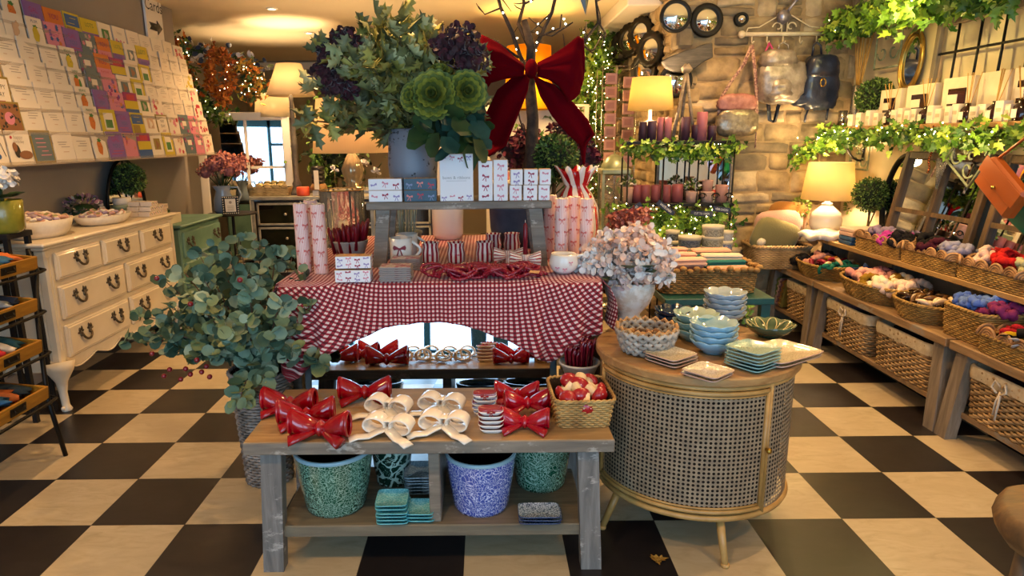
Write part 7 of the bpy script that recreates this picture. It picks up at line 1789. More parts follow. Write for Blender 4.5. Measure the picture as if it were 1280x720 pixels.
ivy('ivy garland along the front of the candle shelf',[(HF-.02,5.38,HZ-.03),(HF-.03,4.9,HZ-.05),(HF-.02,4.4,HZ-.03),(HF-.03,3.9,HZ-.06),(HF-.02,3.4,HZ-.03),(HF-.03,2.9,HZ-.05),(HF-.02,2.5,HZ-.03)],900,.06,.032,1,60,.04)
TZ2=ax(1080,16,2.62).z
tsf=thing('high_shelf','high wooden shelf edged with ivy near the ceiling on the right wall','shelf',(2.75,3.9,TZ2-.03)); MB().box(0,0,0,.21,2.9,.03,bev=.003).build('shelf_board',W_top,tsf)
ivy('bright ivy garland along the high shelf',[(2.62,5.30,TZ2-.02),(2.6,4.9,TZ2+.0),(2.6,4.5,TZ2-.0),(2.6,4.0,TZ2-.03),(2.6,3.6,TZ2-.02),(2.6,3.2,TZ2-.04),(2.6,2.7,TZ2-.02)],1300,.075,.05,2,90,.06)
ivy('loose ivy trailing on the stone above the far console',[(2.72,5.33,HZ-.05),(2.6,5.34,HZ-.1),(2.5,5.35,HZ-.12),(2.42,5.35,HZ-.2)],140,.05,.035,3,8,.07)
ivy('ivy clump hanging at the top right corner',[(2.5,3.75,TZ2-.04),(2.5,3.6,TZ2-.10),(2.5,3.4,TZ2-.04),(2.48,3.1,TZ2-.04)],360,.08,.05,4,20,.05)
r=random.Random(5)
for i in range(8):
    x,y=2.70+.05*(i%2),5.3-.085*i; c=['#9a8468','#b29a7a','#5d6f88','#c2b296'][i%4]; rr_=r.uniform(.035,.06); m=MB(); crumple(m,(0,0,0),(rr_,rr_,rr_*.8),0,i,12,8,.2); o=m.build('rounded_stone',mat('pebble_'+c[1:],c,rough=.8),loc=(x,y,TZ2-.015+rr_*.7)); tag(o,'rounded stone resting on the high shelf above the ivy','stone','stones on the high shelf')
for (y,z,s,n_) in ((4.4,HZ,.35,1),):
    pass
lamp('POINT',(2.35,4.2,TZ2-.12),GLOW_W,'#ffe08a',.06); lamp('POINT',(2.4,5.0,HZ-.12),GLOW_W*.4,'#ffd88a',.04); lamp('POINT',(2.4,3.6,HZ-.12),GLOW_W*.5,'#ffd88a',.04)
# ------------------------------------------------------------ round stool edge at the bottom right
so=ay(1376,690,1.12); t=thing('round_stool','rough brown wooden stool top cutting into the bottom right corner','stool',(so.x,so.y,0)); zt_=ay(1290,655,1.12).z
MB().lathe([(0,zt_-.07),(.15,zt_-.065),(.165,zt_-.045),(.17,zt_-.025),(.16,zt_-.006),(.15,zt_),(0,zt_)],40,fn=lambda a,t_,z:1+.012*sin(a*7)+.01*sin(a*13)).build('seat',wood('rough_brown_wood','#4f3a24','#8f6a3a','#6d5030',scale=(3,10,10),rough=.5,bump=.5),t)
for a in(.5,2.6,4.7): MB().tube([(.1*cos(a),.1*sin(a),zt_-.06),(.15*cos(a),.15*sin(a),0)],[.02,.016],8).build('leg',W_fr,t)
# ------------------------------------------------------------ things on and before the stone walls
def conv_mirror(label,wall,px_,py_,rad,frame_w=.25,kind='plain'):
    if wall=='end': p=ay(px_,py_,YS-.05); t=thing('convex_mirror',label,'mirror',(p.x,YS-.045,p.z),rot=(0,0,0))
    else: p=ax(px_,py_,XS-.05); t=thing('convex_mirror',label,'mirror',(XS-.10,p.y,p.z),rot=(0,0,-1.0))
    m=MB(); m.M=T(rx=PI/2); w=frame_w
    m.lathe([(rad*.0,-.03),(rad*.98,-.03),(rad,-.01),(rad*(1-w*.2),.02),(rad*(1-w*.5),.012),(rad*(1-w*.8),.02),(rad*(1-w),.008)],48 if kind=='plain' else 64,fn=(None if kind=='plain' else (lambda a,t_,z:1+.05*cos(a*16)*(t_<.6 and t_>.05)))); m.M=None
    m.build('frame',M_iron,t); m=MB(); m.M=T(rx=PI/2); m.lathe([(rad*(1-w),.008),(rad*(1-w)*.7,.022),(rad*.3,.031),(0,.034)],36); m.build('mirror_glass',M_mirror,t)
conv_mirror('large round convex mirror with a thick black frame on the stone wall','end',884,25,.125,.34); conv_mirror('smallest round black convex mirror, right of the large one','end',927,24,.052,.3)
conv_mirror('round black convex mirror just left of the large one','end',845,20,.12,.2)
for (a,b,rr_,l) in ((807,42,.15,'scalloped black mirror nearest the driftwood fish'),(820,62,.15,'scalloped black mirror just above the driftwood fish tail'),(793,50,.16,'scalloped black mirror, second in the receding row'),(783,57,.15,'scalloped black mirror, third in the receding row'),(773,64,.16,'scalloped black mirror farthest along the receding row'),(812,88,.16,'scalloped black mirror half behind the lit lamp shade')):
    conv_mirror(l,'side',a,b,rr_,.4,'scal')
conv_mirror('round brown mirror behind the ivy shelf lamp','end',845,101,.13,.25)
# driftwood fish
fy=YS-.12; pts=[(826,77),(832,86),(842,90),(856,91),(868,86),(880,77),(891,72),(890,53),(880,55),(868,60),(856,63),(844,68),(834,72)]
o=ay(858,75,fy); m=MB(); poly=[]
for a,b in pts: q=ay(a,b,fy)-o; poly.append((q.x,q.z))
m.prism(poly,-.02,.02,0,T(rx=PI/2)); ob=m.build('driftwood_fish',wood('grey_driftwood','#2e2d2d','#555250','#403e3c',scale=(3,20,20),rough=.8,bump=.6),loc=o); tag(ob,'grey carved driftwood fish mounted across the stone corner','ornament'); md=ob.modifiers.new('b','BEVEL'); md.width=.012; md.segments=3
# hook rail with bags
ry_=YS-.06; a=ay(927,45,ry_); b=ay(1033,40,ry_); c=(a+b)/2
t=thing('hook_rail','cream iron hook rail with scrolled top on the stone wall','rail',c); L=b.x-a.x
M_crm=mat('cream_iron','#d8c8a8','#e4d8bc',20,.5); m=MB(); m.tube([(-L/2,0,0),(L/2,0,0)],.016,8); m.ball((-L/2,0,0),.028,10,8); m.ball((L/2,0,0),.028,10,8); m.build('bar',M_crm,t)
m=MB(); m.tube([(-L*.45,0,.01),(-L*.43,0,.045),(-L*.3,0,.05),(-L*.08,0,.13),(0,0,.15),(L*.08,0,.13),(L*.3,0,.05),(L*.43,0,.045),(L*.45,0,.01)],.005,6)
for sg in(-1,1): m.tube([(sg*(.05+.04*(1-.7*i/16)*cos(5*i/16)),0,.05+.04*(1-.7*i/16)*sin(5*i/16)) for i in range(17)],.005,6); m.tube([(sg*.02,0,0),(sg*.02,0,.14)],.004,5)
m.build('scrollwork',M_crm,t); hk=[]
for px_ in (940,959,979,1000,1021):
    q=ay(px_,45,ry_)-c; m=MB(); m.tube([(q.x,0,0),(q.x,0,-.05),(q.x,-.025,-.075),(q.x,-.045,-.055)],.005,6); m.build('hook',M_crm,t); hk.append(q.x+c.x)
m=MB(); 
t3=MB(); t3.tube([(0,.0,0),(.1,.0,.14),(.24,0,.2)],.012,7); crumple(t3,(0,0,0),(.05,.03,.05),0,3); ob=t3.build('silver_tassel',mat('silver_cloth','#8f8a96',rough=.3,metal=.6),loc=(c.x-.02,ry_-.02,c.z+.12)); tag(ob,'silver ribbon knot tied at the top of the hook rail','ribbon')
def LB(px_,py_,dy=-.1): return ay(px_,py_,ry_+dy)
def soft_bag(t,name,cx,cy,w,h,dpt,mt,seed,am=.12,p=3.2,tap=.1):
    o=LB(cx,cy)-Vector(t.location); s=Vector((w/2,dpt/2,h/2)); so_=Vector((seed,seed*2,0))
    m=MB(); m.ball((0,0,0),(1,1,1),30,22,0,fn=lambda d:(1/((abs(d.x)**p+abs(d.z)**p+abs(d.y)**p)**(1/p)))*(1+am*mn.noise(d*4+so_)))
    m.v=[(x*s.x*(1-tap*z),y*s.y,z*s.z) for x,y,z in m.v]; return m.build(name,mt,t,loc=o)
pxm=lambda d: d/837*(ry_*1.0+.0)   # photo pixels to metres at the rail
M_pwt=mat('pewter_leather','#6f6658','#9a907e',30,.28,metal=.5,bump=.5,bsc=50); M_sil=mat('crinkled_silver_leather','#756c66','#a59c94',14,.42,metal=.5,bump=.9,bsc=28); M_nvy=mat('navy_leather','#141a2c','#212a42',10,.3,coat=.2,bump=.7,bsc=30); M_pat=mat('patterned_strap','#6d4a4a','#a88878',60,.8,lo=.45,hi=.55)
t=thing('sling_bag','pewter sling bag with long patterned straps, hanging on the leftmost hook','bag',(hk[0],ry_-.05,c.z-.06))
soft_bag(t,'body',921,153,pxm(50),pxm(33),.1,M_pwt,1,.1,3,.05); soft_bag(t,'upper_pouch',921,128,pxm(46),pxm(20),.08,mat('rose_leather','#7c4c48','#a0706a',20,.5,bump=.4),2)
for (l,w) in (([(940,56),(930,80),(912,105),(900,125),(899,150)],.035),([(940,56),(944,90),(946,120),(945,158)],.028)):
    P=[LB(a_,b_)-Vector(t.location) for a_,b_ in l]; m=MB(); ribbon(m,P,(1,.2,.2),w,.006); m.build('strap',M_pat,t)
m=MB(); m.tube([LB(945,155)-Vector(t.location),LB(945,172)-Vector(t.location),LB(944,185)-Vector(t.location)],.006,5); m.build('tassel',M_pat,t)
t=thing('silver_backpack','crinkled silver backpack with drawstring pocket on the middle hooks','bag',(hk[2],ry_-.05,c.z-.06))
soft_bag(t,'body',976,103,pxm(54),pxm(48),.15,M_sil,4,.14,4,-.05); soft_bag(t,'front_pocket',972,112,pxm(30),pxm(26),.2,M_sil,5,.16,3); soft_bag(t,'flap',972,74,pxm(42),pxm(22),.18,M_sil,6,.1,3)
m=MB(); m.tube([LB(972,68)-t.location,LB(974,56)-t.location,LB(979,53)-t.location,LB(985,56)-t.location,LB(986,68)-t.location],.008,6); m.build('handle',M_sil,t)
m=MB(); ribbon(m,[LB(960,125,-.05)-t.location,LB(962,150,-.05)-t.location,LB(968,153,-.05)-t.location,LB(974,128,-.05)-t.location],(1,0,.2),.03,.006); m.build('strap',M_nvy,t)
t=thing('pink_cord','pink and blue lanyard looped on the second hook','cord',(hk[1],ry_-.05,c.z-.07)); m=MB(); m.tube([(0,0,0),(.03,-.02,-.06),(.03,-.02,-.2),(-.02,-.02,-.2),(-.03,-.02,-.06),(0,0,0)],.008,6); m.build('cord_loop',mat('pink_cord_mat','#b8407a'),t)
t=thing('navy_backpack','small navy leather backpack with brass clasp on the right hook','bag',(hk[4],ry_-.05,c.z-.06))
soft_bag(t,'body',1024,106,pxm(42),pxm(56),.14,M_nvy,7,.12,4,.05); soft_bag(t,'flap',1026,84,pxm(38),pxm(28),.18,M_nvy,8,.06,3.5); soft_bag(t,'side_pocket',1001,124,pxm(22),pxm(16),.1,M_nvy,9)
m=MB(); m.tube([LB(1015,70)-t.location,LB(1017,56)-t.location,LB(1021,53)-t.location,LB(1026,57)-t.location,LB(1027,70)-t.location],.008,6); m.build('handle',M_nvy,t)
q=LB(1029,103,-.2)-t.location; m=MB(); m.tube([(q.x+.02*cos(TAU*i/12),q.y,q.z+.028*sin(TAU*i/12)) for i in range(12)],.005,5,closed=True); m.build('clasp',M_gold,t)
for l in ([(1012,132),(1007,145),(1006,153)],[(1036,133),(1034,142),(1033,150)]):
    m=MB(); m.tube([LB(a_,b_,-.08)-t.location for a_,b_ in l],.008,5); m.build('strap',M_nvy,t)
# ------------------------------------------------------------ iron shelf unit wound with ivy
UY=YS-.25; zt_=ay(848,176,UY).z; zm=ay(848,252,UY).z; ux0,ux1=ay(779,176,UY).x,ay(916,176,UY).x
iu=thing('iron_shelf_unit','two-tier iron shelf unit wound with ivy before the stone wall','shelf',((ux0+ux1)/2,UY,0)); W2=ux1-ux0; m=MB()
for x in(-1,-.33,.33,1):
    for y in(-.11,.11): m.tube([(x*(W2/2-.02),y,0),(x*(W2/2-.02),y,zt_-.01)],.007,6)
m.build('upright',M_iron,iu)
for z in(zt_,zm): MB().box(0,0,z-.012,W2,.26,.024,bev=.003).build('shelf_board',M_iron,iu)
m=MB()
for k_ in range(3):
    for sg in(-1,1): m.tube([(W2*(.2+.12*k_)+sg*.03*(1-.7*i/14)*cos(5*i/14),-.135,zm+.05+.03*(1-.7*i/14)*sin(5*i/14)) for i in range(15)],.004,5)
m.build('scrollwork',M_iron,iu)
ivy('ivy garland hanging along the upper tier of the iron unit',[(ux0-.02,UY-.12,zt_-.01),(ux0+W2*.25,UY-.14,zt_-.05),(ux0+W2*.5,UY-.14,zt_-.03),(ux0+W2*.75,UY-.14,zt_-.06),(ux1,UY-.12,zt_-.01)],420,.05,.03,11,0,.045)
ivy('ivy garland hanging along the lower tier of the iron unit',[(ux0-.06,UY-.13,zm-.03),(ux0+W2*.25,UY-.15,zm-.06),(ux0+W2*.5,UY-.15,zm-.08),(ux0+W2*.75,UY-.15,zm-.08),(ux1,UY-.12,zm-.05)],380,.05,.045,12,40,.06)
garland('twinkling leafy garland draped in the foot of the iron unit',[(ux0,UY-.1,zm-.14),(ux0+W2*.3,UY-.12,zm-.2),(ux0+W2*.6,UY-.12,zm-.18),(ux1-.05,UY-.1,zm-.22)],420,[IV[0],IV[1],IV[2]],.045,.07,13,'leafy_garland',lights=110)
def block(lb,px0,px1,yt,yb,c,Y=UY,z=None,nm='pillar_candle',gp=None,dy=0):
    Yb=Y-.06+dy; a=ay(px0,yb,Yb);b=ay(px1,yb,Yb); z0=z; h=ay((px0+px1)/2,yt,Yb).z-z0; rr_=(b.x-a.x)/2
    t=MB().lathe([(0,0),(rr_,0),(rr_,h-.004),(rr_*.93,h),(rr_*.4,h-.004),(0,h-.006)],24); t.tube([(0,0,h-.006),(0,0,h+.012)],.0015,4); o=t.build(nm,mat('wax_'+c[1:],c,rough=.5),loc=((a.x+b.x)/2,Yb,z0)); tag(o,lb,'candle',gp); return o
ZT=zt_+.001; ZM=zm+.001; g='plum and mauve candles on the top tier'
for i,(a,b,yt,c,l) in enumerate(((798,808,152,'#3c2438','dark plum candle under the lamp'),(809,820,151,'#3f2840','dark plum candle behind the lamp base'),(821,829,147,'#a8646e','dusty rose candle, left of the tripod'),(830,839,147,'#b06c74','dusty rose candle between plum ones'),(851,862,146,'#43263a','plum candle between the tripod legs'),(870,883,140,'#a05e6c','tallest mauve candle on the top tier'),(864,876,156,'#3c2034','low dark plum candle before the mauve one'),(884,895,157,'#3a2036','low plum candle at the right end'))): block(l+' of the iron unit',a,b,yt,171,c,z=ZT,gp=g,dy=-.02*(i%2))
g='dusky pink candles on the middle tier'
for i,(a,b) in enumerate(((790,801),(800,812),(813,825),(826,838),(839,853))): block('dusky pink pillar candle, %s of the row on the middle tier'%['first','second','third','fourth','fifth and tallest'][i],a,b,231 if i<4 else 230,252,'#8f4a4e',z=ZM,gp=g)
def pot(lb,px0,px1,yt,yb,c,Y,z,plant=False,c2=None,rim=True):
    a=ay(px0,yb,Y);b=ay(px1,yb,Y); rr_=(b.x-a.x)/2; h=ay((px0+px1)/2,yt,Y).z-z
    t=thing('plant_pot',lb,'pot',((a.x+b.x)/2,Y,z)); mt=pattern_mat('pot_'+c[1:]+(c2 or '')[1:],c,c2,60,.05,'fine',.5) if c2 else mat('pot_'+c[1:],c,rough=.6)
    MB().lathe([(0,0),(rr_*.8,0),(rr_*.97,h*.9)],30).build('body',mt,t); MB().lathe([(rr_*.97,h*.88),(rr_,h*.9),(rr_,h),(rr_*.9,h),(rr_*.82,h*.3),(0,h*.3)],30).build('rim',mat('pot_rim_cream','#b9b2a0',rough=.5) if c2 else mt,t)
    if plant:
        m=MB()
        for i in range(70): d=rdir(r,.5); leaf(m,(d.x*rr_*.8,d.y*rr_*.8,h+.02+abs(d.z)*.05),d,rdir(r),.035,.018,i%3,'long')
        m.build('leaves',[M_leafd,M_leafl,M_wf],t)
    return t
pot('pale pink speckled pot with a tiny plant at the left end of the middle tier',778,791,234,252,'#c59a8a',UY-.07,ZM,True)
pot('pale pink pot with a white flowering plant on the middle tier',856,873,239,253,'#c9a294',UY-.07,ZM,True); pot('pale pink pot holding another pot on the middle tier',875,892,239,253,'#cfa898',UY-.07,ZM); pot('large rose pink pot at the right end of the middle tier',893,909,231,253,'#c79080',UY-.07,ZM)
t=pot('pink leaf-embossed pot standing on the lower pink pot',877,891,225,239,'#c99c8c',UY-.07,ay(884,239,UY-.07).z)
# lamp on the top tier
ly=UY+.02; o=Vector((toX(812,ly,160),ly,ZT)); zb1=ay(812,138,ly).z-ZT; zt1=ay(812,97,ly).z-ZT
t=thing('shelf_lamp','lit lamp with glowing cream shade on top of the iron unit','lamp',o); MB().lathe([(0,0),(.05,0),(.05,zb1*.35),(.06,zb1*.4),(.075,zb1*.45),(.05,zb1*.6),(.015,zb1*.7),(.012,zb1+.06)],24).build('base',M_whc,t)
w1=(toX(841,ly,138)-toX(785,ly,138))/2; empire(t,zb1,w1,w1*.84,zt1-zb1,shade_mat('yellow_lit_shade','#fff0c0',.78,'#fff0b8'),40); bulb(t,zb1+.12); lamp('POINT',(o.x,o.y,ZT+zb1+.14),LAMP_W*.9,size=.05)
# tripod ornament and mirror panels behind
t=thing('tripod_legs','grey weathered wooden tripod standing on the iron unit before the fish','stand',(toX(858,UY,90),UY,ZT)); zz=ay(858,88,UY).z-ZT
for (x,y) in((-.09,-.04),(.07,-.05),(0,.08)): MB().tube([(x,y,0),(0,0,zz)],.014,6).build('leg',W_grey,t)
q=MB(); crumple(q,(0,0,zz+.01),(.04,.03,.035),0,2); q.build('head',W_grey,t)
x0,x1=toX(822,YS-.06,200),toX(914,YS-.06,200); z0,z1=ay(860,256,YS-.06).z,ay(860,178,YS-.06).z
t=thing('panel_mirror','wide mirror with greyed edges behind the middle tier of the iron unit','mirror',((x0+x1)/2,YS-.075,(z0+z1)/2)); MB().box(0,0,0,x1-x0,.012,z1-z0).build('mirror_glass',M_mirror,t); m=MB()
for x in(-1,1): m.box(x*(x1-x0)/2,-.004,0,.02,.03,z1-z0)
for z in(-1,1): m.box(0,-.004,z*(z1-z0)/2,x1-x0,.03,.02)
m.build('frame',M_legs_ if 0 else W_grey,t)
# little navy hanging signs
nv=mat('navy_sign','#1c2340',rough=.5); wt=mat('sign_white','#dfe2e8',rough=.5)
for (px_,py_,rot_,w_,txt,lb) in ((790,262,.55,.155,'RED ROSES','tilted upwards, leftmost of the four'),(832,260,-.65,.155,'WHITE LINEN','tilted downwards, second from the left'),(877,267,-.05,.165,'CUT TO LINEN','level one reading across the lights'),(902,262,-.15,.13,'HERB GARDEN','upper right one behind the level sign')):
    p=ay(px_,py_,UY-.22); t=thing('hanging_sign','small navy sign on the ivy, '+lb,'sign',p,rot=(0,-rot_,0)); MB().box(0,0,0,w_,.008,.04,bev=.001).build('board',nv,t); m=MB(); text(m,txt,frameM((0,-.0048,0),(1,0,0),(0,0,1)),.023,0,sx=.82*w_/.155*min(1,10/len(txt))); m.build('lettering',wt,t)
    MB().tube([(-.0,0,.02),(0,.06,.07)],.001,4).build('cord',M_stem,t)
# ------------------------------------------------------------ low table with scarf basket and patterned pots
LZ=.62; lx0,lx1,ly0,ly1=.99,1.60,3.62,5.05
t=thing('side_table','teal painted low table behind the cane cabinet','table',((lx0+lx1)/2,(ly0+ly1)/2,0)); M_teal=mat('dark_teal_paint','#12494a','#1a5b58',8,.4)
MB().box(0,0,LZ-.02,lx1-lx0,ly1-ly0,.04,bev=.005).build('table_top',M_teal,t)
for sx in(-1,1):
    for sy in(-1,1): MB().box(sx*((lx1-lx0)/2-.04),sy*((ly1-ly0)/2-.04),(LZ-.04)/2,.05,.05,LZ-.041).build('leg',M_teal,t)
LT=LZ+.001
p0=az(826,366,LT); p1=az(922,362,LT)
bx=thing('scarf_basket','long braided seagrass basket of folded scarves on the teal table','basket',(1.27,3.97,LT)); m=MB(); woven(m,.56,.5,.135,10,.96,.012,.022,.0045,rimr=.004,rim=False); m.build('woven_body',[mat('rope_seagrass','#7d5a2c','#b98f52',14,.7,bump=.4,bsc=160),M_wickd],bx)
m=MB(); pts,per=sell(.58,.52,10,110)
for q in range(110):
    if q%2==0: m.ball((pts[q][0],pts[q][1],.143+.008*sin(q*1.3)),(.021,.021,.016),7,5)
m.build('braided_rim',mat('rope_seagrass','#7d5a2c'),bx)
cs=['#d8a08c','#e2b8a2','#1a6a66','#dcae9c','#e8cdb8','#c9988c','#b58e94','#e0b4a4','#146060','#d5a594']
for i in range(14):
    x=1.27+(-.13 if i%2 else .12); y=3.79+.062*(i//2); z=LT+.115+.026*((i*5)%3)
    m=MB(); m.box(0,0,0,.24,.085,.026,bev=.012); m.box(0,0,.024,.235,.08,.02,bev=.01); c_x=cs[i%10]; o=m.build('folded_scarf',mat('scarf_'+c_x[1:],c_x,rough=.9,bump=.3,bsc=150),loc=(x,y,z),rot=(R.uniform(-.1,.1),0,R.uniform(-.12,.12))); tag(o,{'#1a6a66':'teal','#146060':'teal','#e8cdb8':'cream','#b58e94':'mauve'}.get(c_x,'pale pink')+' folded scarf lying in the braided seagrass basket','scarf','folded scarves in the braided basket')
b=[('#5c6680','#8d94a8'),('#9a9684','#c2bca8'),('#8d92a0','#b9bdc6')]
def pots(px0,px1,ys,cc,lb,Y):
    z=LT
    for i,(yt,(c1,c2)) in enumerate(zip(ys,cc)):
        a=ay(px0,300,Y);b_=ay(px1,300,Y);rr_=(b_.x-a.x)/2; h=.145
        t=thing('patterned_pot','%s, %s'%(lb,['bottom','middle','top'][i] if len(ys)==3 else ['bottom','top'][i])+' one of its stack','pot',((a.x+b_.x)/2,Y,z+i*.072),group='patterned pots on the teal table')
        MB().lathe([(0,0),(rr_*.78,0),(rr_*.97,h*.85)],30).build('body',pattern_mat('patt_'+c1[1:]+c2[1:],c1,c2,42,.06,'fine',.4),t); MB().lathe([(rr_*.97,h*.83),(rr_,h*.86),(rr_,h),(rr_*.9,h),(rr_*.8,h*.6),(0,h*.6)],30).build('rim',mat('pot_rim_cream','#b9b2a0'),t)
pots(848,876,(1,2),[('#8f93a4','#c4c4c0'),('#5c6680','#8d94a8')],'blue-grey patterned plant pot',4.55); pots(877,904,(1,2,3),[('#9a9684','#cdc8b6'),('#a09a86','#cdc8b6'),('#9a9684','#c9c2ac')],'cream patterned plant pot',4.55); pots(899,916,(1,2),[('#6a7498','#b9bdc6'),('#b9b9ba','#d0cfca')],'pale blue patterned plant pot',4.8); pots(832,849,(1,2),[('#55586a','#8d94a8'),('#55586a','#8d94a8')],'dark grey plant pot behind the stacks',4.85)
ivy('dark ivy trailing from the teal table behind the scarf basket',[(1.62,4.95,LT+.05),(1.72,4.8,LT-.05),(1.75,4.6,LT-.15),(1.72,4.4,LT-.25)],160,.05,.05,21,0,.08)
# pink bloom by the sack vase
p=ay(786,275,3.9); t=thing('coral_hydrangea','coral pink hydrangea behind the white planter','flowers',(p.x+.22,3.8,LT)); q=p-Vector(t.location)
for i,(a,b,c_3) in enumerate(((0,0,0),(-.06,.02,-.02),(.07,.0,.01),(.02,-.04,-.04))): m=MB(); bloom(m,(0,0,0),.062,i,0,110,.026,alt=1,kind='petal'); m.ball((0,0,0),.04,8,6,1); m.build('flower_head',[mat('coral_petal','#b4685a','#d49486',20,.7),mat('dull_coral_petal','#8f4a3c')],t,loc=(q.x+a,q.y+b,q.z+c_3)); 
MB().tube([(0,0,.08),(q.x*.5,q.y*.5,q.z*.6),tuple(q)],.006,5).build('stem',M_leafd,t); MB().lathe([(0,0),(.05,0),(.065,.12),(0,.1)],20).build('pot',M_lime,t)
# ------------------------------------------------------------ deeper centre: lantern, card spinner, lamp, lights
ny=5.72; o=ay(766,262,ny); t=thing('sage_lantern','sage green metal lantern with domed lid behind the striped sack','lantern',(o.x,ny,0)); zb1=ay(766,250,ny).z; M_sg=mat('sage_metal','#7d8464','#969a78',10,.35,metal=.3)
w_=pxm(1)*ny/ry_*17; zr=ay(766,214,ny).z; zt1=ay(766,189,ny).z
MB().box(0,0,zr,w_*2.1,w_*2.1,.05,bev=.01).build('roof_plate',M_sg,t); MB().lathe([(w_*.95,zr+.02),(w_*.9,zr+.06),(w_*.6,zr+.11),(w_*.2,zr+.14),(w_*.12,zt1-.03),(0,zt1)],28).build('dome_lid',M_sg,t)
m=MB()
for sx in(-1,1):
    for sy in(-1,1): m.box(sx*w_*.9,sy*w_*.9,zr-.25,.02,.02,.46)
m.box(0,0,zr-.49,w_*2.1,w_*2.1,.04); m.build('cage',M_sg,t)
MB().box(0,0,zr-.25,w_*1.75,w_*1.75,.44).build('glass_pane',glass('lantern_glass'),t); MB().lathe([(0,0),(.04,0),(.04,.18),(0,.18)],16,cz=zr-.47).build('candle',M_waxw,t)
st_=thing('plinth_table','small pale table under the sage lantern','table',(o.x,ny,0)); MB().box(0,0,zr-.53,.5,.5,.03).build('table_top',W_cons2,st_)
for sx in(-1,1):
    for sy in(-1,1): MB().box(sx*.2,sy*.2,(zr-.545)/2,.04,.04,zr-.546).build('leg',W_cons2,st_)
cy=6.0; cx=toX(770,cy,130); zt1=ay(770,82,cy).z; sp_=thing('card_spinner','tall wire card spinner of pale pink gift cards behind the velvet bow','card stand',(cx,cy,0)); m=MB(); m.tube([(0,0,0),(0,0,zt1)],.012,8); w_=.145
for x in(-w_,w_):
    for y in(-w_,w_): m.tube([(x,y,.4),(x,y,zt1-.02)],.004,5)
for i in range(9):
    z=zt1-.02-.14*i; m.tube([(-w_,-w_,z),(w_,-w_,z),(w_,w_,z),(-w_,w_,z)],.003,4,closed=True)
m.lathe([(0,0),(.2,0),(.2,.02),(0,.03)],24); m.build('wire_frame',mat('chrome_wire','#a8a49c',rough=.25,metal=.9),sp_)
pr=None
for i in range(7):
    for j in range(2):
        x=cx-.075+.15*j; z=zt1-.12-.108*i-.03*j; l='pale pink gift card in the wire spinner'
        if pr is None:
            mm=MB(); mm.box(0,0,0,.095,.016,.088,bev=.001); mm.box(0,-.0085,.0,.06,.001,.05,1); pr=mm.build('gift_card',[mat('blush_card','#d8a69c',rough=.6),mat('blush_print','#c08a84')],loc=(x,cy-w_-.012,z)); tag(pr,l,'gift card','gift cards in the wire spinner')
        else: dup(pr,(x,cy-w_-.012,z),R.uniform(-.08,.08))
# yellow lamp behind the trunk
ly=6.8; o=Vector((toX(661,ly,100),ly,0)); zb1=ay(660,137,ly).z; zt1=ay(660,58,ly).z; t=thing('yellow_floor_lamp','yellow drum-shaded floor lamp glowing behind the bare tree','lamp',o); MB().lathe([(0,0),(.16,0),(.16,.02),(.015,.04),(.013,zb1+.05)],20).build('pole',M_iron,t)
w1=(toX(691,ly,137)-toX(631,ly,137))/2; empire(t,zb1,w1,w1*.9,zt1-zb1,shade_mat('yellow_shade','#f2c012',.65,'#ffc800'),40); bulb(t,zb1+.3,.04); lamp('POINT',(o.x,o.y,zb1+.32),LAMP_W,'#ffc860',.06)
garland('tall column of fairy-lit greenery between the velvet bow and the card spinner',[ay(742,55,7),ay(746,100,7),ay(738,150,7),ay(744,200,7),ay(736,250,7)],520,[IV[0],IV[1],M_leafl],.08,.10,31,'leafy_garland',lights=150)
garland('fairy-lit greenery behind the tree trunk and topiary',[ay(620,150,7.2),ay(660,165,7.2),ay(700,150,7.2),ay(722,130,7.2)],300,[IV[0],IV[1],M_leafl],.08,.10,32,'leafy_garland',lights=60)
garland('greenery hanging on the far stone wall near the ceiling',[ay(742,40,7.5),ay(752,70,7.5),ay(748,95,7.5)],260,[IV[0],IV[1],M_leafl],.09,.09,33,'leafy_garland',lights=20)
# pale shelf of soaps far back in the middle
sy=6.6; bx0,bx1=toX(610,sy,200),toX(735,sy,200); zb1=ay(670,255,sy).z; t=thing('cream_display_unit','cream shelving unit of soaps glowing behind the bare tree','shelf',((bx0+bx1)/2,sy+.3,0)); ztp=ay(670,130,sy).z; W2=bx1-bx0; m=MB()
for x in(-1,1): m.box(x*W2/2,0,ztp/2,.04,.32,ztp)
m.box(0,.15,ztp/2,W2,.02,ztp); m.build('side_panel',M_cp,t)
for i in range(5): MB().box(0,0,.35+(ztp-.36)*i/4,W2-.04,.3,.025).build('shelf_board',M_cp,t)
rr_=random.Random(2)
for i in range(1,4):
    for j in range(9):
        c_x=['#d8a090','#e2d2b8','#c9b890','#b5707a'][(i+j)%4]; h=rr_.uniform(.06,.14); o=MB().lathe([(0,0),(.035,0),(.037,h*.7),(.02,h*.8),(.02,h),(0,h)],14).build('pastel_bottle',mat('btl_'+c_x[1:],c_x,rough=.3),loc=((bx0+bx1)/2-W2*.42+W2*.105*j,sy+.25,.35+(ztp-.36)*i/4+.0135)); tag(o,'small pastel bottle on the cream shelving behind the bare tree','bottle','pastel bottles on the cream shelving')
lamp('POINT',((bx0+bx1)/2,sy-.4,1.9),LAMP_W*.8,'#ffd28a',.08)
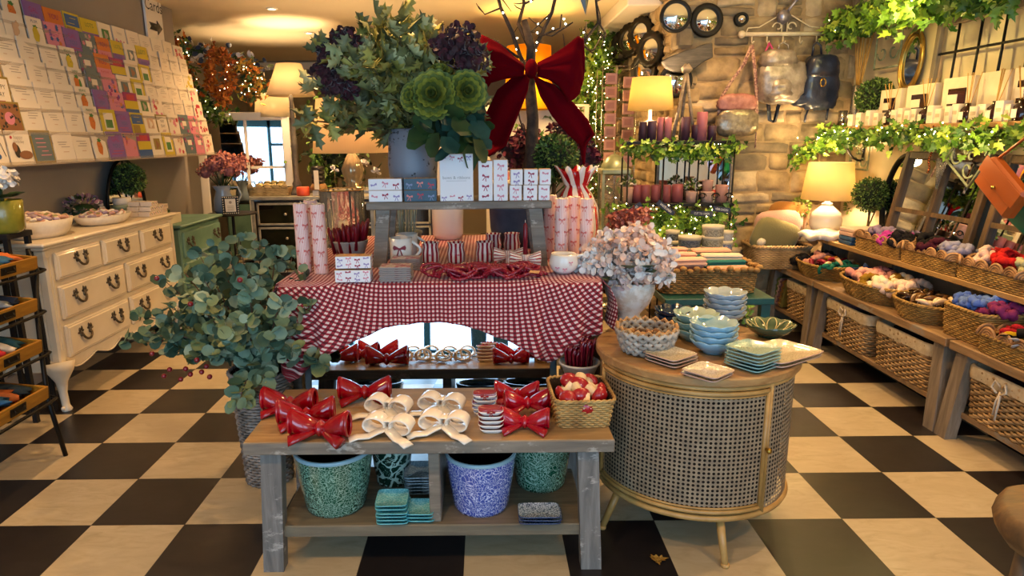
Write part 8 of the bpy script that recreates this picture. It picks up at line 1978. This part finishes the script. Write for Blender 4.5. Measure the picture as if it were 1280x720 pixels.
# ------------------------------------------------------------ the person taking the picture, seen only in the mirrors
def person():
    t=thing('person','person in blue jeans and dark jacket holding up a camera, seen in the mirrors','person',(.02,-.42,0))
    def skin(name,verts,edges,radii,mt,root=0,sub=2):
        me=bpy.data.meshes.new(name); me.from_pydata(verts,edges,[]); me.materials.append(mt); o=bpy.data.objects.new(name,me); COL.objects.link(o); o.parent=t
        o.modifiers.new('skin','SKIN'); sv=me.skin_vertices[0].data
        for i,r_ in enumerate(radii): sv[i].radius=(r_,r_) if not isinstance(r_,tuple) else r_; sv[i].use_root=(i==root)
        s=o.modifiers.new('sub','SUBSURF'); s.levels=sub; s.render_levels=sub; return o
    M_sk=mat('skin_tone','#c49478',rough=.55); M_je=mat('blue_denim','#2a5a80','#356a94',60,.85); M_ja=mat('dark_olive_jacket','#23282a',rough=.8)
    # one continuous body
    V=[(0,0,.95),(0,0,1.12),(0,0,1.3),(0,0,1.42),(0,.0,1.5),(0,.01,1.56),(0,.02,1.64),(0,.01,1.72)]
    Rr=[.14,.13,.15,.12,.055,.055,.085,.07]; E=[(0,1),(1,2),(2,3),(3,4),(4,5),(5,6),(6,7)]
    for sg in(-1,1):
        b=len(V); V+=[(sg*.17,0,1.40),(sg*.25,.05,1.18),(sg*.15,.27,1.36),(sg*.09,.33,1.44)]; Rr+=[.06,.045,.035,.026]; E+=[(3,b),(b,b+1),(b+1,b+2),(b+2,b+3)]
        b=len(V); V+=[(sg*.09,0,.86),(sg*.10,.02,.48),(sg*.10,-.01,.10),(sg*.11,.08,.04)]; Rr+=[.085,.058,.042,.036]; E+=[(0,b),(b,b+1),(b+1,b+2),(b+2,b+3)]
    skin('body',V,E,Rr,M_sk)
    V=[(0,0,.98),(0,0,.9)];Rr=[.165,.16];E=[(0,1)]
    for sg in(-1,1): b=len(V); V+=[(sg*.09,0,.82),(sg*.10,.02,.48),(sg*.10,-.01,.14)]; Rr+=[.11,.08,.068]; E+=[(1,b),(b,b+1),(b+1,b+2)]
    skin('jeans',V,E,Rr,M_je)
    V=[(0,0,.86),(0,0,1.1),(0,0,1.3),(0,0,1.44)];Rr=[.18,.165,.18,.12];E=[(0,1),(1,2),(2,3)]
    for sg in(-1,1): b=len(V); V+=[(sg*.18,0,1.40),(sg*.26,.05,1.18),(sg*.165,.25,1.345)]; Rr+=[.085,.065,.05]; E+=[(3,b),(b,b+1),(b+1,b+2)]
    skin('jacket',V,E,Rr,M_ja)
    m=MB(); m.ball((0,-.005,1.70),(.098,.105,.10),16,12,0,fn=lambda d:1 if d.z>-.2 or d.y<.2 else .8); m.build('hair',mat('brown_hair','#3a2618',rough=.7),t)
    m=MB(); m.ball((0,.1,1.635),(.014,.02,.022),8,6); m.build('nose',M_sk,t)
    for sg in(-1,1):
        m=MB(); m.ball((sg*.032,.088,1.66),(.012,.008,.009),8,6); m.build('eye',mat('eye_white','#e8e4e0',rough=.2),t); m=MB(); m.ball((sg*.092,.015,1.64),(.012,.02,.03),8,6); m.build('ear',M_sk,t)
        for f in range(4): MB().tube([(sg*.085,.335,1.44+.018*f-.02),(sg*.06,.365,1.445+.018*f-.02),(sg*.03,.37,1.445+.018*f-.02)],[.010,.009,.007],7).build('finger',M_sk,t)
        MB().tube([(sg*.085,.33,1.42),(sg*.055,.325,1.40),(sg*.03,.33,1.405)],[.011,.010,.008],7).build('thumb',M_sk,t)
        m=MB(); m.ball((sg*.11,.07,.045),(.05,.13,.045),14,8); m.build('shoe',mat('grey_shoe','#8b8794',rough=.6),t)
    c=MB().box(0,.355-.42,1.455,.13,.02,.085,bev=.006).build('camera_body',mat('camera_black','#111114',rough=.4)); c.location=(.02,0,0); tag(c,'small black camera held up by the person','camera')
person()
